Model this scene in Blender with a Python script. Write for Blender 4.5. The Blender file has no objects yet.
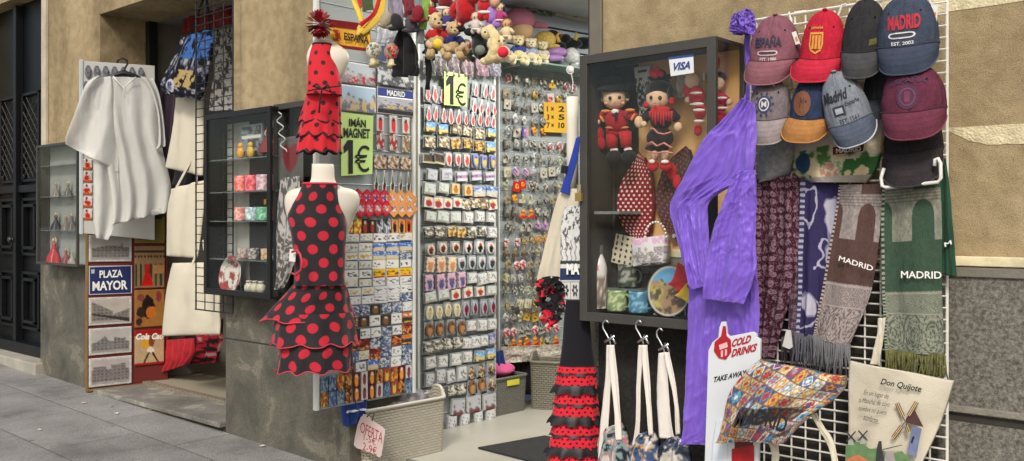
import bpy, math, random
import numpy as np
from mathutils import Vector, Matrix
random.seed(7); np.random.seed(7)
R = math.radians
scene = bpy.context.scene
# ---------------------------------------------------------------- camera
D, EYE, F, CX, HY = 3.4, 1.52, 934.0, 512.0, 222.0
YAW = R(41.9)
fwd = Vector((-math.sin(YAW), math.cos(YAW), 0)); rgt = Vector((math.cos(YAW), math.sin(YAW), 0))
CAM = Vector((0, -D, EYE))
cam = bpy.data.objects.new('camera', bpy.data.cameras.new('camera'))
scene.collection.objects.link(cam); scene.camera = cam
cam.location = CAM; cam.rotation_euler = (R(90), 0, YAW)
cam.data.sensor_width = 36; cam.data.lens = F / 1024 * 36
cam.data.shift_y = -(230.5 - HY) / 1024
cam.data.clip_end = 300; cam.data.clip_start = .05
# ---------------------------------------------------------------- world, sun, exposure
w = bpy.data.worlds.new('World'); scene.world = w; w.use_nodes = True
nt = w.node_tree; sky = nt.nodes.new('ShaderNodeTexSky'); sky.sky_type = 'NISHITA'; sky.sun_disc = False
SUN_EL, SUN_AZ = R(42), R(150)      # azimuth measured clockwise from +Y
sky.sun_elevation = SUN_EL; sky.sun_rotation = SUN_AZ; sky.air_density = 1.2; sky.dust_density = 3.5; sky.ozone_density = .6
nt.links.new(sky.outputs[0], nt.nodes['Background'].inputs[0]); nt.nodes['Background'].inputs[1].default_value = .1
sun = bpy.data.objects.new('sun', bpy.data.lights.new('sun', 'SUN')); scene.collection.objects.link(sun)
sun.data.energy = 1.5; sun.data.angle = R(11); sun.data.color = (1, .96, .9)
sd = Vector((math.sin(SUN_AZ) * math.cos(SUN_EL), math.cos(SUN_AZ) * math.cos(SUN_EL), math.sin(SUN_EL)))
sun.rotation_euler = sd.to_track_quat('Z', 'Y').to_euler(); sun.location = (4, -8, 10)
scene.view_settings.view_transform = 'Standard'; scene.view_settings.look = 'None'
scene.view_settings.gamma = 1; scene.view_settings.exposure = .68
scene.render.resolution_x = 1024; scene.render.resolution_y = 461
# ---------------------------------------------------------------- measuring helpers
def ray(px, py):
    return fwd + rgt * ((px - CX) / F) + Vector((0, 0, 1)) * ((HY - py) / F)
class Plane:                                   # a vertical plane standing in the street
    def __init__(s, x0, y0, dx, dy):
        l = math.hypot(dx, dy); s.o = Vector((x0, y0, 0)); s.d = Vector((dx / l, dy / l, 0)); s.n = Vector((dy / l, -dx / l, 0))
        s.th = math.atan2(dy, dx)
    def at(s, px, py, off=0.0):
        r = ray(px, py); t = (s.o + s.n * off - CAM).dot(s.n) / r.dot(s.n)
        return CAM + r * t
    def uz(s, px, py):
        p = s.at(px, py); return (p - s.o).dot(s.d), p.z
    def pt(s, u, z, off=0.0):
        p = s.o + s.d * u + s.n * off; return Vector((p.x, p.y, z))
    def scale(s, px, py):                      # metres per pixel there
        return (s.at(px, py) - CAM).dot(fwd) / F
def YP(c): return Plane(0, c, 1, 0)
def XP(c): return Plane(c, 0, 0, 1)
def G(px, py, z):
    r = ray(px, py); return CAM + r * ((z - EYE) / r.z)
def ground(x): return -.0215 * x - .005
# ---------------------------------------------------------------- materials
def S(*c):
    if len(c) == 1: c = c[0]
    return tuple(((v / 255) / 12.92 if v <= 10 else (((v / 255) + .055) / 1.055) ** 2.4) for v in c)
MATS = {}
def mat(name, col=(128, 128, 128), rough=.7, var=.12, scale=6, bump=0, bscale=80, metal=0, attr=False, alpha=1, sheen=0, spec=.4, trans=0):
    key = (name, tuple(col), rough, var, scale, bump, bscale, metal, attr, alpha)
    if key in MATS: return MATS[key]
    m = bpy.data.materials.new(name); m.use_nodes = True; t = m.node_tree; b = t.nodes['Principled BSDF']
    L = t.links.new
    tc = t.nodes.new('ShaderNodeTexCoord')
    nz = t.nodes.new('ShaderNodeTexNoise'); nz.inputs['Scale'].default_value = scale; nz.inputs['Detail'].default_value = 6
    L(tc.outputs['Object'], nz.inputs['Vector'])
    mr = t.nodes.new('ShaderNodeMapRange'); mr.inputs[1].default_value = .3; mr.inputs[2].default_value = .7
    mr.inputs[3].default_value = 1 - var; mr.inputs[4].default_value = 1 + var; L(nz.outputs[0], mr.inputs[0])
    vm = t.nodes.new('ShaderNodeVectorMath'); vm.operation = 'SCALE'; L(mr.outputs[0], vm.inputs['Scale'])
    if attr:
        a = t.nodes.new('ShaderNodeAttribute'); a.attribute_name = 'Col'; L(a.outputs['Color'], vm.inputs[0])
    else: vm.inputs[0].default_value = S(col)
    L(vm.outputs[0], b.inputs['Base Color'])
    b.inputs['Roughness'].default_value = rough; b.inputs['Metallic'].default_value = metal
    b.inputs['Specular IOR Level'].default_value = spec
    if alpha < 1: b.inputs['Alpha'].default_value = alpha
    if sheen: b.inputs['Sheen Weight'].default_value = sheen
    if trans: b.inputs['Transmission Weight'].default_value = trans
    if bump:
        n2 = t.nodes.new('ShaderNodeTexNoise'); n2.inputs['Scale'].default_value = bscale; n2.inputs['Detail'].default_value = 4
        L(tc.outputs['Object'], n2.inputs['Vector'])
        bp = t.nodes.new('ShaderNodeBump'); bp.inputs['Strength'].default_value = bump; bp.inputs['Distance'].default_value = .01
        L(n2.outputs[0], bp.inputs['Height']); L(bp.outputs[0], b.inputs['Normal'])
    MATS[key] = m; return m
def fab(*c, rough=.85, bump=.25): return mat('fabric', c, rough, .12, 9, bump, 160, sheen=.1, spec=.2)
def plush(*c): return mat('plush_fabric', c, .95, .16, 40, .6, 190, sheen=.4, spec=.1)
def paint(*c, rough=.45): return mat('paint', c, rough, .06, 5, .03, 60)
def plastic(*c, rough=.35): return mat('plastic', c, rough, .05, 5)
VC = mat('printed_surface', (0, 0, 0), .5, .05, 12, attr=True)
VCF = mat('woven_print', (1, 0, 0), .9, .08, 40, .35, 300, attr=True, spec=.15)
VCG = mat('glossy_print', (2, 0, 0), .28, .05, 8, attr=True, spec=.5)
def newmat(name):
    m = bpy.data.materials.new(name); m.use_nodes = True
    return m, m.node_tree, m.node_tree.nodes['Principled BSDF']
def nd(t, typ, **kw):
    n = t.nodes.new(typ)
    for k, v in kw.items():
        if k.startswith('i_'):
            n.inputs[int(k[2:]) if k[2:].isdigit() else k[2:].replace('_', ' ')].default_value = v
        else: setattr(n, k, v)
    return n
def ramp(t, src, stops):
    r = t.nodes.new('ShaderNodeValToRGB'); e = r.color_ramp.elements
    while len(e) < len(stops): e.new(.5)
    for k, (p, c) in enumerate(stops):
        e[k].position = p; e[k].color = (*c, 1) if len(c) == 3 else c
    t.links.new(src, r.inputs[0]); return r.outputs[0]
def mixc(t, fac, a, b, mode='MIX'):
    m = t.nodes.new('ShaderNodeMix'); m.data_type = 'RGBA'; m.blend_type = mode
    for s, v in ((0, fac), (6, a), (7, b)):
        if hasattr(v, 'is_linked') or hasattr(v, 'links'): t.links.new(v, m.inputs[s])
        else: m.inputs[s].default_value = v if s == 0 else (*v, 1)
    return m.outputs[2]
def mapr(t, src, a, b, c, d):
    m = nd(t, 'ShaderNodeMapRange', i_1=a, i_2=b, i_3=c, i_4=d); t.links.new(src, m.inputs[0]); return m.outputs[0]
def plaster_mat():
    m, t, b = newmat('rough_cast_plaster'); L = t.links.new
    tc = nd(t, 'ShaderNodeTexCoord'); mp = nd(t, 'ShaderNodeMapping'); mp.inputs['Scale'].default_value = (1, 1, .5); L(tc.outputs['Object'], mp.inputs[0])
    big = nd(t, 'ShaderNodeTexNoise', i_Scale=1.6, i_Detail=7, i_Roughness=.62); L(mp.outputs[0], big.inputs['Vector'])
    fine = nd(t, 'ShaderNodeTexNoise', i_Scale=230, i_Detail=3, i_Roughness=.7); L(tc.outputs['Object'], fine.inputs['Vector'])
    mid = nd(t, 'ShaderNodeTexNoise', i_Scale=14, i_Detail=6); L(tc.outputs['Object'], mid.inputs['Vector'])
    c = ramp(t, big.outputs[0], [(.3, S(116, 102, 79)), (.5, S(156, 140, 109)), (.72, S(177, 161, 130))])
    f2 = ramp(t, fine.outputs[0], [(.3, (.5, .48, .44)), (.5, (1, 1, 1)), (.7, (1.25, 1.24, 1.2))])
    m2 = ramp(t, mid.outputs[0], [(.3, (.82, .8, .78)), (.6, (1.05, 1.05, 1.05))])
    c = mixc(t, 1.0, c, f2, 'MULTIPLY'); c = mixc(t, 1.0, c, m2, 'MULTIPLY')
    L(c, b.inputs['Base Color']); b.inputs['Roughness'].default_value = .95
    b.inputs['Specular IOR Level'].default_value = .1
    bp = nd(t, 'ShaderNodeBump', i_Strength=.8, i_Distance=.004); L(fine.outputs[0], bp.inputs['Height'])
    b2 = nd(t, 'ShaderNodeBump', i_Strength=.5, i_Distance=.02); L(mid.outputs[0], b2.inputs['Height']); L(bp.outputs[0], b2.inputs['Normal'])
    L(b2.outputs[0], b.inputs['Normal']); return m
def stone_mat(name, base, speck=1.0, scale=130, stain=True, rough=.85):
    m, t, b = newmat(name); L = t.links.new
    tc = nd(t, 'ShaderNodeTexCoord')
    v = nd(t, 'ShaderNodeTexVoronoi', i_Scale=scale); L(tc.outputs['Object'], v.inputs['Vector'])
    n = nd(t, 'ShaderNodeTexNoise', i_Scale=scale * 1.3, i_Detail=3, i_Roughness=.8); L(tc.outputs['Object'], n.inputs['Vector'])
    big = nd(t, 'ShaderNodeTexNoise', i_Scale=2.6, i_Detail=9, i_Roughness=.68, i_Distortion=.5); L(tc.outputs['Object'], big.inputs['Vector'])
    k = [x for x in S(base)]
    c = ramp(t, n.outputs[0], [(.36, tuple(x * (1 - .62 * speck) for x in k)), (.5, tuple(k)), (.66, tuple(x * (1 + .9 * speck) for x in k))])
    c = mixc(t, .35, c, ramp(t, v.outputs['Color'], [(.2, tuple(x * .6 for x in k)), (.8, tuple(x * 1.4 for x in k))]))
    if stain:
        c = mixc(t, 1.0, c, ramp(t, big.outputs[0], [(.3, (.5, .48, .44)), (.46, (.9, .9, .88)), (.56, (1.15, 1.13, 1.08)), (.6, (1.75, 1.72, 1.62)), (.66, (1.25, 1.22, 1.15)), (.74, (1.7, 1.66, 1.55))]), 'MULTIPLY')
    L(c, b.inputs['Base Color']); b.inputs['Roughness'].default_value = rough; b.inputs['Specular IOR Level'].default_value = .25
    bp = nd(t, 'ShaderNodeBump', i_Strength=.6, i_Distance=.006); L(n.outputs[0], bp.inputs['Height'])
    L(bp.outputs[0], b.inputs['Normal']); return m
def pavement_mat():
    m, t, b = newmat('granite_paving'); L = t.links.new
    tc = nd(t, 'ShaderNodeTexCoord')
    br = nd(t, 'ShaderNodeTexBrick', i_Scale=1.0); br.offset = .5
    br.inputs['Brick Width'].default_value = .95; br.inputs['Row Height'].default_value = .58; br.inputs['Mortar Size'].default_value = .006
    br.inputs['Mortar Smooth'].default_value = .3
    br.inputs['Color1'].default_value = (.85, .85, .85, 1); br.inputs['Color2'].default_value = (1.1, 1.1, 1.1, 1); br.inputs['Mortar'].default_value = (.6, .6, .6, 1)
    mp = nd(t, 'ShaderNodeMapping'); mp.inputs['Location'].default_value = (.3, .12, 0); L(tc.outputs['Object'], mp.inputs[0]); L(mp.outputs[0], br.inputs['Vector'])
    n = nd(t, 'ShaderNodeTexNoise', i_Scale=170, i_Detail=3, i_Roughness=.8); L(tc.outputs['Object'], n.inputs['Vector'])
    big = nd(t, 'ShaderNodeTexNoise', i_Scale=1.7, i_Detail=8, i_Roughness=.65); L(tc.outputs['Object'], big.inputs['Vector'])
    spots = nd(t, 'ShaderNodeTexVoronoi', i_Scale=3.2); L(tc.outputs['Object'], spots.inputs['Vector'])
    c = ramp(t, n.outputs[0], [(.36, S(86, 85, 82)), (.5, S(134, 133, 130)), (.65, S(172, 170, 166))])
    c = mixc(t, 1.0, c, br.outputs['Color'], 'MULTIPLY')
    c = mixc(t, 1.0, c, ramp(t, big.outputs[0], [(.3, (.5, .49, .48)), (.46, (.86, .86, .85)), (.6, (1.05, 1.05, 1.04)), (.72, (1.2, 1.2, 1.18))]), 'MULTIPLY')
    c = mixc(t, ramp(t, spots.outputs['Distance'], [(.035, (1, 1, 1)), (.055, (0, 0, 0))]), c, S(88, 86, 84))
    L(c, b.inputs['Base Color']); b.inputs['Roughness'].default_value = .75
    bp = nd(t, 'ShaderNodeBump', i_Strength=.4, i_Distance=.004); L(n.outputs[0], bp.inputs['Height'])
    b2 = nd(t, 'ShaderNodeBump', i_Strength=.8, i_Distance=.006, invert=True); L(br.outputs['Fac'], b2.inputs['Height']); L(bp.outputs[0], b2.inputs['Normal'])
    L(b2.outputs[0], b.inputs['Normal']); return m
def polka_mat(name, base, dot, pitch=.07, rad=.3, rough=.75, asp=1.5):
    """staggered round dots in UV space (UV is in metres)"""
    m, t, b = newmat(name); L = t.links.new
    uv = nd(t, 'ShaderNodeTexCoord').outputs['UV']
    masks = []
    for o in ((0, 0), (.5, .5)):
        mp = nd(t, 'ShaderNodeMapping'); mp.inputs['Scale'].default_value = (1 / pitch, 1 / (pitch * asp), 1); mp.inputs['Location'].default_value = (o[0], o[1], 0)
        L(uv, mp.inputs[0])
        fr = nd(t, 'ShaderNodeVectorMath', operation='FRACTION'); L(mp.outputs[0], fr.inputs[0])
        sb = nd(t, 'ShaderNodeVectorMath', operation='SUBTRACT'); sb.inputs[1].default_value = (.5, .5, 0); L(fr.outputs[0], sb.inputs[0])
        ml = nd(t, 'ShaderNodeVectorMath', operation='MULTIPLY'); ml.inputs[1].default_value = (1, asp, 0); L(sb.outputs[0], ml.inputs[0])
        ln = nd(t, 'ShaderNodeVectorMath', operation='LENGTH'); L(ml.outputs[0], ln.inputs[0])
        masks.append(mapr(t, ln.outputs['Value'], rad - .02, rad + .02, 1, 0))
    mx = nd(t, 'ShaderNodeMath', operation='MAXIMUM'); L(masks[0], mx.inputs[0]); L(masks[1], mx.inputs[1])
    nz = nd(t, 'ShaderNodeTexNoise', i_Scale=220); L(nd(t, 'ShaderNodeTexCoord').outputs['Object'], nz.inputs['Vector'])
    c = mixc(t, mx.outputs[0], S(base), S(dot)); L(c, b.inputs['Base Color'])
    b.inputs['Roughness'].default_value = rough; b.inputs['Sheen Weight'].default_value = .15; b.inputs['Specular IOR Level'].default_value = .25
    bp = nd(t, 'ShaderNodeBump', i_Strength=.25, i_Distance=.003); L(nz.outputs[0], bp.inputs['Height']); L(bp.outputs[0], b.inputs['Normal'])
    return m
def glass_mat():
    m = bpy.data.materials.new('window_glass'); m.use_nodes = True; t = m.node_tree; t.nodes.remove(t.nodes['Principled BSDF'])
    tr = nd(t, 'ShaderNodeBsdfTransparent'); tr.inputs[0].default_value = (.985, .995, .99, 1)
    gl = nd(t, 'ShaderNodeBsdfGlossy', i_Roughness=.03); fr = nd(t, 'ShaderNodeLayerWeight', i_Blend=.5); pw = nd(t, 'ShaderNodeMath', operation='POWER'); pw.inputs[1].default_value = 4; t.links.new(fr.outputs['Facing'], pw.inputs[0]); fa = mapr(t, pw.outputs[0], 0, 1, .025, .4); mx = nd(t, 'ShaderNodeMixShader')
    t.links.new(fa, mx.inputs[0]); t.links.new(tr.outputs[0], mx.inputs[1]); t.links.new(gl.outputs[0], mx.inputs[2])
    t.links.new(mx.outputs[0], t.nodes['Material Output'].inputs[0]); return m
def weave_mat(name, col, scale=22):
    m, t, b = newmat(name); L = t.links.new; uv = nd(t, 'ShaderNodeTexCoord').outputs['UV']
    br = nd(t, 'ShaderNodeTexBrick', i_Scale=scale); br.inputs['Brick Width'].default_value = .8; br.inputs['Row Height'].default_value = .36
    br.inputs['Mortar Size'].default_value = .05; br.inputs['Mortar Smooth'].default_value = 1
    k = S(col); br.inputs['Color1'].default_value = (*k, 1); br.inputs['Color2'].default_value = (*[x * .88 for x in k], 1); br.inputs['Mortar'].default_value = (*[x * .74 for x in k], 1)
    L(uv, br.inputs['Vector']); L(br.outputs['Color'], b.inputs['Base Color']); b.inputs['Roughness'].default_value = .45
    bp = nd(t, 'ShaderNodeBump', i_Strength=1, i_Distance=.012, invert=True); L(br.outputs['Fac'], bp.inputs['Height']); L(bp.outputs[0], b.inputs['Normal'])
    return m
PLASTER, PLINTH, PAVE, GLASS = plaster_mat(), stone_mat('dark_granite', (104, 101, 94), 1.1, 62, False), pavement_mat(), glass_mat()
LEFTSTONE = stone_mat('stained_granite', (92, 90, 82), .6, 160)
STEP = stone_mat('step_granite', (120, 118, 112), .7, 160)
CHROME = mat('chrome', (190, 190, 190), .25, .03, metal=1); STEEL = mat('painted_steel', (190, 196, 196), .4, .08, 4)
DARKM = mat('dark_painted_metal', (62, 60, 56), .5, .12, 8, .1, 50); BLACKM = mat('black_metal', (26, 26, 27), .4, .1)
WIRE_W = mat('white_wire', (214, 212, 204), .4, .05); CANVAS = mat('natural_canvas', (198, 191, 172), .9, .05, 5, .3, 260, spec=.15)
# ---------------------------------------------------------------- noise
def vnoise(x, y, seed=0):
    x = np.asarray(x, float); y = np.asarray(y, float); xi = np.floor(x).astype(int); yi = np.floor(y).astype(int); fx = x - xi; fy = y - yi
    fx = fx * fx * (3 - 2 * fx); fy = fy * fy * (3 - 2 * fy)
    def h(a, b):
        n = (a * 374761393 + b * 668265263 + seed * 974634777) & 0x7fffffff
        n = ((n ^ (n >> 13)) * 1274126177) & 0x7fffffff
        return ((n ^ (n >> 16)) & 0xffff) / 65535.0
    return (h(xi, yi) * (1 - fx) + h(xi + 1, yi) * fx) * (1 - fy) + (h(xi, yi + 1) * (1 - fx) + h(xi + 1, yi + 1) * fx) * fy
def fbm(x, y, seed=0, o=4):
    s = 0; a = .5
    for k in range(o): s = s + a * vnoise(x * 2 ** k, y * 2 ** k, seed + k); a *= .5
    return s / (1 - .5 ** o)
def lerpc(a, b, f):
    f = np.clip(np.asarray(f, float), 0, 1)[..., None]; return np.asarray(a) * (1 - f) + np.asarray(b) * f
def flat(c, u): return np.broadcast_to(np.array(S(c)), np.shape(u) + (3,)).copy()
# ---------------------------------------------------------------- objects
ORG = {}
def tag(o, label=None, cat=None, group=None, kind=None):
    if label: o['label'] = label
    if cat: o['category'] = cat
    if group: o['group'] = group
    if kind: o['kind'] = kind
    return o
def thing(name, label, cat, at, group=None):
    o = bpy.data.objects.new(name, None); scene.collection.objects.link(o); o.location = at; o.empty_display_size = .05
    ORG[o] = Vector(at); return tag(o, label, cat, group)
def mk(name, V, Fc, m, parent=None, cols=None, uvs=None, smooth=False, bevel=0, mats=None, fmat=None):
    V = np.asarray(V, float)
    if parent is not None: org = ORG[parent]
    else: org = Vector(((V[:, 0].min() + V[:, 0].max()) / 2, (V[:, 1].min() + V[:, 1].max()) / 2, V[:, 2].min()))
    me = bpy.data.meshes.new(name); me.from_pydata((V - np.array(org)).tolist(), [], Fc)
    me.materials.append(m)
    for x in mats or []: me.materials.append(x)
    if fmat is not None: me.polygons.foreach_set('material_index', fmat)
    if cols is not None:
        a = me.color_attributes.new('Col', 'FLOAT_COLOR', 'POINT'); c = np.ones((len(V), 4)); c[:, :3] = np.clip(np.asarray(cols).reshape(-1, 3), 0, 1)
        a.data.foreach_set('color', c.ravel())
    if uvs is not None:
        uvl = me.uv_layers.new(name='UVMap'); idx = np.zeros(len(me.loops), int); me.loops.foreach_get('vertex_index', idx)
        uvl.data.foreach_set('uv', np.asarray(uvs)[idx].ravel())
    if smooth: me.polygons.foreach_set('use_smooth', [True] * len(me.polygons))
    me.update(); o = bpy.data.objects.new(name, me); scene.collection.objects.link(o); ORG[o] = org
    if parent is not None: o.parent = parent
    else: o.location = org
    if bevel:
        b = o.modifiers.new('bevel', 'BEVEL'); b.width = bevel; b.segments = 2; b.limit_method = 'ANGLE'
    return o
class MB:
    def __init__(s): s.V = []; s.F = []
    def add(s, V, Fc):
        k = len(s.V); s.V += [tuple(v) for v in V]; s.F += [tuple(i + k for i in f) for f in Fc]; return s
    def hexa(s, p):       # 8 corners: bottom 0-3, top 4-7
        return s.add(p, [(0, 3, 2, 1), (4, 5, 6, 7), (0, 1, 5, 4), (1, 2, 6, 5), (2, 3, 7, 6), (3, 0, 4, 7)])
    def box(s, a, b):
        (x0, y0, z0), (x1, y1, z1) = a, b
        return s.hexa([(x0, y0, z0), (x1, y0, z0), (x1, y1, z0), (x0, y1, z0), (x0, y0, z1), (x1, y0, z1), (x1, y1, z1), (x0, y1, z1)])
    def pbox(s, pl, u0, u1, z0, z1, o0, o1):     # box on a plane: along, height, offset range (positive = out)
        return s.hexa([pl.pt(u0, z0, o1), pl.pt(u1, z0, o1), pl.pt(u1, z0, o0), pl.pt(u0, z0, o0), pl.pt(u0, z1, o1), pl.pt(u1, z1, o1), pl.pt(u1, z1, o0), pl.pt(u0, z1, o0)])
    def tube(s, pts, r, n=8, cap=True):
        pts = [Vector(p) for p in pts]; rs = r if isinstance(r, (list, tuple)) else [r] * len(pts); V = []; up = None
        for i, p in enumerate(pts):
            t = (pts[min(i + 1, len(pts) - 1)] - pts[max(i - 1, 0)]).normalized()
            if up is None: up = Vector((0, 0, 1)) if abs(t.z) < .9 else Vector((0, 1, 0))
            a = t.cross(up); a = a.normalized() if a.length > 1e-5 else Vector((1, 0, 0)); b = a.cross(t).normalized(); up = b
            for k in range(n):
                th = 2 * math.pi * k / n; V.append(p + a * math.cos(th) * rs[i] + b * math.sin(th) * rs[i])
        Fc = [(i * n + k, i * n + (k + 1) % n, (i + 1) * n + (k + 1) % n, (i + 1) * n + k) for i in range(len(pts) - 1) for k in range(n)]
        if cap: Fc += [tuple(range(n))[::-1], tuple((len(pts) - 1) * n + k for k in range(n))]
        return s.add(V, Fc)
    def ell(s, c, ax, ay, az, n=14, m=9, lump=0, seed=0):
        c = Vector(c); V = []; Fc = []; rn = random.Random(seed)
        for i in range(m + 1):
            ph = math.pi * i / m
            for k in range(n):
                th = 2 * math.pi * k / n; f = 1 + (rn.random() - .5) * lump
                V.append(c + (ax * math.sin(ph) * math.cos(th) + ay * math.sin(ph) * math.sin(th) + az * math.cos(ph)) * f)
        Fc = [(i * n + k, (i + 1) * n + k, (i + 1) * n + (k + 1) % n, i * n + (k + 1) % n) for i in range(m) for k in range(n)]
        return s.add(V, Fc)
    def pell(s, pl, px, py, rx, ry, rd=.8, off=0, rot=0, **k):     # ellipsoid measured at pixel size on a plane
        sc = pl.scale(px, py); f = 1 / max(.35, abs((ray(px, py).normalized()).dot(pl.n)))
        view = (CAM - pl.at(px, py)); view.z = 0; view.normalize(); side = Vector((-view.y, view.x, 0)); up = Vector((0, 0, 1))
        a = side * math.cos(rot) + up * math.sin(rot); b = up * math.cos(rot) - side * math.sin(rot)
        return s.ell(pl.at(px, py, off), a * rx * sc, view * min(rx, ry) * rd * sc, b * ry * sc, **k)
    def plimb(s, pl, pts, rs, off=0, n=9):
        sc = pl.scale(*pts[0][:2]); P = [pl.at(p[0], p[1], off + (p[2] if len(p) > 2 else 0)) for p in pts]
        return s.tube(P, [r * sc for r in rs], n)
    def prism(s, pl, pts, o0, o1, px=True):        # outline on plane, extruded from o0 to o1 (o1 = front)
        A = [(pl.at(x, y, o0) if px else pl.pt(x, y, o0)) for x, y in pts]; B = [(pl.at(x, y, o0) + pl.n * (o1 - o0) if px else pl.pt(x, y, o1)) for x, y in pts]; n = len(pts)
        return s.add(A + B, [tuple(range(n)), tuple(range(2 * n - 1, n - 1, -1))] + [(k, k + n, (k + 1) % n + n, (k + 1) % n) for k in range(n)])
    def torus(s, c, a, b, r, n=20, m=6):
        return s.tube([Vector(c) + a * math.cos(2 * math.pi * k / n) + b * math.sin(2 * math.pi * k / n) for k in range(n + 1)], r, m, False)
    def build(s, name, m, parent=None, smooth=False, bevel=0): return mk(name, s.V, s.F, m, parent, smooth=smooth, bevel=bevel)
def crom(P, n):
    P = np.asarray(P, float); k = len(P); t = np.linspace(0, k - 1, n + 1); i = np.minimum(t.astype(int), k - 2); f = (t - i)[:, None]
    p0 = P[np.maximum(i - 1, 0)]; p1 = P[i]; p2 = P[i + 1]; p3 = P[np.minimum(i + 2, k - 1)]
    return .5 * (2 * p1 + (p2 - p0) * f + (2 * p0 - 5 * p1 + 4 * p2 - p3) * f ** 2 + (3 * p1 - p0 - 3 * p2 + p3) * f ** 3)
def lin(P, n):
    P = np.asarray(P, float); t = np.linspace(0, len(P) - 1, n + 1); return np.stack([np.interp(t, np.arange(len(P)), P[:, j]) for j in range(P.shape[1])], 1)
def sheet(name, rows, pl, m, parent=None, nu=24, nv=40, off=None, col=None, thick=.003, smooth=True, soft=True, base=0.0, edge=None):
    """cloth or panel spanned between a left and a right edge; rows = (xl, yl, xr, yr) in photo pixels at the plane's true distance"""
    Rw = (crom if soft else lin)(rows, nv)
    Lp = np.array([pl.at(a, b, base) for a, b in Rw[:, :2]]); Rp = np.array([pl.at(a, b, base) for a, b in Rw[:, 2:4]])
    u = np.linspace(0, 1, nu + 1)[None, :].repeat(nv + 1, 0); v = np.linspace(0, 1, nv + 1)[:, None].repeat(nu + 1, 1)
    P = Lp[:, None, :] * (1 - u[..., None]) + Rp[:, None, :] * u[..., None]
    along = (P - np.array(pl.o)) @ np.array(pl.d)
    o = off(u, v, along, P[..., 2]) if off else 0 * u
    if edge: P[..., 2] += edge(u, v)
    n = np.array(pl.n); A = P + n * o[..., None]; B = P + n * (o - thick)[..., None]
    W1 = nu + 1; N = (nu + 1) * (nv + 1); idx = np.arange(N).reshape(nv + 1, nu + 1)
    f = np.stack([idx[:-1, :-1], idx[1:, :-1], idx[1:, 1:], idx[:-1, 1:]], -1).reshape(-1, 4)
    loop = list(idx[0, :]) + list(idx[1:, -1]) + list(idx[-1, -2::-1]) + list(idx[-2:0:-1, 0])
    Fc = f.tolist() + (f[:, ::-1] + N).tolist() + [(int(loop[k]), int(loop[(k + 1) % len(loop)]), int(loop[(k + 1) % len(loop)] + N), int(loop[k] + N)) for k in range(len(loop))]
    V = np.concatenate([A.reshape(-1, 3), B.reshape(-1, 3)])
    C = None
    if col is not None:
        c = np.asarray(col(u, v, along, P[..., 2])).reshape(-1, 3); C = np.concatenate([c, c])
    lenu = np.linalg.norm(Rp - Lp, axis=1).mean(); lenv = np.linalg.norm(np.diff((Lp + Rp) / 2, axis=0), axis=1).sum()
    UV = np.stack([u * lenu, (1 - v) * lenv], -1).reshape(-1, 2); UV = np.concatenate([UV, UV])
    return mk(name, V, Fc, m, parent, cols=C, uvs=UV, smooth=smooth)
def folds(k=5, a=.012, ph=0., seed=1, n=.008, grow=True, slant=0.):
    def f(u, v, s, z):
        g = (.3 + .7 * v) if grow else 1
        return a * g * (1 + np.sin(2 * np.pi * (u * k + slant * v) + ph + 2 * vnoise(u * 3, v * 2, seed))) + n * (fbm(u * 5, v * 5, seed + 9) - .5) * 2
    return f
def loft(name, rows, pl, m, parent=None, nseg=64, nv=40, ruf=None, ratio=.7, off=0, soft=True, cap=False, thick=0, sweep=(0, 1), sq=1.0):
    """closed ring surface; rows = (py, pxl, pxr); rings face the camera side of the plane"""
    Rw = (crom if soft else lin)(rows, nv); V = []; UV = []
    c0 = (Rw[:, 1] + Rw[:, 2]) / 2; view = CAM - pl.at(c0.mean(), 200); view.z = 0; view.normalize(); side = Vector((-view.y, view.x, 0))
    rm = max((Rw[i, 2] - Rw[i, 1]) / 2 * pl.scale(c0[i], Rw[i, 0]) for i in range(nv + 1)); zp = None; dist = 0; prev = None
    for i in range(nv + 1):
        c = pl.at(c0[i], Rw[i, 0], off); sc = pl.scale(c0[i], Rw[i, 0]); rx = (Rw[i, 2] - Rw[i, 1]) / 2 * sc
        if prev: dist += math.hypot(c.z - prev[0], rx - prev[1])
        prev = (c.z, rx)
        for k in range(nseg + 1):
            a0 = sweep[0] + (sweep[1] - sweep[0]) * k / nseg; th = 2 * math.pi * a0 - math.pi / 2; f = ruf(i / nv, th) if ruf else 1
            if isinstance(f, tuple): f, dz = f
            else: dz = 0
            sn, cs_ = math.sin(th + math.pi / 2), -math.cos(th + math.pi / 2); cs_ = math.copysign(abs(cs_) ** sq, cs_)
            V.append(c - side * sn * rx * f + view * cs_ * rx * (Rw[i, 3] if Rw.shape[1] > 3 else ratio) * f + Vector((0, 0, dz)))
            UV.append((a0 * 2 * math.pi * rm * .85, -dist))
    n = nseg + 1
    Fc = [(i * n + k, (i + 1) * n + k, (i + 1) * n + k + 1, i * n + k + 1) for i in range(nv) for k in range(nseg)]
    if cap: Fc += [tuple(range(n - 1)), tuple(nv * n + k for k in range(n - 1))]
    return mk(name, V, Fc, m, parent, uvs=UV, smooth=True), V, n
TXT = {}
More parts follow.
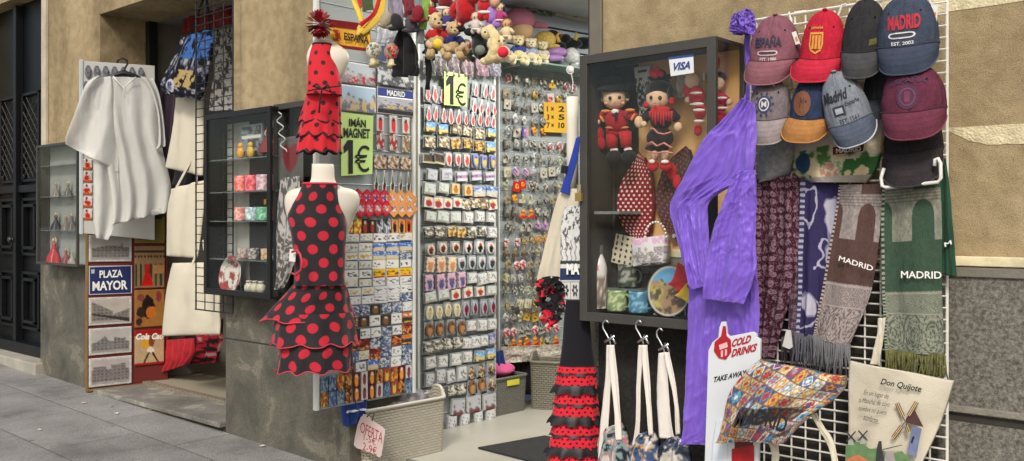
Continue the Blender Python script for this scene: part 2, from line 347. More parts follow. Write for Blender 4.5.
def glyphs(s, bold=0.0, shear=0.0, space=1.0):
    key = (s, bold, shear, space)
    if key not in TXT:
        cu = bpy.data.curves.new('t', 'FONT'); cu.body = s; cu.size = 1; cu.offset = bold; cu.shear = shear; cu.resolution_u = 3; cu.space_character = space
        cu.align_x = 'CENTER'
        ob = bpy.data.objects.new('t', cu); scene.collection.objects.link(ob); dg = bpy.context.evaluated_depsgraph_get(); dg.update()
        me = bpy.data.meshes.new_from_object(ob.evaluated_get(dg)); V = np.array([v.co[:] for v in me.vertices]); Fc = [tuple(p.vertices) for p in me.polygons]
        bpy.data.objects.remove(ob); bpy.data.curves.remove(cu); bpy.data.meshes.remove(me)
        V[:, 0] -= V[:, 0].min(); V[:, 1] -= V[:, 1].min(); V[:, 0] /= V[:, 0].max(); V[:, 1] /= V[:, 1].max(); TXT[key] = (V, Fc)
    return TXT[key]
def text(s, tl, tr, bl, m, parent, pl=None, off=.003, bold=.02, shear=0., name='lettering', warp=None, serif=False):
    """lettering filling the parallelogram TL, TR, BL (photo pixels on plane pl, or world points)"""
    if pl: tl, tr, bl = (pl.at(*q, off) for q in (tl, tr, bl)); off = 0
    tl, tr, bl = Vector(tl), Vector(tr), Vector(bl); V, Fc = glyphs(s, bold, shear); n = pl.n if pl else Vector((0, -1, 0))
    P = []
    for x, y, _ in V:
        a, b = x, 1 - y
        if warp: a, b = warp(a, b)
        P.append(tl + (tr - tl) * a + (bl - tl) * b + n * off)
    return mk(name, P, Fc, m, parent)
INK = mat('printed_ink', (24, 24, 26), .6, .03); WHT = mat('white_ink', (232, 230, 224), .6, .03)
# ================================================================ THE SETTING
def sheetground():
    nx, ny = 60, 30; xs = np.linspace(-60, 60, nx + 1); ys = np.concatenate([np.linspace(-60, -4, 10), np.linspace(-3.5, 0, 8), [.03, 6]])
    V = [(x, y, ground(x) - .012 * min(8, max(0, -y)) - (.3 if y > .02 else 0)) for y in ys for x in xs]; n = nx + 1
    Fc = [(j * n + i, j * n + i + 1, (j + 1) * n + i + 1, (j + 1) * n + i) for j in range(len(ys) - 1) for i in range(nx)]
    return V, Fc
V, Fc = sheetground()
tag(mk('pavement', V, Fc, PAVE), 'grey granite paving slabs sloping past the shop front', kind='structure')
B = thing('shop_building', 'old building with sand coloured plaster above a dark granite base and two shop openings', 'building', (0, 0, 0))
WT = .46
def wallseg(x0, x1, z0, z1, y0=0, y1=WT, name='plaster_wall', m=PLASTER, bev=0): return MB().box((x0, y0, z0), (x1, y1, z1)).build(name, m, B, bevel=bev)
PX1L, PX1R, PX2L, PX2R = -8.58, -7.53, -5.56, -4.285
DOORL = -10.15
for a, b in ((-16, DOORL), (PX1L, PX1R), (PX2L, PX2R), (-2.50, 8)): wallseg(a, b, 1.37, 3.2)
wallseg(PX1R - .01, PX2L + .01, 3.2, 3.9, -.004); wallseg(-16, PX1R - .02, 3.62, 6, .003); wallseg(PX1R, 8, 3.9, 6, -.002); wallseg(PX1L, PX1R - .01, 3.2, 3.62); wallseg(-16, DOORL, 3.2, 3.62)
wallseg(PX2L + .02, 8, 3.2, 3.9, .002)
for a, b, m in ((-16, DOORL - .02, LEFTSTONE), (PX1L - .05, PX1R + .015, LEFTSTONE), (PX2L - .03, PX2R + .012, LEFTSTONE), (-2.52, 8, PLINTH)):
    wallseg(a, b, -.4, 1.37, -.035, WT - .004, 'granite_base', m, .006)
wallseg(-2.5, 8, 1.372, 1.404, -.05, 0, 'ledge', mat('cream_painted_ledge', (206, 196, 160), .8, .25, 14, .3, 60), .003)
wallseg(-2.5, 8, 1.335, 1.369, -.045, -.03, 'ledge_moulding', mat('grey_moulding', (112, 108, 98), .85, .12, 20, .3, 90), .003)
wallseg(-2.5, 8, .878, .9, -.052, -.03, 'stone_band', mat('light_stone_band', (126, 122, 112), .9, .2, 20, .5, 90), .003)
wallseg(-2.5, 8, .846, .872, -.036, -.032, 'joint_shadow_gap', mat('old_mortar', (52, 50, 46), .95, .2, 20))
wallseg(PX2L - .03, PX2R, .742, .75, -.038, -.03, 'stone_joint', mat('old_mortar', (52, 50, 46), .95, .2, 20))
# cream painted bands on the right-hand plaster, ragged at their left end
def band(z0, z1, x0, x1, rag, nm='painted_band'):
    n = 140; xs = np.linspace(x0, x1, n + 1); a = np.clip((xs - x0) / rag, 0, 1)
    jit = (vnoise(xs * 30, xs * 0, 3) - .5) * .012 * 1.0; top = z1 + jit * .5; bot = z0 + (1 - a) * (z1 - z0) * (.55 + .5 * vnoise(xs * 16, xs * 0, 5)) + jit
    V = []; 
    for x, t_, b_ in zip(xs, top, bot): V += [(x, -.002, t_), (x, -.002, min(b_, t_ - .001)), (x, .004, t_), (x, .004, min(b_, t_ - .001))]
    Fc = []
    for i in range(n): k = 4 * i; Fc += [(k, k + 1, k + 5, k + 4), (k + 2, k, k + 4, k + 6), (k + 1, k + 3, k + 7, k + 5)]
    mk(nm, V, Fc, mat('cream_band_paint', (204, 192, 158), .95, .22, 26, .7, 130), B)
band(2.24, 2.62, -1.4, 8, .05); band(1.775, 1.842, -1.03, 8, .12)
band(1.56, 1.60, 8, 9, .2) if False else None
# left doorway trim and the old wooden door
wallseg(PX1L - .045, PX1L + .05, 1.38, 3.6, -.03, -.002, 'stone_jamb', mat('pale_limestone', (176, 168, 148), .85, .2, 5, .3, 60), .004)
wallseg(DOORL - .06, PX1L, -.3, ground(-9) + .09, -.1, 1.2, 'door_step', mat('pale_limestone', (150, 146, 134), .85, .2, 5, .3, 60), .01)
DW = mat('black_painted_wood', (11, 13, 16), .45, .3, 5, .15, 40, spec=.35)
dr = MB().box((DOORL, .16, .1), (PX1L, .22, 3.62)).build('door', DW, B)
m_ = MB()
for x0 in (DOORL + .12, DOORL + .66, DOORL + 1.12):
    for z0, z1 in ((.5, 1.05), (1.2, 1.75), (1.9, 2.75)):
        for k, (e, d) in enumerate(((0, .04), (.06, .055))):
            if z0 > 1.8 and k: continue
            m_.box((x0 + e, .16 - d, z0 + e), (x0 + .42 - e, .16, z0 + .03 + e)); m_.box((x0 + e, .16 - d, z1 - .03 - e), (x0 + .42 - e, .16, z1 - e))
            m_.box((x0 + e, .16 - d, z0 + e), (x0 + .03 + e, .158, z1 - e)); m_.box((x0 + .39 - e, .16 - d, z0 + e), (x0 + .42 - e, .158, z1 - e))
m_.box((DOORL, .1, 1.8), (PX1L, .159, 1.87)); m_.box((DOORL + .575, .08, .1), (DOORL + .64, .159, 3.6)); m_.box((DOORL, .06, .15), (PX1L, .159, .38))
m_.build('door_moulding', DW, dr, bevel=.006)
g = MB(); 
for x0 in (DOORL + .14, DOORL + .68):
    for k in range(9):
        for s in (-1, 1):
            z0 = 2.6 - k * .1 if s > 0 else 1.95 + k * .1 - .1
            xa, xb = x0, x0 + .38; za, zb = 1.93 + k * .1 - .3, 1.93 + k * .1 + .05
            if s < 0: za, zb = zb, za
            def cl(xa, za, xb, zb, lo=1.93, hi=2.72):
                P = []
                for t in np.linspace(0, 1, 20):
                    z = za + (zb - za) * t
                    if lo <= z <= hi: P.append((xa + (xb - xa) * t, .135, z))
                return P
            P = cl(xa, za, xb, zb)
            if len(P) > 1: g.tube([P[0], P[-1]], .006, 5)
g.build('door_lattice', mat('worn_bronze', (70, 68, 62), .5, .2, metal=.6), dr)
MB().tube([(DOORL + .55, .12, 1.35), (DOORL + .55, .07, 1.35)], .02, 10).ell((DOORL + .55, .06, 1.35), Vector((.03, 0, 0)), Vector((0, .02, 0)), Vector((0, 0, .03))).build('door_handle', mat('worn_bronze', (70, 68, 62), .5, .2, metal=.6), dr, smooth=True)
# first (left) shop opening: step, floor, dark post, inner walls
wallseg(PX1R + .01, PX2L - .04, .148, .182, -.075, .3, 'entrance_step', STEP, .006); wallseg(PX1R + .01, PX2L - .04, .0, .147, -.03, .29, 'step_riser', mat('dark_riser', (52, 50, 46), .9, .2, 20))
wallseg(PX1R, PX2L, .05, .205, .302, .36, 'patterned_tile_strip', mat('tile_strip', (120, 112, 98), .6, .5, 60))
wallseg(PX1R - 1, PX2L - .01, .03, .2, .362, 1.7, 'shop_floor', mat('cream_floor', (150, 144, 124), .5, .08, 4))
wallseg(PX1R + .002, PX1R + .06, .2, 3.2, .38, .46, 'door_post', BLACKM, .004)
GREYW = mat('shop_inner_wall', (128, 124, 116), .8, .1)
wallseg(PX1R - 1, PX2L + .1, .2, 3.3, 1.7, 1.8, 'inner_wall', GREYW); wallseg(PX1R - .6, PX1R - .02, .2, 3.3, WT + .01, 1.69, 'inner_wall', GREYW)
wallseg(PX1R - .6, PX2L + .1, 3.205, 3.3, WT + .01, 1.69, 'shop_ceiling', GREYW)
wallseg(PX2L - .02, PX2L + .0, .2, 3.2, WT, 1.69, 'inner_wall', GREYW)
# second (right) shop opening
FZ = .095
wallseg(PX2R - .6, -2.3, -.1, FZ, .36, 5.5, 'shop_floor', mat('pale_floor_tiles', (158, 156, 146), .35, .08, 3))
wallseg(PX2R + .03, -2.53, -.1, FZ - .012, -.01, .338, 'entrance_step', STEP, .006)
wallseg(PX2R + .03, -2.53, -.08, FZ + .006, .34, .358, 'threshold_strip', mat('aluminium', (150, 150, 146), .35, .1, metal=.8), .002)
CB = -1.368 * D
SW = mat('shop_white_wall', (190, 194, 196), .7, .04)
wallseg(CB - .12, CB - .03, FZ, 3.2, WT + .01, 1.64, 'inner_wall', SW); wallseg(-6, .5, FZ, 3.3, 5.4, 5.5, 'inner_wall', SW); wallseg(-6, 1, 3.21, 3.3, WT + .01, 5.4, 'shop_ceiling', SW)
wallseg(.4, .5, FZ, 3.2, WT + .01, 5.39, 'inner_wall', SW); wallseg(CB - .6, CB - .45, FZ, 3.2, 1.65, 5.39, 'inner_wall', SW)
wallseg(-2.47, -1.045, -.02, 1.3, -.075, -.056, 'dark_wall_slab', mat('dark_slab', (38, 35, 32), .9, .35, 60, .5, 90))  # thin near-black slab in front of the granite, behind bags and grid
POSTM = mat('grey_painted_steel', (104, 98, 86), .5, .12, 8, .05, 40)
wallseg(-2.57, -2.502, -.1, 3.2, -.012, .1, 'door_post', POSTM, .004)
wallseg(-2.60, -2.572, -.1, 3.2, .02, .3, 'door_track', mat('dark_track', (44, 42, 40), .5, .1), .003)
# ceiling light inside the second shop
cl = thing('ceiling_light', 'square white light fitting on the shop ceiling above the magnet panels', 'light', (-3.7, 1.25, 3.17))
MB().box((-4.0, .95, 3.17), (-3.4, 1.55, 3.205)).build('housing', paint(220, 220, 218), cl, bevel=.005)
em = bpy.data.materials.new('light_diffuser'); em.use_nodes = True; em.node_tree.nodes['Principled BSDF'].inputs['Emission Color'].default_value = (1, .97, .9, 1); em.node_tree.nodes['Principled BSDF'].inputs['Emission Strength'].default_value = 6
MB().box((-3.97, .98, 3.16), (-3.43, 1.52, 3.169)).build('diffuser', em, cl)
la = bpy.data.objects.new('lamp', bpy.data.lights.new('lamp', 'AREA')); scene.collection.objects.link(la); la.data.size = .5; la.data.energy = 24; la.data.color = (1, .96, .88); la.parent = cl; la.location = (0, 0, -.03)
cl2 = thing('ceiling_light', 'second square light fitting deeper in the shop above the keyring panel', 'light', (-3.3, 2.7, 3.17))
MB().box((-3.6, 2.4, 3.17), (-3.0, 3.0, 3.205)).build('housing', paint(220, 220, 218), cl2, bevel=.005); MB().box((-3.57, 2.43, 3.16), (-3.03, 2.97, 3.169)).build('diffuser', em, cl2)
lb_ = la.copy(); lb_.data = la.data.copy(); lb_.data.energy = 30; scene.collection.objects.link(lb_); lb_.parent = cl2
fm = MB().box((-4.28, .5, FZ), (-3.35, 1.02, FZ + .012)); fm.V = [tuple(v) for v in fm.V]
a_, b_, c_, d_ = G(478, 449, FZ), G(545, 437, FZ), G(610, 452, FZ), G(560, 470, FZ)
fm = MB(); fm.hexa([Vector((p.x, p.y, FZ + .001)) for p in (a_, d_, c_, b_)] + [Vector((p.x, p.y, FZ + .012)) for p in (a_, d_, c_, b_)])
tag(fm.build('floor_mat', mat('black_floor_mat', (38, 38, 38), .95, .2, 30, .6, 200)), 'black doormat on the pale shop floor just inside the threshold', 'doormat')

for k, (px, py) in enumerate(((84, 404), (111, 407), (116, 413), (150, 410), (198, 456), (262, 441), (40, 428))):
    q = G(px, py, ground(-6.8)); q.z = ground(q.x) - .012 * max(0, -q.y) + .003; r_ = random.Random(k); V = [q + Vector((math.cos(a) * r_.uniform(.008, .028), math.sin(a) * r_.uniform(.008, .028), r_.uniform(0, .006))) for a in (0, 1.3, 2.4, 3.6, 5)]
    tag(MB().add(V + [v + Vector((0, 0, .002)) for v in V], [(0, 1, 2, 3, 4), (9, 8, 7, 6, 5)]).build('paper_scrap', mat('paper_litter', (206, 202, 190) if k != 4 else (70, 66, 60), .9)), ('%s scrap of paper litter lying on the pavement in front of the shop' % ('small pale' if k != 4 else 'dark')), 'litter', 'scraps of litter on the pavement')
# ================================================================ LEFT: boards, signs, poncho
def case(label, pl, x0, x1, yt0, yt1, yb0, yb1, depth, shelves, m=DARKM, fr=.028, inner=(150, 152, 148), group='glass display cases on the shop wall'):
    """hinged glass display case; corners from the photo on its front plane; shelves as heights 0..1"""
    u0, zt0 = pl.uz(x0, yt0); u1, zt1 = pl.uz(x1, yt1); _, zb0 = pl.uz(x0, yb0); _, zb1 = pl.uz(x1, yb1); zt, zb = (zt0 + zt1) / 2, (zb0 + zb1) / 2
    t = thing('display_case', label, 'display case', pl.pt((u0 + u1) / 2, zb, -depth), group)
    c = MB(); c.pbox(pl, u0, u0 + .012, zb, zt, -depth, -.02); c.pbox(pl, u1 - .012, u1, zb, zt, -depth, -.02) if 0 else None
    c.pbox(pl, u0, u1, zb, zb + .015, -depth, -.02); c.pbox(pl, u0, u1, zt - .015, zt, -depth, -.02)
    for uu in (u0, u1 - .022): c.pbox(pl, uu, uu + .022, zb, zt, -depth, -depth + .025)
    c.build('carcass', m, t, bevel=.002)
    MB().pbox(pl, u0 + .013, u1 - .013, zb + .016, zt - .016, -depth + .002, -depth + .012).build('back_panel', mat('case_back', inner, .8, .08, 5, .1, 60), t)
    f = MB(); f.pbox(pl, u0, u0 + fr, zb, zt, -.02, 0); f.pbox(pl, u1 - fr, u1, zb, zt, -.02, 0); f.pbox(pl, u0 + fr, u1 - fr, zb, zb + fr, -.02, 0); f.pbox(pl, u0 + fr, u1 - fr, zt - fr, zt, -.02, 0)
    fo = f.build('door_frame', m, t, bevel=.002)
    MB().pbox(pl, u0 + fr, u1 - fr, zb + fr, zt - fr, -.012, -.008).build('glass_pane', GLASS, fo)
    MB().pbox(pl, u1 - .004, u1 - .0005, zb + .016, zt - .016, -depth + .026, -.021).build('side_glass', GLASS, t)
    for s in shelves:
        z = zb + (zt - zb) * s; MB().pbox(pl, u0 + .014, u1 - .014, z, z + .007, -depth + .014, -.03).build('shelf', mat('shelf_glass', (120, 130, 128), .15, .02, alpha=.55), t)
    return t, u0, u1, zb, zt
def mug(u, z, r, h, pl, off, col, label, name='mug', cat='mug', group=None, band=None):
    t = thing(name, label, cat, pl.pt(u, z, off), group); c = pl.pt(u, z, off); N = 30
    V = []; prof = [(0, 0), (r * .94, 0), (r, .006)] + [(r, .006 + (h - .006) * q / 9) for q in range(1, 9)] + [(r, h), (r * .9, h), (r * .88, .01), (0, .01)]
    for a, b in prof:
        for k in range(N): V.append(c + Vector((a * math.cos(2 * math.pi * k / N), a * math.sin(2 * math.pi * k / N), b)))
    Fc = [(i * N + k, i * N + (k + 1) % N, (i + 1) * N + (k + 1) % N, (i + 1) * N + k) for i in range(len(prof) - 1) for k in range(N)]
    A = np.array(V); cc = lerpc(np.array(S(col)), np.array(S(band or tuple(min(255, x + 60) for x in col))), (fbm(np.arctan2(A[:, 1] - c.y, A[:, 0] - c.x) * 3, (A[:, 2]) * 90, int(u * 91) & 7) > .53) * .9)
    mk('cup_body', V, Fc, VCG, t, cols=cc, smooth=True)
    d = pl.d; MB().torus(c + d * (r + .004) + Vector((0, 0, h * .5)), d * r * .5, Vector((0, 0, h * .3)), r * .13, 14, 6).build('handle', plastic(*col), t, smooth=True)
    return t
# far left glass case with figurines
PC0 = YP(-.17)
c0, u0, u1, zb, zt = case('small dark glass case beside the old black door, holding flamenco figurines', PC0, 36, 77, 146, 140, 264, 267, .12, (.28, .56, .82), fr=.022, inner=(140, 144, 140))
def figurine(u, z, h, pl, off, dress, label, skin=(190, 160, 130), group='dancer figurines'):
    t = thing('figurine', label, 'figurine', pl.pt(u, z, off), group); c = pl.pt(u, z, off); X, Y, Z = Vector((1, 0, 0)), Vector((0, 1, 0)), Vector((0, 0, 1))
    V = []; N = 20; prof = [(0, .34), (.04, .32), (.2, .30), (.35, .22), (.5, .13), (.62, .09), (.78, .12), (.82, .05)]
    for a, b in prof:
        for k in range(N):
            th = 2 * math.pi * k / N; rr = b * h * (1 + .16 * math.sin(5 * th) * (1 - a)); V.append(c + X * rr * math.cos(th) + Y * rr * math.sin(th) * .8 + Z * a * h)
    mk('dress', V, [(i * N + k, i * N + (k + 1) % N, (i + 1) * N + (k + 1) % N, (i + 1) * N + k) for i in range(len(prof) - 1) for k in range(N)], plastic(*dress), t, smooth=True)
    b = MB().ell(c + Z * h * .91, X * h * .075, Y * h * .075, Z * h * .09); b.tube([c + Z * h * .75 + X * h * .1, c + Z * h * .85 + X * h * .24, c + Z * h * 1.02 + X * h * .12], h * .03, 6); b.tube([c + Z * h * .75 - X * h * .1, c + Z * h * .62 - X * h * .25, c + Z * h * .5 - X * h * .16], h * .03, 6)
    b.build('body', plastic(*skin), t, smooth=True)
    MB().ell(c + Z * h * .95 + Y * h * .03, X * h * .085, Y * h * .07, Z * h * .07).build('hair', plastic(30, 22, 20), t, smooth=True)
for k, (px, py, h, c, l) in enumerate(((54, 262, .21, (170, 30, 34), 'tall red dancer figurine on the bottom of the small left case'), (66, 265, .13, (120, 50, 44), 'small dark red figurine beside the tall red dancer'), (72, 266, .11, (150, 140, 128), 'pale small figurine at the right end of the bottom of the left case'),
        (56, 222, .15, (40, 40, 44), 'black and white bull-like dancer figurine on the middle shelf of the left case'), (66, 224, .13, (110, 100, 88), 'brown figurine in the middle of the middle shelf of the left case'), (72, 226, .14, (90, 84, 80), 'grey figurine at the right end of the middle shelf of the left case'),
        (56, 183, .12, (120, 112, 104), 'dim grey figurine at left on the upper shelf of the left case'), (68, 185, .12, (92, 88, 84), 'darker figurine at right on the upper shelf of the left case'))):
    u, z = YP(-.1).uz(px, py); zz = zb + .016 if py > 250 else zb + (zt - zb) * (.28 if py > 200 else .56) + .008
    figurine(u, zz, h, YP(-.1), 0, c, l)
# red framed notice high on the left pillar
PN = XP(PX1R + .03)
n_ = thing('framed_notice', 'white notice in a thick red frame high on the left pillar', 'notice', PN.at(137, 6))
MB().prism(PN, [(122, -8), (151, -6), (151, 14), (122, 11)], -.02, 0).build('frame', paint(160, 44, 40), n_, bevel=.003)
MB().prism(PN, [(126, -5), (148, -4), (148, 9.5), (126, 7)], .0005, .004).build('paper', mat('paper', (190, 184, 176), .8), n_)
MB().prism(PN, [(137, 3), (143, 3.6), (143, 5.4), (137, 4.8)], .005, .006).build('print', paint(170, 50, 60), n_)
# white card rack with sandal keyrings behind the clear poncho
PB = Plane(-7.50, -.13, .12, .64)
PR = Plane(-7.40, -.22, .10, .64)
rk = thing('card_rack', 'tall white display card carrying rows of little sandals behind the grey poncho', 'display card', PR.at(118, 240))
MB().prism(PR, [(80, 61), (154, 66), (154, 240), (80, 233)], -.02, 0).build('card', paint(196, 196, 192), rk, bevel=.003)
MB().prism(PR, [(79.2, 60), (81.5, 60), (81.5, 234), (79.2, 234)], -.03, .008).build('side_rail', STEEL, rk)
cc = 0
for r_ in range(3):
    for k in range(7 if r_ == 0 else 4):
        px, py = (88 + k * 8.8, 72 + k * .35 + r_ * 17) if r_ == 0 else (86 + k * 9, 72 + r_ * 16)
        m_ = MB().pell(PR, px, py, 3.0, 6.5, .3, .01, n=14, m=6); m_.torus(PR.at(px, py - 3, .018), PR.d * .018, Vector((0, 0, .028)), .003, 12, 5)
        tag(m_.build('sandal_keyring', plastic(104, 106, 112), smooth=True), 'tiny grey sandal keyring, %s from left in %s row of the white card' % (['first', 'second', 'third', 'fourth', 'fifth', 'sixth', 'seventh'][k], ['top', 'second', 'third'][r_]), 'keyring', 'sandal keyrings on the white card')
for k in range(5):
    py = 164 + k * 12.6
    def fl(u, v, s, z): 
        c = flat((214, 208, 200), u); mred = ((u - .5) ** 2 * 5 + (v - .52) ** 2 * 9 + (fbm(u * 6, v * 6, k) - .5) < .45); c[mred] = S(190, 40, 32); c[(v > .72)] = S(196, 96, 50); c[(abs(u - .5) < .1) & (v < .3)] = S(120, 30, 30); return c
    tag(sheet('picture_magnet', [(81.8, py - 5, 92.5, py - 4.6), (81.8, py + 5.6, 92.5, py + 6.0)], PR, VCG, nu=10, nv=10, col=fl, base=.004, thick=.003, soft=False), 'white and red dancer magnet, %s down the left edge of the white card' % ['first', 'second', 'third', 'fourth', 'fifth'][k], 'magnet', 'dancer magnets on the white card')
# sign board with tin signs
sb = thing('sign_board', 'tall dark red board leaning in the doorway and covered with tin picture signs', 'board', PB.at(127, 390))
MB().prism(PB, [(87, 196), (167, 200), (167, 382.6), (86.3, 391.5)], -.03, 0).build('panel', paint(98, 34, 30, rough=.6), sb, bevel=.003)
MB().prism(PB, [(86.3, 389.3), (167, 380.6), (167, 383), (86.3, 391.7)], .001, .008).build('bottom_batten', mat('bare_wood', (128, 98, 60), .7, .2), sb)
MB().prism(PB, [(85.3, 196), (87, 196), (86.9, 391), (85.3, 391.5)], -.03, .006).build('edge_strip', mat('bare_wood', (128, 98, 60), .7, .2), sb)
BW0, BW1 = np.array(S(176, 172, 168)), np.array(S(28, 27, 30))
def photo_print(kind, seed, tone=(1, 1, 1)):
    def f(u, v, s, z):
        sky = .82 + .18 * vnoise(u * 5, v * 7, seed); g = sky.copy()
        if kind == 'palace': sil = .42 - .06 * (abs(u - .75) < .03) - .1 * (abs(u - .78) < .012) + .04 * (u < .2) + .03 * np.sin(u * 9)
        elif kind == 'street': sil = np.where(u < .55, .1 + u * .75, .95 - u * .55)
        elif kind == 'ridge': sil = .5 - .22 * np.exp(-((u - .35) / .1) ** 2) - .15 * (abs(u - .72) < .14) + .08 * vnoise(u * 18, u * 0, seed)
        else: sil = .42 - .14 * (abs(u - .25) < .14) - .18 * (abs(u - .68) < .17) + .05 * vnoise(u * 14, u * 0, seed)
        bl = (v > sil) & (v < .84); tx = .25 + .35 * fbm(u * 22, v * 22, seed + 3); win = (np.sin(u * 66) > .1) & (np.sin(v * 58) > .1)
        g = np.where(bl, tx * np.where(win, .45, 1), g); g = np.where(v >= .84, .55 + .3 * vnoise(u * 8, v * 14, seed), g)
        if kind == 'street': g = np.where((v > .55 + .25 * u) & (v < .6 + .35 * u), .06, g)
        c = lerpc(BW1, BW0, g) * np.array(tone); ed = (u < .05) | (u > .95) | (v < .06) | (v > .94); c[ed] = np.array(S(190, 188, 184)) * (.7 + .5 * vnoise(u * 30, v * 30, seed))[ed][:, None]; return c
    return f
def sign(rows, label, col, nm='tin_sign', nu=44, nv=34):
    return tag(sheet(nm, rows, PB, VCG, nu=nu, nv=nv, col=col, base=.009, thick=.004, soft=False, off=lambda u, v, s, z: .0025 * np.sin(v * 3.1) + .001 * vnoise(u * 6, v * 6, 2)), label, 'sign', 'tin signs on the red board')
XL, XM, XM2, XR = 88.8, 131.8, 134.6, 164.6
def rw(a, b, x0, x1):          # sign rows follow the board's own converging edges
    def yy(y, x): f = (y - 196) / 195; t = (x - 87) / 80; return y + t * (3 - 12 * f)
    return [(x0, yy(a, x0), x1, yy(a, x1)), (x0, yy(b, x0), x1, yy(b, x1))]
def poster(base, fig, seed, extra=None):
    def f(u, v, s, z):
        c = flat(base, u); n = fbm(u * 7, v * 7, seed)
        for (cx, cy, rx, ry, cc) in fig:
            q = ((u - cx) / rx) ** 2 + ((v - cy) / ry) ** 2 + (n - .5) * .9 < 1; c[q] = S(cc)
        if extra: extra(c, u, v)
        return c * (.8 + .4 * fbm(u * 16, v * 16, seed + 4))[..., None]
    return f
sign(rw(198, 232, XL, XM), 'orange and black tin sign partly covered by the grey poncho, topmost of the left column', poster((170, 92, 60), [(.7, .6, .3, .3, (40, 30, 34)), (.3, .4, .2, .3, (196, 130, 80))], 4))
sign(rw(235, 262, XL, XM), 'black and white tin sign of a spired palace above the blue street sign', photo_print('palace', 3))
bs = thing('street_name_sign', 'blue tin street sign with white lettering in the middle of the red board', 'sign', PB.at(110, 292), 'tin signs on the red board')
r_ = rw(266, 295, XL, XM)
MB().prism(PB, [(r_[0][0], r_[0][1]), (r_[0][2], r_[0][3]), (r_[1][2], r_[1][3]), (r_[1][0], r_[1][1])], .003, .010).build('plate', paint(186, 184, 190), bs, bevel=.001)
MB().prism(PB, [(XL + 1, 267.3), (XM - 1, 266.0), (XM - 1, 292.6), (XL + 1, 294.0)], .0102, .0112).build('blue_field', paint(34, 44, 92), bs)
text('PLAZA', (99.5, 270.5), (122.5, 269.6), (99.5, 278), WHT, bs, PB, .013, .025); text('MAYOR', (92.5, 281.5), (127.5, 280), (92.5, 291), WHT, bs, PB, .013, .03)
MB().prism(PB, [(91, 269.5), (94.6, 269.3), (94.4, 273.4), (91.4, 273.6)], .0115, .0125).build('crest', paint(170, 180, 190), bs)
sign(rw(298, 326, XL, XM), 'faded tin sign of a street of balconies, right below the blue street sign', photo_print('street', 8, (1.05, 1.0, .93)))
sign(rw(329, 356, XL, XM), 'black and white tin sign of towers and trees, second from bottom, left column', photo_print('ridge', 12))
sign(rw(359, 388, XL, XM), 'greyish pink tin sign of an old city gate, lowest of the left column', photo_print('gate', 17, (1.0, .93, .95)))
sign(rw(199, 243, XM2, XR), 'dull yellow and green tin sign under the poncho hem, top of right column', poster((132, 120, 60), [(.5, .3, .5, .15, (50, 56, 36)), (.3, .8, .3, .12, (150, 70, 40))], 6))
def dancer(c, u, v):
    st = (v > .42) & (np.sin(u * 38) > 0); c[st & (v < .97)] = S(58, 66, 50); q = (abs(u - .42) < .06 + .42 * np.clip(v - .6, 0, 1)) & (v > .42) & (v < .95); c[q] = S(206, 34, 30); q = (abs(u - .8) < .2) & (abs(v - .55) < .1); c[q] = S(190, 140, 90); c[(abs(v - .12) < .03) | ((abs(v - .24) < .025) & (np.sin(u * 60) > -.4))] = S(70, 52, 40)
sign(rw(246, 290, XM2, XR), 'tall tin poster with a red flamenco dress on green stripes, right column', poster((150, 122, 88), [], 9, dancer))
bf = sign(rw(292, 331, XM2, XR), 'yellow bullfight tin poster with a dark bull and crowd, right column', poster((150, 104, 52), [(.45, .45, .2, .3, (34, 26, 24)), (.55, .6, .16, .16, (186, 100, 40)), (.2, .6, .13, .14, (50, 36, 30)), (.8, .2, .1, .14, (130, 50, 60)), (.2, .2, .12, .1, (120, 60, 50)), (.15, .85, .1, .1, (60, 40, 36))], 11))
text('Toros', (138, 326), (161, 323.5), (138, 330.5), paint(180, 30, 28), bf, PB, .016, .04) if False else None
ca = sign(rw(334, 371, XM2, XR), 'cream and red tin advertisement with a drummer figure, lowest of the right column', poster((176, 152, 118), [(.36, .38, .16, .14, (206, 150, 40)), (.56, .34, .1, .16, (120, 66, 34)), (.52, .58, .13, .1, (214, 204, 184))], 13,
    lambda c, u, v: (c.__setitem__((v < .16) | (v > .93) | (u > .97), S(150, 26, 24)), c.__setitem__(((abs(u - (.5 - .6 * (v - .6))) < .035) | (abs(u - (.55 + .7 * (v - .6))) < .035)) & (v > .64) & (v < .92), S(60, 32, 24)))))
text('Cola Cao', (136, 333.6), (163.5, 332.8), (136, 340), WHT, ca, PB, .015, .04, .3)
# clear grey poncho on a black hanger
PP = Plane(-7.28, -.30, .28, .6)
hg = thing('clothes_hanger', 'black plastic hanger hooked on top of the white card', 'hanger', PP.at(125, 72))
m_ = MB(); m_.tube([PP.at(x, y) for x, y in ((117, 63), (118.5, 59.5), (122, 58), (126.5, 60), (127.5, 64), (125, 68), (123.5, 72), (123.5, 76))], .008, 8).build('hook', BLACKM, hg, smooth=True)
MB().tube([PP.at(x, y) for x, y in ((102, 82), (112, 76), (123.5, 73), (135, 76), (148, 82))], [.008, .016, .024, .016, .008], 8).build('shoulder_bar', BLACKM, hg, smooth=True)
pm = mat('clear_plastic_film', (204, 204, 200), .36, .05, 6, .08, 14, alpha=.58, spec=.4)
pon = thing('plastic_poncho', 'translucent grey plastic rain poncho hanging wide open on the black hanger', 'poncho', PP.at(125, 230))
def drape(k, a, seed): return lambda u, v, s, z: .02 + a * (np.sin(u * k * 6.28 + 2.5 * vnoise(u * 2, v * 3, seed)) + 1) * (.25 + v) + .05 * np.sin(np.pi * u) * (1 - v) + .012 * fbm(u * 9, v * 7, seed + 3)
sheet('body', [(95, 78, 152, 79), (92, 92, 158, 96), (96, 120, 160, 128), (104, 148, 163, 152), (108, 172, 168, 172), (112, 200, 171, 190), (113, 222, 168, 212), (108, 226, 160, 208)], PP, pm, pon, 60, 60, drape(3.4, .018, 3), thick=.001)
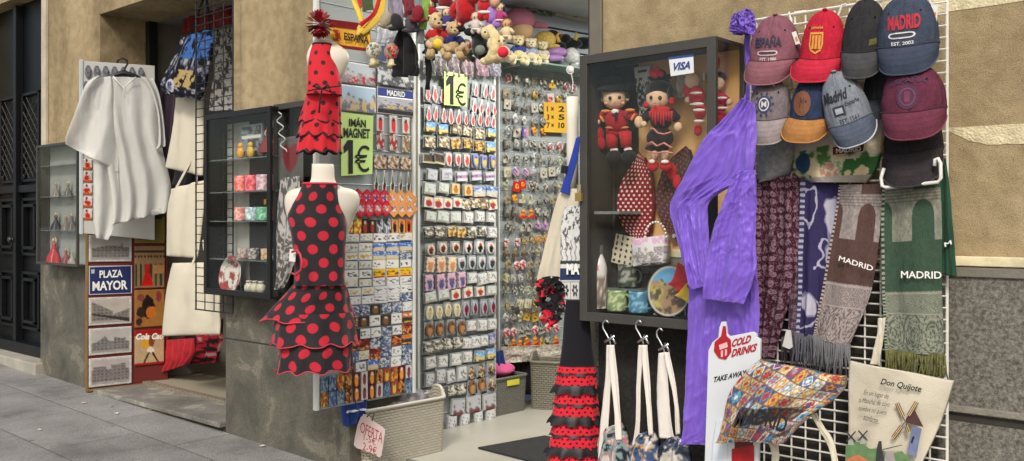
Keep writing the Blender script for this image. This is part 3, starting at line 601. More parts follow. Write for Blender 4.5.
sheet('left_sleeve', [(97, 77, 112, 78), (86, 86, 116, 96), (76, 112, 119, 130), (67, 136, 119, 168), (66, 145, 117, 172)], PP, pm, pon, 36, 36, lambda u, v, s, z: .06 + .025 * np.sin(u * 9 + v * 3) + .014 * fbm(u * 8, v * 8, 6), thick=.001)
sheet('left_tail', [(93, 150, 118, 168), (94, 190, 119, 195), (94, 220, 116, 222), (96, 238, 108, 240)], PP, pm, pon, 20, 30, lambda u, v, s, z: .03 + .02 * np.sin(u * 7) + .01 * fbm(u * 6, v * 8, 7), thick=.001)
sheet('right_sleeve', [(140, 78, 153, 80), (150, 92, 159, 96), (157, 115, 163, 120), (158, 142, 165, 144), (155, 150, 164, 147)], PP, pm, pon, 20, 26, lambda u, v, s, z: .08 + .015 * np.sin(u * 6), thick=.001)
MB().tube([PP.at(x, y, .11) for x, y in ((113, 76), (118, 82), (124, 88), (130, 82), (136, 77))], .005, 6).tube([PP.at(124, 86, .115), PP.at(124.5, 98, .12)], .003, 5).build('neck_drawstring', paint(206, 204, 198), pon, smooth=True)
# hanging textiles in the left opening
PA = YP(.12)
def strapbag(label, rows, pl, m=CANVAS, straps=None, col=None, seed=1, group=None, nm='tote_bag', cat='tote bag', a=.012, k=2.2, nu=26, nv=30):
    t = thing(nm, label, cat, pl.at((rows[-1][0] + rows[-1][2]) / 2, rows[-1][1]), group)
    sheet('bag_body', rows, pl, m, t, nu, nv, lambda u, v, s, z: .015 + .025 * np.sin(np.pi * u) ** .6 * np.sin(np.pi * np.clip(v, 0, 1)) ** .5 + a * np.sin(u * k * 6.28 + seed) * (1 - .5 * v) + .012 * (fbm(u * 5, v * 5, seed) - .5), col=col, thick=.012, soft=False if len(rows) < 3 else True)
    for s in straps or []:
        n = len(s); m_ = MB(); P = [pl.at(x, y, .03) for x, y in s]; w_ = .012
        for i in range(n - 1):
            q = (P[i + 1] - P[i]).normalized().cross(pl.n) * w_; m_.hexa([P[i] - q, P[i] + q, P[i] + q - pl.n * .003, P[i] - q - pl.n * .003, P[i + 1] - q, P[i + 1] + q, P[i + 1] + q - pl.n * .003, P[i + 1] - q - pl.n * .003])
        m_.build('strap', m, t)
    return t
PG = YP(-.10)
strapbag('plain cream canvas bag, topmost of three hanging behind the black wire grid', [(179, 98, 205, 96), (175, 130, 205, 128), (168, 168, 204, 176)], PA, straps=[[(184, 99), (199, 68), (201, 60)], [(201, 98), (205, 80), (203, 60)]], seed=2)
strapbag('plain cream canvas bag, middle of three, its straps looping over the grid', [(172, 189, 206, 180), (168, 215, 204, 212), (168, 256, 198, 258)], PA, straps=[[(176, 188), (190, 162), (195, 150)], [(196, 184), (197, 165), (197, 150)]], seed=4)
strapbag('longest plain cream canvas bag, lowest of three and reaching under the grid', [(174, 263, 222, 262), (168, 290, 222, 300), (163, 336, 222, 334)], PA, straps=[[(192, 264), (198, 250), (199, 240)], [(210, 263), (204, 250), (203, 240)]], seed=6)
def bluebag(u, v, s, z):
    n = fbm(u * 15, v * 16, 21); c = lerpc(np.array(S(20, 22, 30)), np.array(S(84, 86, 106)), (n > .55) * 1.0); c[(n > .66)] = S(150, 150, 150); q = (v < .34) & (n > .5) & (u > .3); c[q] = S(60, 96, 156); q = (v > .45) & (v < .75) & (abs(u - .6) < .22) & (n > .45); c[q] = S(168, 146, 96)
    rr = np.hypot((u - .3) * 1.2, v - .75); c[abs(rr - .12) < .025] = S(176, 176, 196); return c
strapbag('black and blue printed bag with city pictures hanging tilted at the left doorway', [(184, 36, 214, 30), (178, 52, 212, 50), (168, 72, 208, 76), (162, 84, 204, 92), (168, 94, 200, 100)], YP(-.02), VCF, straps=[[(190, 37), (199, 10), (204, -4)], [(210, 32), (208, 10), (206, -4)]], col=bluebag, seed=3, nu=60, nv=60, nm='printed_bag', cat='bag')
def grid(name, label, pl, pts, nu, nz, r, m, frame=True, hook=False):
    (x0, y0), (x1, y1), (xb, yb) = pts; ua, za = pl.uz(x0, y0); ub, _ = pl.uz(x1, y1); _, zz = pl.uz(xb, yb); m_ = MB()
    t = thing(name, label, 'wire grid', pl.pt((ua + ub) / 2, zz))
    for k in range(nu + 1):
        u = ua + (ub - ua) * k / nu; m_.tube([pl.pt(u, zz, .0), pl.pt(u, za, .0)], r * (1.5 if k in (0, nu) else 1), 6)
    m2 = MB()
    for k in range(nz + 1):
        z = zz + (za - zz) * k / nz; m2.tube([pl.pt(ua, z, r * 1.6), pl.pt(ub, z, r * 1.6)], r * (1.5 if k in (0, nz) else 1), 6)
    m_.build('upright_wires', m, t); m2.build('cross_wires', m, t); return t
grid('wire_grid', 'black wire display grid hanging beside the left glass case', YP(-.09), ((196, -40), (233, -44), (196, 309)), 4, 42, .0035, BLACKM)
# things inside the left shop
def hangcloth(name, label, cat, rows, pl, m, k=4, a=.02, seed=2, col=None, group=None, thick=.004, nu=26, nv=26, n=.012, base=0):
    return tag(sheet(name, rows, pl, m, nu=nu, nv=nv, off=folds(k, a, seed, seed, n), col=col, thick=thick, base=base), label, cat, group)
hangcloth('red_textile', 'dark red textile hanging high inside the left shop', 'textile', [(183, 6, 232, -2), (184, 34, 232, 24)], YP(.55), fab(110, 26, 24), 3, seed=3)
def lace(u, v, s, z):
    n = fbm(u * 14, v * 22, 5); c = lerpc(np.array(S(60, 58, 56)), np.array(S(150, 148, 142)), (n > .48) * 1.0); return c
hangcloth('patterned_scarf', 'grey and black patterned scarf hanging behind the black grid', 'scarf', [(214, 28, 236, 26), (214, 70, 236, 68), (212, 112, 236, 110)], YP(.62), VCF, 2, seed=5, col=lace, nu=40, nv=60)
hangcloth('dark_scarf', 'dark navy and maroon scarf hanging at the edge of the left doorway', 'scarf', [(160, 82, 182, 90), (160, 140, 178, 150), (162, 180, 172, 184)], YP(.5), fab(44, 30, 44), 3, .015, 6)
def redmix(u, v, s, z):
    n = fbm(u * 12, v * 8, 9); c = lerpc(np.array(S(26, 20, 22)), np.array(S(140, 26, 40)), (n > .47) * 1.0); c[n > .64] = S(150, 120, 120); return c
hangcloth('red_skirt', 'red and black ruffled clothes hanging low inside the left shop', 'clothing', [(165, 318, 224, 318), (164, 345, 226, 342), (163, 366, 224, 362)], YP(.75), VCF, 6, .04, 8, redmix, nu=60, nv=30)
hangcloth('red_dress', 'bright red frilled skirt at the foot of the sign board', 'clothing', [(166, 340, 196, 338), (166, 360, 196, 352), (165, 372, 190, 364)], YP(.5), fab(150, 26, 36), 5, .03, 9)
hangcloth('folded_dark_textile', 'bunch of dark textiles between the canvas bags and the grid', 'textile', [(176, 160, 206, 158), (176, 185, 206, 186)], YP(.35), fab(30, 28, 32), 5, .03, 4)
# left glass case on the wall
PL = YP(-.20)
c1, u0, u1, zb, zt = case('tall black glass case of cups and a plate in front of the black grid', PL, 203.5, 270, 115, 106, 292, 300.5, .17, (.19, .40, .56, .74), BLACKM, .035, (48, 48, 50))
MB().pbox(PL, u0 + .04, u0 + .30, zb + .05, zt - .05, -.155, -.15).build('back_lining', mat('white_lining', (158, 158, 152), .7), c1)
q = PL.pt(u1 - .04, (zb + zt) / 2 + .02, .012); MB().tube([q, q + Vector((0, 0, -.03)), q + Vector((.012, 0, -.03)), q + Vector((.012, 0, 0))], .004, 6).build('padlock', mat('brass', (170, 140, 70), .4, metal=.8), c1)
Pm = YP(-.11); ordn = ['first', 'second', 'third', 'fourth', 'fifth', 'sixth', 'seventh', 'eighth', 'ninth', 'tenth', 'eleventh', 'twelfth']
for sf, cols, lab in ((.56, ((206, 96, 90), (190, 70, 80), (170, 140, 150), (150, 90, 80)), 'third shelf up'), (.40, ((196, 130, 120), (150, 170, 176), (100, 160, 130), (196, 96, 96)), 'second shelf up')):
    for k, c in enumerate(cols):
        mug(u0 + .30 + k * .125, zb + (zt - zb) * sf + .008, .042, .1 if sf > .5 else .085, Pm, 0, c, 'small printed souvenir cup, %s from left on the %s of the black case' % (ordn[k], lab), group='souvenir cups in the black case')
for k, c in enumerate(((214, 150, 50), (200, 160, 60), (90, 80, 80), (220, 150, 60))):
    u = u0 + .30 + k * .115; z = zb + (zt - zb) * .74 + .012
    m_ = MB().ell(Pm.pt(u, z + .035), Vector((.03, 0, 0)), Vector((0, .025, 0)), Vector((0, 0, .04))).ell(Pm.pt(u, z + .08), Vector((.022, 0, 0)), Vector((0, .02, 0)), Vector((0, 0, .02)))
    tag(m_.build('small_ornament', plastic(*c), smooth=True), 'small %s ornament, %s from left on the top shelf of the black case' % ('dark' if k == 2 else 'orange', ordn[k]), 'ornament', 'ornaments in the black case')
def platecol(base, seed, kind=0):
    def f(x, y):
        r = np.hypot(x, y); n = fbm(x * 4 + 5, y * 4 + 5, seed, 5); c = np.zeros(x.shape + (3,)) + np.array(S(206, 200, 190))
        if kind == 0: c[n > .54] = S(150, 50, 46); c[(n > .46) & (n < .5)] = S(70, 60, 60); c[(r > .86)] = S(196, 190, 180); q = (r > .86) & (n > .5); c[q] = S(150, 60, 60)
        else:
            c[:] = S(96, 150, 190); q = y < .35 + .3 * (vnoise(x * 5 + 9, x * 0, seed) - .4); c[q] = S(150, 120, 80); q2 = q & (x < -.3); c[q2] = S(160, 150, 70); dk = q & (n > .52); c[dk] = S(80, 66, 54); c[q & (n < .4)] = S(150, 120, 100); c[(r > .9)] = S(180, 176, 160); c[(r > .97)] = S(30, 30, 34)
        return c
    return f
def plate(pl, px, py, rx_m, off, label, colf, tilt=.15, R_=None, stand=True):
    Rr = R_ or rx_m; c = pl.at(px, py, off); t = thing('souvenir_plate', label, 'plate', c - Vector((0, 0, Rr))); V = []; C = []; N = 48; M = 16
    for i in range(M + 1):
        r = i / M
        for k in range(N):
            a = 2 * math.pi * k / N; x, y = r * math.cos(a), r * math.sin(a); V.append(c + pl.d * x * Rr + Vector((0, 0, y * Rr)) + pl.n * (.012 * max(0, r - .7) / .3 - y * Rr * tilt)); C.append((x, y))
    C = np.array(C); cc = colf(C[:, 0], C[:, 1]); nV = len(V); V += [v - pl.n * .006 for v in V]
    Fc = [(i * N + k, (i + 1) * N + k, (i + 1) * N + (k + 1) % N, i * N + (k + 1) % N) for i in range(M) for k in range(N)]; Fc += [tuple(j + nV for j in f[::-1]) for f in Fc]; Fc += [(M * N + k, M * N + k + nV, M * N + (k + 1) % N + nV, M * N + (k + 1) % N) for k in range(N)]
    mk('dish', V, Fc, VCG, t, cols=np.concatenate([cc, cc]), smooth=True)
    if stand:
        m_ = MB()
        for s in (-1, 1): p = c + pl.d * s * Rr * .45 - Vector((0, 0, Rr * .9)); m_.tube([p + pl.n * .045, p - Vector((0, 0, Rr * .1)) + pl.n * .02, p - Vector((0, 0, Rr * .1)) - pl.n * .04, p + Vector((0, 0, Rr * .7)) - pl.n * .03], .004, 6)
        m_.build('wire_stand', CHROME, t)
    return t
plate(PL, 231, 275, .10, -.07, 'white souvenir plate with red pictures at the bottom of the black case', platecol(0, 7), R_=.125)
for k in range(3):
    q = YP(-.13).at(249 + k * 6, 292); q.z = zb + .017
    tag(MB().ell(q + Vector((0, 0, .035)), Vector((.032, 0, 0)), Vector((0, .03, 0)), Vector((0, 0, .035)), lump=.15, seed=k).torus(q + Vector((0, 0, .075)), Vector((.015, 0, 0)), Vector((0, .015, 0)), .006, 10, 5).build('china_bell', plastic(184, 178, 160), smooth=True), 'small cream china ornament, %s of three right of the plate in the black case' % ('left', 'middle', 'right')[k], 'ornament', 'china ornaments beside the plate')
def tin(pl, u, z, w_, h, d, c1_, c2_, label, off=0, nm='souvenir_box'):
    def f(u_, v_, s, zz): n = fbm(u_ * 5, v_ * 5, int(abs(u) * 100) % 13); c = flat(c1_, u_); c[n > .5] = S(c2_); c[(v_ > .4) & (v_ < .55)] = S(200, 196, 190); return c
    a = pl.pt(u, z, off); V = MB().pbox(pl, u - w_ / 2, u + w_ / 2, z, z + h, off - d, off); t = thing(nm, label, 'souvenir', a)
    V.build('box', plastic(*c1_), t, bevel=.003)
    o = mkpic(pl, u, z + h / 2, w_ * .9, h * .85, off + .0012, f, t); return t
def mkpic(pl, u, zc, w_, h, off, f, parent, n=14):
    us = np.linspace(0, 1, n + 1); U, Vv = np.meshgrid(us, us); base = np.array(pl.pt(u, zc, off)); P = base + (U - .5)[..., None] * w_ * np.array(pl.d) + (.5 - Vv)[..., None] * h * np.array((0, 0, 1)); idx = np.arange((n + 1) ** 2).reshape(n + 1, n + 1)
    Fc = np.stack([idx[:-1, :-1], idx[1:, :-1], idx[1:, 1:], idx[:-1, 1:]], -1).reshape(-1, 4).tolist()
    return mk('picture', P.reshape(-1, 3), Fc, VCG, parent, cols=np.asarray(f(U, Vv, U, Vv)))
tin(Pm, u0 + .42, zt - .25, .24, .17, .02, (120, 130, 136), (60, 56, 54), 'flat grey city picture box standing at the top of the black case')
figurine(u0 + .62, zt - .27, .2, Pm, 0, (120, 40, 40), 'dim red dancer figurine at the top right of the black case')
for k, (f_, sf, c, l) in enumerate(((.28, .19, (150, 120, 110), 'pale'), (.4, .19, (90, 80, 90), 'mauve grey'), (.55, .19, (170, 130, 60), 'ochre'), (.66, .19, (60, 90, 110), 'blue'))):
    mug(u0 + f_ * .98 + .02, zb + (zt - zb) * sf + .008, .036, .07, Pm, -.02, c, '%s small cup on the lowest shelf of the black case' % l, group='souvenir cups in the black case', band=(190, 184, 176))
# second wall case, dark with embroidery
P2 = YP(-.14)
c2, u0, u1, zb, zt = case('narrow dark case behind the mannequins with a heart card inside', P2, 273, 320, 105, 97.5, 316, 322, .12, (.8,), DARKM, .035, (34, 36, 38))
def heart(u, v, s, z):
    c = flat((84, 82, 80), u); x, y = (u - .5) * 2.6, (.5 - v) * 2.6 + .1; c[(x * x + y * y - .5) ** 3 - x * x * y ** 3 * 1.6 < 0] = S(110, 34, 40); return c
Pm2 = YP(-.2); uu, zz = P2.uz(290, 160)
def up(o, *a): tag(o, *a); return o
tag(sheet('heart_card', [(278, 138, 303, 135), (278, 184, 303, 183)], YP(-.125), VC, nu=22, nv=22, col=heart, soft=False, thick=.003), 'pale card with a dark red heart inside the narrow dark case', 'card')
tag(MB().tube([YP(-.15).at(278.5 + 3 * math.sin(k * 1.1) + k * .3, 112 + k * 2.1) for k in range(20)], .004, 6).build('white_cord', plastic(180, 180, 176), smooth=True), 'thin wavy white cord hanging in the narrow dark case', 'cord')
def grl(u, v, s, z): n = fbm(u * 16, v * 30, 3); return lerpc(np.array(S(84, 84, 82)), np.array(S(170, 168, 164)), (n > .5) * .9)
hangcloth('lace_shawl', 'grey lace shawl hanging behind the polka dot dress', 'shawl', [(281, 178, 300, 176), (276, 235, 302, 232), (277, 262, 296, 258), (277, 290, 284, 288)], YP(-.17), VCF, 3, .012, 4, grl, nu=36, nv=70)
# ================================================================ MANNEQUINS IN FLAMENCO DRESSES
SKINM = mat('mannequin_shell', (206, 200, 186), .5, .04, 4)
RED, BLK = (206, 40, 62), (30, 28, 32)
def hem(V, n, row, m, parent, r=.006, name='piping'):
    P = [V[row * n + k] for k in range(n)]; return MB().tube(P, r, 5, False).build(name, m, parent, smooth=True)
def dress(label, pl, body, tiers, mats, pipe, neck, bust, straps, parent_label, bustlabel, pipe_r=.005, extra=None, off=0.0):
    pass
PMq = YP(-.42)
mn = thing('dress_mannequin', 'cream headless mannequin bust wearing the black polka dot dress', 'mannequin', PMq.at(318, 300))
loft('bust', [(164, 312, 333), (168, 312, 334), (180, 311, 335), (186, 306, 340), (190, 292, 354), (197, 286, 359), (208, 286, 358), (222, 289, 352), (245, 294, 345), (270, 298, 341), (284, 299, 340)], PMq, SKINM, mn, 40, 50, ratio=.4, cap=True)
dt = thing('polka_dot_dress', 'black halter dress with large red polka dots and three ruffled tiers', 'dress', PMq.at(315, 368))
PK = polka_mat('black_red_polka', (34, 30, 33), (178, 30, 50), .106, .235, asp=1.32)
PINK = mat('pink_piping', (176, 52, 68), .7, .08)
def bodruf(v, th): return 1 + .01 * math.sin(3 * th + 6 * v)
o, V, n = loft('bodice', [(184, 303, 337, 1.1), (192, 300, 338, 1.05), (205, 293, 341, .9), (217, 288.5, 345, .78), (226, 290, 346, .74), (245, 293, 345, .7), (265, 295, 344, .68), (285, 295, 344, .68)], PMq, PK, dt, 60, 40, bodruf, .72, off=.02, sq=.55)
hem(V, n, 0, PINK, dt, .006, 'neck_piping')
def ruffle(k, amp, ph, dz=.012):
    def f(v, th): g = v ** .7; w = math.sin(k * th + ph + .9 * math.sin(2 * th + ph)) + .22 * math.sin((2 * k + 1) * th + 1.3 * ph); return (1 + amp * g * w, -dz * g * w)
    return f
for rows, k, ph in (([(284, 294, 345), (292, 287, 348), (304, 276, 350), (318, 264, 355)], 6, .4), ([(312, 280, 352), (322, 276, 354), (333, 274, 355), (343, 273, 357)], 8, 2.1), ([(337, 282, 351), (348, 280, 352), (358, 279, 352), (369, 277, 352)], 9, 4.0)):
    o, V, n = loft('skirt_tier', rows, PMq, PK, dt, 150, 20, ruffle(k, .045, ph, .009), .72)
    hem(V, n, 20, PINK, dt, .0035, 'hem_piping')
MB().tube([PMq.at(x, y, .2) for x, y in ((292, 252), (297, 250), (300, 254), (302, 262), (301, 270), (296, 275), (292, 273))], .006, 6).build('pocket_piping', PINK, dt, smooth=True)
tagc = MB().prism(YP(-.60), [(290, 249), (296, 250), (295.3, 262), (289.3, 261)], 0, .002); tagc.build('price_tag', paint(214, 210, 204), dt)
# red child dress above
PMs = YP(-.40)
ms = thing('child_mannequin', 'white child size mannequin bust in the small red dress', 'mannequin', PMs.at(318, 150))
loft('bust', [(24, 316, 330), (38, 315, 331), (44, 312, 338), (50, 309, 346), (58, 307, 349), (66, 308, 347), (76, 309, 343), (90, 309, 337), (140, 308, 335)], PMs, SKINM, ms, 36, 40, ratio=.42, cap=True)
sdr = thing('child_polka_dot_dress', 'small red sleeveless dress with black dots and black edged frills', 'dress', PMs.at(318, 152))
PKR = polka_mat('red_black_polka', (188, 28, 42), (50, 22, 28), .082, .15, asp=1.3); BEDGE = mat('black_edging', (38, 26, 32), .7, .08)
o, V, n = loft('bodice', [(45, 313, 331, 1.2), (56, 309.5, 334, 1.0), (70, 308, 338, .8), (84, 307.5, 341, .72), (95, 307, 341.5, .7)], PMs, PKR, sdr, 50, 24, bodruf, .74, off=.02, sq=.55); hem(V, n, 0, BEDGE, sdr, .005, 'neck_edging')
for rows, k, ph in (([(94, 307, 340), (103, 305, 340), (113, 302, 340), (122, 300, 340)], 8, .5), ([(116, 304, 338), (124, 301, 340), (131, 299.5, 340.5), (136, 298, 341)], 9, 2.5), ([(131, 302, 338), (138, 299, 340), (145, 298, 340.5), (152, 298, 340.5)], 9, 4.4)):
    o, V, n = loft('frill', rows, PMs, PKR, sdr, 120, 14, ruffle(k, .06, ph, .008), .75); hem(V, n, 14, BEDGE, sdr, .0045, 'frill_edging')
MB().tube([PMs.at(x, y, .14) for x, y in ((308, 91), (317, 89), (322, 89), (331, 87), (340, 86))], .004, 6).tube([PMs.at(x, y, .145) for x, y in ((322, 89), (317, 84), (313, 86), (322, 89), (328, 85), (331, 92), (322, 89), (320, 100), (319, 113))], .005, 6).build('waist_bow', BEDGE, sdr, smooth=True)
pm_ = thing('flower_pompom', 'dark red and white ribbon flower on the neck of the red child dress', 'hair flower', PMs.at(320, 24))
for nm_, seed, c in (('petals', 3, (140, 18, 34)), ('pale_petals', 5, (206, 120, 126))):
    m_ = MB(); c0_ = PMs.at(320, 24, .06); rn = random.Random(seed)
    for k in range(90 if seed == 3 else 26):
        d = Vector((rn.gauss(0, 1), rn.gauss(0, 1), rn.gauss(0, 1))).normalized(); s_ = d.cross(Vector((0, 0, 1))).normalized(); L_ = .078
        m_.add([c0_ + d * .02 - s_ * .004, c0_ + d * .02 + s_ * .004, c0_ + d * L_ * .8 + s_ * .013, c0_ + d * L_, c0_ + d * L_ * .8 - s_ * .013], [(0, 1, 2, 3, 4)])
    m_.build(nm_, fab(*c), pm_)
# ================================================================ MAGNET PANELS
PAp = XP(-4.222); PBp = XP(CB)
st = XP(CB - .24).at(497.5, 200); PCp = Plane(st.x, st.y, math.cos(R(80)), math.sin(R(80)))
BOARD = mat('grey_pegboard', (150, 158, 158), .6, .05, 6)
def panel(label, pl, x0, x1, ytop, yb0, yb1, fr=.02, name='magnet_rack'):
    u0, z0 = pl.uz(x0, yb0); u1, z1 = pl.uz(x1, yb1); _, zt = pl.uz(x1, ytop); zb = (z0 + z1) / 2
    t = thing(name, label, 'display rack', pl.pt((u0 + u1) / 2, zb)); MB().pbox(pl, u0, u1, zb, zt, -.012, -.002).build('board', BOARD, t)
    m_ = MB(); m_.pbox(pl, u0 - fr, u0, zb, zt, -.02, .012); m_.pbox(pl, u1, u1 + fr, zb, zt, -.02, .012); m_.build('frame', mat('white_frame', (206, 208, 204), .45, .05), t, bevel=.002)
    m_ = MB(); z = zb + .05
    while z < zt: m_.tube([pl.pt(u0, z, .0), pl.pt(u1, z, .0)], .0022, 5); z += .1
    m_.build('wires', STEEL, t); return t, u0, u1, zb, zt
pa = panel('grey panel standing out from the wall, covered in flat picture magnets', PAp, 318, 412, -30, 412, 391.5)
pb = panel('tall grey panel in the shop entrance hung with rows of carded magnets', PBp, 419, 493, -20, 443, 421)
pcn = panel('rear grey panel crowded with metal keyrings under a shelf', PCp, 499, 597, 66, 366, 352, .012, 'keyring_rack')
def rect_item(w_, h, colf, n=8, thick=.004, round_=0, card=None):
    """magnet mesh in local XZ facing -Y with a coloured face, back and sides"""
    us = np.linspace(-1, 1, n + 1); U, Vv = np.meshgrid(us, -us); 
    if round_ == 1: X, Z = U * np.sqrt(1 - Vv ** 2 / 2), Vv * np.sqrt(1 - U ** 2 / 2)
    elif round_ == 2: X, Z = U * (1 - .5 * np.clip(-Vv, 0, 1) ** 2 * 1.1), Vv - .0 * U
    elif round_ == 3: X, Z = U * np.sqrt(1 - Vv ** 2 / 2) * (.55 + .45 * np.clip(-Vv * 1.4 + .2, 0, 1)), Vv * np.sqrt(1 - U ** 2 / 2)
    elif round_ == 4: X, Z = U * (.35 + .65 * (Vv < .0)) * np.sqrt(1 - Vv ** 2 / 2.2), Vv
    elif round_ == 5: X, Z = (U + Vv) / 2, (Vv - U) / 2
    elif round_ == 6: X, Z = U * (1 - .12 * np.cos(Vv * 9)), Vv * (1 - .1 * np.cos(U * 8))
    else: X, Z = U, Vv
    c = colf((U + 1) / 2, (1 - Vv) / 2); X = X * w_ / 2; Z = Z * h / 2; bul = 0 if round_ in (0, 5) else .004
    A = np.stack([X, -thick - bul * (1 - U ** 2) * (1 - Vv ** 2), Z], -1).reshape(-1, 3); Bk = A.copy(); Bk[:, 1] = .0; N = (n + 1) ** 2; idx = np.arange(N).reshape(n + 1, n + 1)
    f = np.stack([idx[:-1, :-1], idx[1:, :-1], idx[1:, 1:], idx[:-1, 1:]], -1).reshape(-1, 4); loop = list(idx[0, :]) + list(idx[1:, -1]) + list(idx[-1, -2::-1]) + list(idx[-2:0:-1, 0]); Lp = len(loop)
    Fc = f.tolist() + [(int(loop[k]), int(loop[(k + 1) % Lp]), int(loop[(k + 1) % Lp] + N), int(loop[k] + N)) for k in range(Lp)]
    P_ = np.concatenate([A, Bk]); extra = None
    if thick > .01:
        a_, b_, t_ = w_ * .60, h * .58, -.002; q = np.array([(-a_, t_, -b_), (a_, t_, -b_), (a_, t_, b_ * 1.12), (-a_, t_, b_ * 1.12), (-a_, 0, -b_), (a_, 0, -b_), (a_, 0, b_ * 1.12), (-a_, 0, b_ * 1.12)]); k0 = len(P_)
        Fc += [tuple(k0 + j for j in f_) for f_ in ((0, 1, 2, 3), (0, 4, 5, 1), (1, 5, 6, 2), (2, 6, 7, 3), (3, 7, 4, 0))]; P_ = np.concatenate([P_, q])
    me = bpy.data.meshes.new('magnet'); me.from_pydata(P_.tolist(), [], Fc); me.materials.append(VCG)
    a = me.color_attributes.new('Col', 'FLOAT_COLOR', 'POINT'); cc = np.ones((len(P_), 4)); cc[2 * N:, :3] = S(150, 156, 160); cc[:N, :3] = np.clip(c.reshape(-1, 3), 0, 1); cc[N:2 * N, :3] = cc[:N, :3] * .8; a.data.foreach_set('color', cc.ravel()); me.update(); return me
def pic(kind, seed, a=(200, 200, 200), b=(60, 60, 60), c=(200, 60, 50)):
    def f(u, v):
        n = fbm(u * 5 + seed, v * 5, seed, 4); n2 = vnoise(u * 9 + seed, v * 9, seed + 5); o = flat(a, u)
        if kind == 'sky':      # sky, skyline, ground
            o[v > .45 + .3 * (n2 - .5)] = S(b); o[(v > .8) & (n > .45)] = S(c); o[(n > .58) & (v < .4)] = S(216, 220, 224)
        elif kind == 'card': o[(n2 > .62) & (abs(v - .5) < .3)] = S(b); o[(v > .84)] = S(c) ; e = (u < .08) | (u > .92); o[e] = S(226, 224, 220)
        elif kind == 'fig': q = ((u - .5) / .28) ** 2 + ((v - .55) / .42) ** 2 < 1 + .8 * (n - .5); o[q] = S(b); q = ((u - .5) / .14) ** 2 + ((v - .22) / .12) ** 2 < 1; o[q] = S(c)
        elif kind == 'band': o[abs(v - .5) < .18] = S(b); o[(abs(v - .5) < .1) & (n2 > .5)] = S(c)
        elif kind == 'mix': o[n > .5] = S(b); o[(n > .42) & (n < .47)] = S(c); o[n2 > .8] = S(30, 28, 30)
        elif kind == 'tile': q = (abs(u - .5) + abs(v - .5)) < .33; o[q] = S(c); q = (n2 > .55) & q; o[q] = S(60, 80, 140); e = (np.abs(u - .5) > .4) | (np.abs(v - .5) > .4); o[e] = S(b)
        e = (u < .04) | (u > .96); o[e] *= .7; return o
    return f
nw = ['first', 'second', 'third', 'fourth', 'fifth', 'sixth', 'seventh', 'eighth', 'ninth', 'tenth', 'eleventh', 'twelfth', 'thirteenth', 'fourteenth', 'fifteenth', 'sixteenth', 'seventeenth', 'eighteenth', 'nineteenth', 'twentieth', 'twenty-first', 'twenty-second', 'twenty-third', 'twenty-fourth']
def put(me, name, pl, u, z, off, label, cat, group, tilt=0, sc=1):
    sc = sc * random.uniform(.95, 1.12); o = bpy.data.objects.new(name, me); scene.collection.objects.link(o); o.location = pl.pt(u, z, off); o.rotation_euler = (0, tilt, pl.th); o.scale = (sc, 1, sc); return tag(o, label, cat, group)
def item_row(pl, ypx, xref, x0, x1, n, metas, rownum, where, group, cat='magnet', name='magnet', off=.004, jit=.004, hang=0.012, right=True):
    """n items between pixels x0..x1 at the height seen at (xref, ypx)"""
    _, z = pl.uz(xref, ypx); ua, _ = pl.uz(x0, ypx); ub, _ = pl.uz(x1, ypx)
    for k in range(n):
        u = ua + (ub - ua) * (k + .5) / n; me, desc = metas[k * len(metas) // n] if isinstance(metas, list) else metas
        put(me, name, pl, u + random.uniform(-1, 1) * jit * .5, z + random.uniform(-1, 1) * jit * .6, off, '%s, %s from left, %s row, %s' % (desc, nw[k], nw[rownum], where), cat, group, random.uniform(-.06, .06) * (2 if hang else .5))
# --- panel A
lsz = (.092, .047); WA = 'outer panel'; GA = 'flat magnets on the outer panel'
def ML(kind, seed, a, b, c, desc, size=lsz, rd=0, n=10, th=.004): return (rect_item(size[0], size[1], pic(kind, seed, a, b, c), n, th, rd), desc)
psz = (.048, .082)
rowsA = []
cream, wht, grey_ = (216, 212, 198), (216, 218, 218), (150, 150, 150)
def A(y, x0, n, metas): rowsA.append((y, x0, n, metas))
A(126, 373, 3, [ML('fig', 2, (186, 190, 190), (206, 60, 60), (50, 40, 44), 'small card with two red dancers', (.06, .1)), ML('fig', 3, (196, 196, 190), (200, 70, 66), (60, 46, 40), 'small card with a red dancer', (.06, .1))])
A(144, 373, 3, [ML('mix', 4, (206, 204, 196), (170, 60, 60), (70, 70, 80), 'carded red and white magnet', (.06, .1)), ML('mix', 6, (206, 204, 196), (150, 120, 90), (90, 90, 60), 'carded cream picture magnet', (.06, .1))])
A(163.5, 373, 3, [ML('mix', 7, (212, 206, 190), (160, 120, 96), (90, 70, 60), 'cream triple picture magnet', (.085, .075))])
A(183, 371, 5, [ML('fig', 5, (190, 190, 184), (64, 56, 50), (170, 166, 156), 'black and white guitar shaped magnet', (.036, .13), 4, 12)])
for r__, y in enumerate((199, 209)):
    A(y, 352, 7, [ML('tile', 3 + r__, (190, 60, 66), (186, 28, 50), (214, 214, 214), 'diamond tile magnet with red border', (.13, .1), 5, 12), ML('tile', 4 + r__, (214, 150, 90), (220, 150, 80), (214, 214, 210), 'diamond tile magnet with orange border', (.13, .1), 5, 12)] if True else None)
rr = rowsA[-2:]; 
A(226, 345, 9, [ML('mix', 9, (226, 200, 60), (190, 90, 40), (230, 220, 150), 'yellow poster magnet', psz), ML('fig', 9, (60, 40, 36), (150, 60, 40), (210, 190, 170), 'dark poster magnet', psz), ML('mix', 12, (196, 200, 206), (60, 60, 60), (120, 130, 150), 'grey and white picture magnet', psz), ML('fig', 12, (206, 150, 90), (40, 30, 34), (200, 60, 40), 'tan and black poster magnet', psz), ML('fig', 14, (214, 110, 50), (40, 26, 30), (190, 40, 40), 'orange poster magnet with a dark figure', psz)])
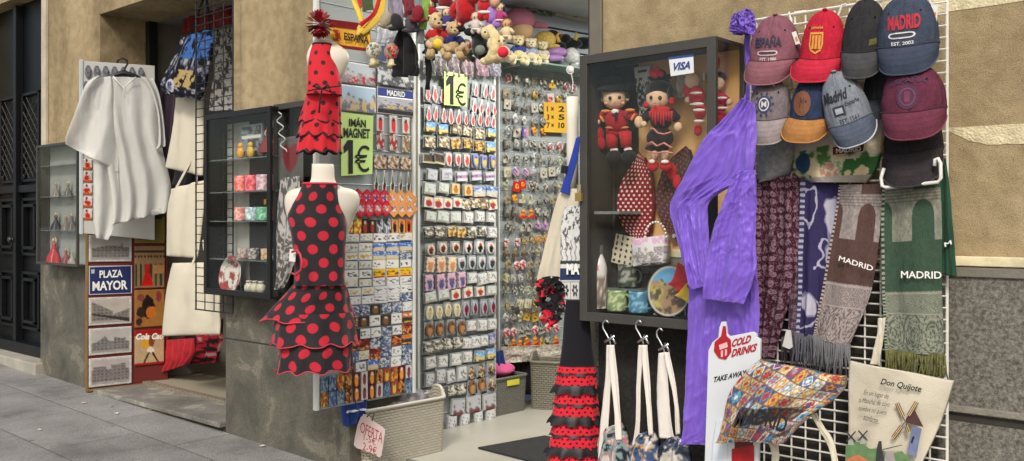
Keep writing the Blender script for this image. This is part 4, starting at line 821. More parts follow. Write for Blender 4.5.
LL = {'white text': ('card', wht, (90, 92, 96), (200, 200, 200), 'white lettered landscape magnet'), 'grey': ('card', (206, 206, 196), (110, 120, 110), (150, 150, 150), 'cream landscape magnet with grey drawing'), 'blue sky': ('sky', (70, 110, 190), (196, 190, 170), (190, 170, 60), 'landscape magnet with deep blue sky'), 'yellow': ('card', (222, 180, 40), (120, 70, 30), (160, 50, 40), 'bright yellow landscape magnet'),
      'silhouette': ('card', (220, 220, 216), (26, 26, 28), (210, 210, 206), 'white magnet with black silhouettes'), 'logo': ('card', (210, 210, 200), (190, 150, 50), (60, 80, 120), 'cream magnet with a round emblem'), 'orange': ('mix', (190, 90, 50), (110, 40, 36), (220, 190, 120), 'rust orange picture magnet'), 'sunset': ('sky', (200, 120, 60), (60, 50, 50), (220, 170, 60), 'sunset city magnet'), 'mosaic': ('mix', (196, 200, 200), (90, 110, 150), (60, 60, 60), 'blue and white city magnet'), 'dark': ('fig', (60, 54, 48), (130, 90, 60), (200, 190, 170), 'dark brown picture magnet')}
def K(name, seed, size=lsz): k = LL[name]; return ML(k[0], seed, k[1], k[2], k[3], k[4], size)
seqs = [(237, 345, 5, ('grey', 'silhouette', 'logo')), (246.5, 343, 5, ('grey', 'blue sky', 'blue sky')), (254.8, 343, 5, ('logo', 'blue sky', 'mosaic')), (263, 343, 5, ('grey', 'silhouette', 'silhouette')), (271.5, 343, 5, ('silhouette', 'yellow', 'yellow')), (280, 343, 5, ('logo', 'white text', 'white text')), (288.3, 347, 5, ('logo', 'white text', 'silhouette')), (296.3, 347, 5, ('white text', 'white text', 'mosaic')),
        (306, 347, 6, ('mosaic', 'dark', 'mosaic', 'white text')), (317, 346, 6, ('orange', 'dark', 'silhouette', 'dark', 'silhouette', 'sunset')), (328, 348, 6, ('dark', 'silhouette', 'silhouette', 'mosaic', 'white text', 'orange')), (338.5, 346, 6, ('sunset', 'orange', 'mosaic', 'mosaic', 'orange', 'sunset')), (349, 346, 6, ('mosaic', 'logo', 'orange', 'mosaic', 'white text', 'mosaic')), (359, 342, 6, ('dark', 'white text', 'blue sky', 'mosaic', 'white text', 'mosaic'))]
for i, (y, x0, n_, kk) in enumerate(seqs): A(y, x0, n_, [K(k, 20 + i * 7 + j, lsz if n_ == 5 else (.075, .056)) for j, k in enumerate(kk)])
PPc = [('mix', (70, 96, 140), (130, 150, 170), (60, 60, 50), 'blue city poster magnet'), ('mix', (180, 110, 50), (70, 40, 36), (220, 180, 110), 'orange painting magnet'), ('fig', (90, 30, 34), (220, 150, 60), (230, 210, 180), 'maroon poster magnet with a yellow dress'), ('fig', (200, 190, 190), (120, 60, 70), (60, 50, 50), 'pale portrait magnet'), ('fig', (170, 60, 40), (200, 180, 60), (60, 90, 60), 'red and green poster magnet'), ('mix', (206, 160, 60), (160, 70, 40), (40, 60, 70), 'golden painting magnet')]
def PPm(k, s): q = PPc[k]; return ML(q[0], s, q[1], q[2], q[3], q[4], psz)
A(371, 319, 12, [PPm(0, 71), PPm(0, 72), PPm(5, 73), PPm(1, 74), PPm(2, 75), PPm(3, 76), PPm(2, 77), PPm(1, 78), PPm(4, 79), PPm(5, 80), PPm(2, 81), PPm(3, 82)])
A(384.5, 319, 12, [PPm(5, 91), PPm(0, 92), PPm(0, 93), PPm(1, 94), PPm(2, 95), PPm(3, 96), PPm(2, 97), PPm(3, 98), PPm(0, 99), PPm(4, 100), PPm(1, 101), PPm(0, 102)])
for i, (y, x0, n_, ms_) in enumerate(rowsA):
    off = .012 if 'diamond' in ms_[0][1] else .004
    if i == 5: x0 += 3
    item_row(PAp, y, 411, x0, 411.5, n_, ms_, i, WA, GA, jit=.003, hang=0, off=off + (.003 if i == 5 else 0))
# square filler of picture magnets left of the dress hem
# signs and plates on top of panel A
def quad(name, label, cat, pl, q, col, m=VCG, nu=24, nv=16, base=.008, thick=.004, group=None):
    return tag(sheet(name, [q[0] + q[1], q[2] + q[3]], pl, m, nu=nu, nv=nv, col=col, base=base, thick=thick, soft=False), label, cat, group)
def one(tl, tr, bl, m, parent, pl, off):
    tl, tr, bl = (pl.at(*q, off) for q in (tl, tr, bl)); P = [tl + (tr - tl) * a + (bl - tl) * b for a, b in ((.42, 0), (.95, 0), (.95, 1), (.5, 1), (.5, .28), (.05, .4), (.0, .2))]
    return mk('lettering', P, [tuple(range(7))], m, parent)
GRN = mat('fluorescent_card', (200, 232, 140), .7, .03)
s1 = thing('price_sign', 'pale green card reading IMÁN MAGNET 1€ in black', 'price sign', PAp.at(356, 170), 'green price cards')
MB().prism(PAp, [(341, 112), (373, 116), (372, 174), (341, 176)], .018, .021).build('card', GRN, s1)
text('IMÁN', (349, 116.5), (366, 118), (349, 126.5), INK, s1, PAp, .023, .035); text('MAGNET', (343.5, 127.5), (370, 129), (343.5, 137.5), INK, s1, PAp, .023, .035)
one((343.5, 140), (353.5, 140), (343.5, 174), INK, s1, PAp, .023); text('€', (355, 145), (369.5, 145.5), (355, 172), INK, s1, PAp, .023, .0)
s2 = thing('price_sign', 'green card reading 1€ hanging in front of the carded magnets', 'price sign', PBp.at(455, 106), 'green price cards')
MB().prism(PBp, [(444, 71), (467, 75), (466.5, 106.5), (444, 105)], .05, .053).build('card', GRN, s2)
one((446, 75), (454, 76), (446, 104), INK, s2, PBp, .055); text('€', (455.5, 82), (466, 83.5), (455.5, 105), INK, s2, PBp, .055, .0)
def skyline(bg, dark, acc):
    def f(u, v, s, z): n = fbm(u * 9, v * 6, 31); c = flat(bg, u); q = v > .5 - .35 * vnoise(u * 14, u * 0, 8) + .1; c[q] = (lerpc(np.array(S(dark)), np.array(S(200, 200, 196)), (n > .5) * .8))[q]; c[(v > .62) & (n > .56)] = S(acc); e = (u < .02) | (u > .98) | (v < .04) | (v > .96); c[e] = S(190, 190, 186); return c
    return f
quad('souvenir_plate_sign', 'pale metal plate with a red and grey skyline under the yellow scarf', 'souvenir plate', PAp, ((340, 60), (376, 66), (340, 82), (376, 87)), skyline((186, 196, 204), (140, 140, 146), (176, 60, 66)), nu=40)
quad('souvenir_plate_sign', 'pale blue metal plate with a city skyline above the green price card', 'souvenir plate', PAp, ((341, 84), (376, 88), (341, 110), (376, 114)), skyline((176, 200, 220), (120, 124, 130), (206, 180, 120)), nu=40)
mp_ = thing('number_plate', 'blue and black souvenir number plate reading MADRID', 'souvenir plate', PAp.at(394, 114))
MB().prism(PAp, [(377, 86), (414, 91), (414, 117), (377, 113)], .003, .008).build('rim', paint(196, 196, 196), mp_, bevel=.001)
MB().prism(PAp, [(378, 87.5), (413, 92), (413, 99), (378, 95)], .0082, .0095).build('blue_field', paint(40, 60, 140), mp_); text('MADRID', (387, 89.5), (405, 91.8), (387, 95.2), WHT, mp_, PAp, .011, .04)
sheet('skyline_print', [(378, 95.5, 413, 99.5), (378, 108, 413, 112)], PAp, VCG, mp_, 30, 12, col=skyline((176, 180, 190), (90, 100, 130), (200, 160, 90)), base=.009, thick=.001, soft=False)
MB().prism(PAp, [(378, 108.3), (413, 112.4), (413, 116), (378, 112)], .0082, .0095).build('lower_field', paint(30, 30, 34), mp_)
quad('carded_souvenir', 'silvery carded souvenirs in clear wrapping to the right of the pale skyline plate', 'souvenir', PAp, ((378, 60), (414, 66), (378, 84), (414, 89)), lambda u, v, s, z: lerpc(np.array(S(96, 100, 104)), np.array(S(200, 204, 206)), fbm(u * 9, v * 6, 4) > .5), nu=40, base=.02)
es = thing('football_scarf', 'yellow scarf reading ESPAÑA with dark red stripes above the magnet panel', 'scarf', PAp.at(350, 48))
PE = Plane(-4.235, -.05, .35, .62)
def flag(u, v, s, z): c = flat((206, 158, 50), u); c[(v < .26) | (v > .8)] = S(110, 26, 28); q = (abs(u - .2) < .09) & (abs(v - .5) < .2) & (fbm(u * 20, v * 9, 2) > .45); c[q] = S(150, 50, 40); return c
PE2 = YP(-.33)
sheet('knitted_body', [(329, 19, 368, 24), (329, 35, 370, 40), (331, 47, 371, 52)], PE2, VCF, es, 40, 24, folds(1.5, .004, 1, 3, .004), flag, .006)
text('ESPAÑA', (344, 30.5), (369, 34.5), (344, 40), INK, es, PE2, .02, .03)
# clothes and headwear hanging above the panels
PH = YP(-.30)
rbm = {}
def ribbon(label, segs, pl, nm='ribbon', cat='ribbon', group=None):
    t = thing(nm, label, cat, pl.at(*segs[0][0][0][0]), group)
    for rows, c, sd in segs: sheet('ribbon_strip', rows_of(rows), pl, fab(*c), t, 6, 16, folds(1, .008, sd, sd, .004), thick=.002, base=.01 * sd)
    return t
def rows_of(r): return [(*a, *b) for a, b in r]
ribbon('yellow and red Spanish flag ribbon scarf tied in a V above the shop entrance', [
    ([((350, -4), (356, -4)), ((356, 10), (362, 8)), ((361, 22), (366, 20))], (214, 180, 70), 1), ([((356, -4), (361, -4)), ((361, 8), (366, 6))], (190, 40, 50), 2), ([((361, -4), (372, -4)), ((364, 12), (374, 10))], (60, 76, 40), 3),
    ([((376, -4), (386, -4)), ((372, 14), (383, 16)), ((358, 26), (368, 32)), ((357, 36), (360, 36))], (214, 180, 70), 4), ([((378, -4), (381, -4)), ((373, 12), (376, 14)), ((360, 24), (364, 28))], (190, 40, 50), 5)], PH)
hats = (('grey mesh headscarf hanging at the top, beside the flag ribbon', [(388, -4, 404, -4), (390, 12, 404, 14), (394, 24, 403, 26)], (128, 122, 136)), ('maroon and white patterned headscarf at the top of the entrance', [(402, -4, 416, -4), (405, 8, 414, 9), (407, 18, 410, 19)], (110, 40, 52)),
        ('long grey scarf hanging at the top between the maroon and green ones', [(414, -4, 425, -4), (416, 14, 424, 16), (418, 30, 424, 32), (420, 44, 423, 44)], (120, 124, 126)), ('lime green ribbon hanging at the very top', [(424, -4, 430, -4), (424, 12, 429, 12), (425, 30, 426, 30)], (120, 160, 70)))
for k, (l, r_, c) in enumerate(hats): hangcloth('headscarf', l, 'scarf', r_, PH, fab(*c), 2, .015, k + 2)
hangcloth('black_cloak', 'black hooded cloak hanging in front of the pale panel top', 'cloak', [(400, 30, 410, 31), (394, 42, 418, 44), (392, 56, 423, 60), (393, 70, 425, 68), (396, 78, 424, 76)], YP(-.25), fab(18, 18, 20), 2.5, .03, 4, base=.04)
hangcloth('black_strap', 'narrow black strap hanging down between the two panels', 'strap', [(424, 40, 431, 42), (426, 66, 432, 68), (427, 90, 430, 90)], YP(.1), fab(20, 20, 22), 1, .01, 2)
hangcloth('silver_tag_bundle', 'bunch of pale bagged souvenirs beside the flag ribbon', 'souvenir bag', [(376, 22, 396, 26), (378, 34, 398, 36), (380, 44, 396, 44)], YP(.05), mat('clear_bag', (150, 152, 158), .25, .3, 30, .4, 60), 3, .03, 3)
bc = thing('blue_card', 'narrow blue carded souvenir between the two glitter heads', 'souvenir card', PAp.at(381, 60)); MB().prism(PAp, [(377.5, 34), (386, 35), (386, 61), (377.5, 60)], .03, .034).build('card', paint(34, 60, 116), bc); MB().prism(PAp, [(379, 37), (384.5, 37.6), (384.5, 46), (379, 45.5)], .0345, .036).build('print', paint(150, 166, 190), bc)
def glhead(px, py, label, c1_, c2_):
    t = thing('ornament_head', label, 'ornament', YP(-.32).at(px, py + 12), 'glittery head ornaments'); pl = YP(-.32)
    m_ = MB().pell(pl, px, py, 8, 9, .9, n=20, m=14); o = m_.build('head', plastic(*c1_), t, smooth=True)
    m_ = MB()
    rn = random.Random(px)
    for k in range(16): a = rn.uniform(-1, 1); b = rn.uniform(-1, 1); m_.pell(pl, px + a * 6, py + b * 6, 1.6, 1.5, .5, off=.055 * math.sqrt(max(0, 1 - (a * a + b * b) / 2)), n=7, m=5)
    m_.build('sequins', plastic(*c2_), t, smooth=True); MB().plimb(pl, [(px, py + 7), (px, py + 12), (px + .5, py + 15)], [4, 4.5, 6]).build('neck', plastic(190, 180, 140), t, smooth=True); return t
glhead(374, 51, 'cream glittery head ornament, left of the blue card', (196, 188, 168), (120, 130, 120)); glhead(392, 52, 'gold and red glittery head ornament, right of the blue card', (150, 130, 110), (170, 60, 60))
# --- panel B
GB = 'carded magnets on the tall inner panel'; WB = 'inner panel'
def card_item(kind, seed, a, b, c, desc, size, rd=0): return ML(kind, seed, a, b, c, desc, size, rd, 8, .014)
cs = (.088, .066); sq = (.075, .085)
def T(*a): return card_item(*a)
lib = {'red dancer': ('fig', 1, (206, 206, 204), (196, 74, 76), (210, 170, 140), 'red dancer shaped magnet', (.052, .1), 3), 'white figure': ('fig', 2, (212, 208, 206), (206, 90, 90), (60, 50, 50), 'white and red figure magnet', (.055, .1), 3),
 'sky': ('sky', 3, (110, 170, 220), (214, 196, 120), (90, 80, 60), 'blue sky building magnet', cs), 'cream': ('mix', 4, (222, 214, 190), (150, 130, 100), (80, 80, 90), 'cream building magnet', cs), 'gold': ('mix', 5, (222, 180, 90), (120, 90, 60), (210, 200, 180), 'golden building magnet', cs), 'dark letters': ('card', 6, (90, 80, 70), (30, 30, 30), (200, 190, 150), 'dark lettered magnet', (.12, .06)), 'red heart': ('fig', 7, (214, 206, 200), (206, 80, 76), (180, 60, 60), 'cream shield magnet with red centre', (.06, .085), 2), 'blue heart': ('fig', 8, (130, 140, 196), (220, 190, 80), (70, 70, 150), 'blue and yellow shield magnet', (.06, .085), 2),
 'clear': ('card', 9, (196, 200, 206), (150, 150, 160), (180, 186, 190), 'silvery transparent magnet', cs), 'purple band': ('band', 10, (206, 204, 210), (170, 150, 180), (90, 40, 80), 'silver magnet with a purple band', (.1, .06)), 'pale': ('card', 11, (206, 212, 206), (160, 170, 160), (150, 150, 130), 'pale green white magnet', (.095, .066)), 'bird': ('fig', 12, (226, 200, 150), (180, 120, 50), (190, 60, 50), 'yellow and red figure magnet', (.08, .07)), 'blue strip': ('sky', 13, (90, 130, 200), (200, 200, 196), (206, 160, 60), 'wide blue skyline magnet', (.12, .07)),
 'pink': ('fig', 14, (226, 216, 206), (170, 60, 70), (220, 180, 60), 'white magnet with dark red flower', cs), 'white': ('card', 15, (220, 220, 216), (120, 124, 130), (190, 190, 186), 'white and grey building magnet', (.085, .068)), 'city': ('mix', 16, (212, 208, 196), (120, 116, 100), (60, 60, 62), 'beige relief city magnet', cs, 6), 'brown round': ('fig', 17, (212, 200, 180), (90, 50, 44), (200, 80, 40), 'brown and cream oval magnet', (.075, .07), 1), 'bull': ('fig', 18, (220, 214, 206), (28, 26, 28), (200, 60, 50), 'white round magnet with a black bull', (.075, .08), 1), 'orange round': ('fig', 19, (222, 204, 180), (206, 140, 90), (230, 210, 170), 'peach and orange round magnet', (.075, .095), 6), 'pink round': ('fig', 20, (206, 176, 200), (90, 90, 130), (216, 160, 140), 'pink and lilac oval magnet', (.072, .1), 6), 'teal': ('fig', 21, (190, 206, 206), (60, 60, 66), (210, 130, 130), 'teal and black bell magnet', (.075, .085), 2),
 'plum oval': ('fig', 22, (170, 170, 180), (120, 20, 50), (60, 60, 80), 'silver oval magnet with plum dancer', (.06, .095), 1), 'cream oval': ('fig', 23, (224, 214, 180), (190, 180, 150), (140, 120, 90), 'cream oval magnet', (.066, .088), 1), 'bear': ('fig', 24, (120, 90, 64), (180, 130, 80), (60, 40, 30), 'brown and orange round magnet', (.07, .09), 1), 'silver square': ('card', 25, (206, 208, 210), (90, 92, 100), (160, 160, 170), 'silver framed square magnet', sq), 'blue square': ('sky', 26, (110, 120, 180), (190, 180, 180), (100, 90, 110), 'small lilac blue magnet', (.06, .07)), 'temple': ('mix', 27, (206, 190, 160), (110, 80, 50), (30, 30, 30), 'cream and brown temple shaped magnet', (.08, .09), 3), 'pack': ('card', 28, (180, 180, 186), (90, 96, 110), (120, 60, 60), 'grey carded magnet set', (.12, .1))}
cache = {}
def lb(k, s=0):
    if (k, s) not in cache: q = lib[k]; cache[(k, s)] = card_item(q[0], q[1] + 31 * s, *q[2:])
    return cache[(k, s)]
rowsB = [(88, 469, 494, 3, ['white figure']), (98, 421, 443, 3, ['white figure']), (105, 468, 494, 4, ['red dancer']), (117, 421, 494, 10, ['white figure', 'red dancer', 'red dancer']), (130.5, 421, 494, 6, ['sky', 'cream', 'cream', 'sky']), (144, 421, 494, 6, ['cream', 'gold', 'gold', 'sky']), (160.5, 421, 494, 8, ['dark letters', 'red heart', 'red heart', 'blue heart', 'blue heart']), (176, 421, 494, 5, ['clear', 'clear', 'purple band', 'purple band', 'purple band']),
 (190, 421, 494, 6, ['pale', 'pale', 'bird', 'bird', 'blue strip', 'blue strip']), (203.5, 421, 494, 8, ['pink', 'pink', 'pink', 'cream', 'cream', 'pink']), (217, 421, 494, 6, ['pale', 'pale', 'white', 'white']), (232.5, 421, 494, 7, ['city', 'gold', 'city', 'white']), (248.5, 421, 494, 6, ['brown round', 'brown round', 'bull', 'bull']), (263.5, 421, 494, 7, ['orange round', 'orange round', 'orange round', 'teal', 'teal', 'teal', 'teal']), (280, 421, 494, 7, ['pink round', 'pink round', 'pink round', 'pink round', 'white', 'white', 'white']), (294, 421, 494, 6, ['pale', 'pink', 'pink', 'pale']),
 (309.5, 421, 494, 8, ['cream oval', 'cream oval', 'cream oval', 'cream oval', 'plum oval', 'plum oval', 'plum oval', 'plum oval']), (327, 421, 494, 7, ['bear', 'bear', 'bear', 'bear', 'white', 'white', 'white']), (343.5, 421, 494, 8, ['city', 'city', 'white', 'white', 'blue square']), (359, 421, 494, 6, ['white', 'white', 'white', 'sky', 'sky']), (374, 421, 494, 7, ['silver square', 'silver square', 'temple', 'temple']), (389.5, 421, 494, 7, ['city', 'city', 'bear', 'temple']), (407, 448, 494, 3, ['pack']), (422, 443, 494, 4, ['silver square'])]
for i, (y, x0, x1, n_, ks) in enumerate(rowsB):
    item_row(PBp, y, 455, x0, x1, n_, [lb(k, j % 3) for j, k in enumerate(ks)], i, WB, GB, off=.02, jit=.012, name='carded_magnet')
# top pouch row
for k in range(6):
    px = 428 + k * 13; tag(hangcloth('bagged_souvenir', 'clear bag with a small figure, %s from left under the soft toys' % nw[k], 'souvenir bag', [(px - 5, 56, px + 5, 57), (px - 6, 68, px + 6, 69), (px - 5, 76, px + 5, 77)], PBp, mat('clear_bag', (128 + (k * 37) % 30, 130, 128 + (k * 23) % 20), .25, .5, 60, .5, 60, alpha=.75), 2, .02, k + 2, base=.03), None, None, 'clear bags under the soft toys')
# --- panel C: keyrings
def keyring(kind, c, c2, w_, h):
    V, Fc, C = [], [], []; m_ = MB(); X, Z = Vector((1, 0, 0)), Vector((0, 0, 1)); rn = random.Random(int(w_ * 1e5) + sum(c))
    m_.torus(Vector((0, -.008, h * .62)), X * .010, Z * .012, .0016, 10, 4); n0 = len(m_.V)
    if kind == 0: m_.ell((0, -.012, 0), X * w_ / 2, Vector((0, .007, 0)), Z * h / 2, 12, 8)
    elif kind == 1: m_.box((-w_ / 2, -.014, -h / 2), (w_ / 2, -.004, h / 2)); m_.ell((0, -.014, 0), X * w_ * .3, Vector((0, .004, 0)), Z * h * .3, 8, 6)
    elif kind == 2: m_.box((-w_ * .5, -.014, -h * .5), (w_ * .5, -.004, -h * .1)); m_.ell((0, -.01, h * .1), X * w_ * .3, Vector((0, .01, 0)), Z * h * .42, 8, 6)
    elif kind == 3: m_.torus(Vector((0, -.01, 0)), X * w_ * .4, Z * h * .42, .006, 14, 5); m_.ell((0, -.01, 0), X * w_ * .18, Vector((0, .005, 0)), Z * h * .2, 8, 5)
    else:
        for q in range(4): m_.ell((rn.uniform(-.4, .4) * w_, -.012, rn.uniform(-.4, .4) * h), X * w_ * .25, Vector((0, .008, 0)), Z * h * .28, 7, 5)
    me = bpy.data.meshes.new('keyring'); me.from_pydata([tuple(v) for v in m_.V], [], m_.F); me.materials.append(VCG); A_ = np.array([tuple(v) for v in m_.V]); cc = np.ones((len(A_), 4)); cc[:, :3] = lerpc(np.array(S(c)), np.array(S(c2)), fbm(A_[:, 0] * 90 + 9, A_[:, 2] * 90 + 9, sum(c)) > .5); cc[:n0, :3] = S(170, 170, 170)
    a = me.color_attributes.new('Col', 'FLOAT_COLOR', 'POINT'); a.data.foreach_set('color', cc.ravel()); me.update(); return me
KR = [((60, 56, 50), (180, 176, 160), 'dark metal'), ((150, 146, 136), (70, 66, 60), 'pewter'), ((196, 160, 60), (90, 70, 40), 'gold and black'), ((170, 40, 44), (206, 200, 196), 'red and silver'), ((60, 70, 150), (200, 150, 160), 'blue and pink'), ((120, 116, 80), (190, 186, 160), 'olive'), ((196, 196, 192), (110, 110, 108), 'silver'), ((214, 170, 40), (186, 40, 40), 'yellow and red'), ((90, 76, 60), (150, 140, 110), 'bronze'), ((196, 190, 170), (60, 56, 56), 'cream and black')]
plan = [(82, [3, 0, 0, 8, 9, 2, 9, 3]), (96, [8, 1, 1, 2, 1, 3, 2, 6]), (108, [0, 1, 1, 0, 9, 9]), (121, [1, 6, 6, 1, 1]), (133, [6, 9, 4, 7, 7, 7, 8, 1]), (146, [1, 6, 6, 9, 9, 3, 3, 1]), (160, [9, 0, 0, 6, 1, 1, 5, 6]), (172, [5, 4, 4, 6, 0, 0, 6]), (186, [5, 7, 7, 9, 0, 0, 1]), (200, [8, 7, 5, 5, 1, 1]), (213, [1, 1, 7, 7, 0, 0]), (226, [0, 1, 9, 9, 4, 4]), (240, [3, 3, 2, 2, 7, 7]), (252, [8, 8, 8, 1, 5, 2]), (265, [8, 3, 3, 8, 8]), (277, [5, 6, 6, 8, 1]), (291, [1, 0, 0, 5, 5]), (303, [2, 1, 5, 5, 2]), (316, [6, 1, 5, 2, 2]), (329, [3, 3, 0, 0, 3, 0]), (341, [0, 7, 7, 7, 7, 2])]
kc = {}
for i, (y, ids) in enumerate(plan):
    _, z = PCp.uz(530, y); x1 = 577 if i < 8 else (556 if i > 14 else 562); ua, _ = PCp.uz(501, y); ub, _ = PCp.uz(x1, y); n_ = 9 if i < 8 else 8
    ids = (ids * 2)[:n_] if len(ids) < n_ else ids
    for k in range(n_):
        if 2 <= i <= 4 and ua + (ub - ua) * (k + .5) / n_ > PCp.uz(545, y)[0] : continue
        q = ids[k]; kind = (i * 3 + q) % 5; key = (q, kind)
        if key not in kc: kc[key] = keyring(kind, KR[q][0], KR[q][1], .064, .072)
        put(kc[key], 'keyring', PCp, ua + (ub - ua) * (k + .5 + random.uniform(-.15, .15)) / n_, z + random.uniform(-.012, .012), random.uniform(.01, .03), '%s keyring, %s from left, %s row of the rear panel' % (KR[q][2], nw[k], nw[i]), 'keyring', 'keyrings on the rear panel', random.uniform(-.2, .2))
ys = thing('price_sign', 'mustard yellow card with price columns 1x 2, 3x 5, 7x 10 on the rear panel', 'price sign', PCp.at(554, 132), 'price sign')
MB().prism(PCp, [(543.5, 102), (566, 103), (566.5, 133), (544, 132)], .04, .043).build('card', mat('mustard_card', (206, 160, 40), .7, .04), ys)
for k, (a, b) in enumerate((('1 ×', '2'), ('3 ×', '5'), ('7 ×', '10'))):
    y = 106 + k * 8.2; text(a, (547, y), (554, y + .2), (547, y + 5.6), INK, ys, PCp, .045, .03); text(b, (558.5, y), (564.5, y + .2), (558.5, y + 5.6), INK, ys, PCp, .045, .03)
hangcloth('souvenir_bundle', 'pale bundle of small wrapped souvenirs along the bottom of the rear panel', 'souvenir bag', [(500, 347, 562, 344), (500, 356, 562, 352), (500, 363, 562, 359)], PCp, mat('clear_bag', (176, 168, 156), .3, .5, 60, .8, 60), 14, .02, 4, base=.06)
hangcloth('dark_clothes', 'dark garments hanging below the rear panel behind the baskets', 'clothing', [(500, 360, 565, 356), (500, 378, 565, 374), (500, 395, 565, 392)], PCp, fab(34, 30, 32), 6, .03, 5)
# shelf with toys, slatwall
sh = thing('glass_shelf', 'pale glass shelf above the keyrings carrying toys and hats', 'shelf', PCp.at(540, 68)); u0, zz = PCp.uz(500, 64.5); u1, _ = PCp.uz(596, 70)
MB().pbox(PCp, u0 - .1, u1, zz - .006, zz + .006, 0, .26).build('shelf_board', mat('shelf_glass', (150, 180, 172), .2, .03, alpha=.75), sh, bevel=.002)
[MB().pbox(PCp, a, a + .02, zz - .03, zz - .007, 0, .2).build('bracket', STEEL, sh) for a in (u0 + .02, u1 - .3)]
sw = thing('slatwall', 'white slatted display wall above the shelf', 'display wall', PCp.at(545, 60)); m_ = MB(); z = zz + .01; 
while z < 3.19: m_.pbox(PCp, u0 - .3, u1 + .2, z, min(z + .16, 3.19), -.03, -.01); z += .175
m_.build('slats', mat('white_slat_board', (206, 214, 224), .5, .03), sw, bevel=.003); MB().pbox(PCp, u0 - .3, u1 + .2, zz, 3.19, -.05, -.031).build('backing', mat('dark_groove', (60, 64, 70), .7), sw)
def bagA(u, v, s, z): n = fbm(u * 12, v * 8, 5); c = lerpc(np.array(S(90, 110, 96)), np.array(S(160, 160, 140)), n > .5); return c
hangcloth('printed_pouch', 'green grey printed pouch hanging high on the slatted wall', 'pouch', [(520, -8, 556, -2), (524, 4, 554, 8), (528, 12, 552, 17)], PCp, VCF, 2, .01, 3, bagA, base=.02)
def bagB(u, v, s, z): c = flat((196, 186, 164), u); x = abs(u - .5); q = abs(x - (.22 - .25 * v)) < .045; c[q & (v < .8)] = S(70, 110, 160); return c
hangcloth('beige_bag', 'beige bag with a blue V shaped neck band high on the slatted wall', 'bag', [(562, -8, 592, -4), (558, 8, 593, 12), (555, 16, 592, 24)], PCp, VCF, 2, .01, 4, bagB, base=.02)
# soft toys
def toy(label, parts, pl, name='soft_toy', cat='soft toy', group='soft toys above the shop entrance', off=0):
    """parts = list of (part name, colour, [(px,py,rx,ry,off,rot)...], [limbs: (pts, radii, off)])"""
    xs = [e[0] for p in parts for e in p[2]]; ysx = [e[1] + e[3] for p in parts for e in p[2]]
    t = thing(name, label, cat, pl.at(sum(xs) / len(xs), max(ysx), off), group)
    for i, (nm_, c, es, ls) in enumerate(parts):
        m_ = MB()
        for e in es: m_.pell(pl, e[0], e[1], e[2], e[3], .85, off + (e[4] if len(e) > 4 else 0), R(e[5]) if len(e) > 5 else 0, n=26, m=18, lump=.07 if nm_ == 'body' else 0, seed=int(e[0]))
        for l in ls: m_.plimb(pl, l[0], l[1], off + (l[2] if len(l) > 2 else 0), 12)
        mm = plush(*c) if nm_ in ('body', 'hair', 'ruff') else (plastic(*c) if nm_ in ('eyes', 'nose') else fab(*c)); m_.build(nm_, mm, t, smooth=True)
    return t
PT = YP(.12)
def bear(px, py, s, c, shirt, label, off=0, pl=None, badge=None, tilt=0):
    pl = pl or PT
    P = [('body', c, [(px, py, 9 * s, 9 * s), (px + tilt, py + 19 * s, 9 * s, 11 * s), (px - 7 * s, py - 6 * s, 3 * s, 3 * s), (px + 7 * s, py - 6 * s, 3 * s, 3 * s), (px + 1 * s, py + 3 * s, 4.5 * s, 3.5 * s, .045)], [([(px - 7 * s, py + 12 * s), (px - 11 * s, py + 20 * s), (px - 6 * s, py + 26 * s, .05)], [3.2 * s, 3 * s, 3.6 * s]), ([(px + 7 * s, py + 12 * s), (px + 11 * s, py + 20 * s), (px + 6 * s, py + 26 * s, .05)], [3.2 * s, 3 * s, 3.6 * s]), ([(px - 5 * s, py + 26 * s), (px - 8 * s, py + 35 * s, .06)], [4.5 * s, 4.5 * s]), ([(px + 5 * s, py + 26 * s), (px + 8 * s, py + 34 * s, .06)], [4.5 * s, 4.5 * s])]),
         ('eyes', (24, 22, 22), [(px - 3 * s, py - 2 * s, 1.1 * s, 1.2 * s, .06), (px + 3.4 * s, py - 2 * s, 1.1 * s, 1.2 * s, .06), (px + .8 * s, py + 2 * s, 1.5 * s, 1 * s, .078)], [])]
    if shirt: P.append(('shirt', shirt, [(px + tilt, py + 15 * s, 9.6 * s, 7.5 * s, .004)], [([(px - 6 * s, py + 11 * s), (px - 10.6 * s, py + 17 * s)], [4 * s, 4 * s]), ([(px + 6 * s, py + 11 * s), (px + 10.6 * s, py + 17 * s)], [4 * s, 4 * s])]))
    if badge: P.append(('badge', badge, [(px + tilt, py + 23 * s, 5 * s, 5 * s, .06)], []))
    return toy(label, P, pl, off=off)
bear(438, 21, 1.0, (196, 172, 128), (170, 34, 34), 'tan teddy bear in a red shirt, leftmost of the hanging soft toys', badge=(226, 190, 60))
bear(454, 29, .82, (186, 160, 116), (34, 44, 96), 'tan teddy bear in a navy shirt just right of the red shirted bear', off=.06)
toy('black bull plush hugging a cream crescent toy', [('body', (28, 32, 30), [(480, 46, 9, 13), (477, 36, 6, 6), (484, 56, 7, 5)], [([(474, 34), (471, 29)], [2, .8]), ([(481, 33), (484, 28)], [2, .8]), ([(474, 50), (469, 56), (474, 60)], [3, 3, 3])]), ('muzzle', (110, 116, 112), [(480, 50, 5, 5, .05)], [])], PT)
toy('cream curled plush toy beside the black bull', [('body', (214, 196, 146), [(487, 33, 6, 6), (493, 44, 6, 7), (494, 56, 7, 6), (487, 61, 7, 4)], [([(484, 32), (490, 29), (495, 36), (496, 48), (492, 58), (484, 62)], [4, 5, 5, 6, 6, 3])]), ('eyes', (24, 22, 22), [(485, 32, 1, 1, .06)], [])], PT, off=.05)
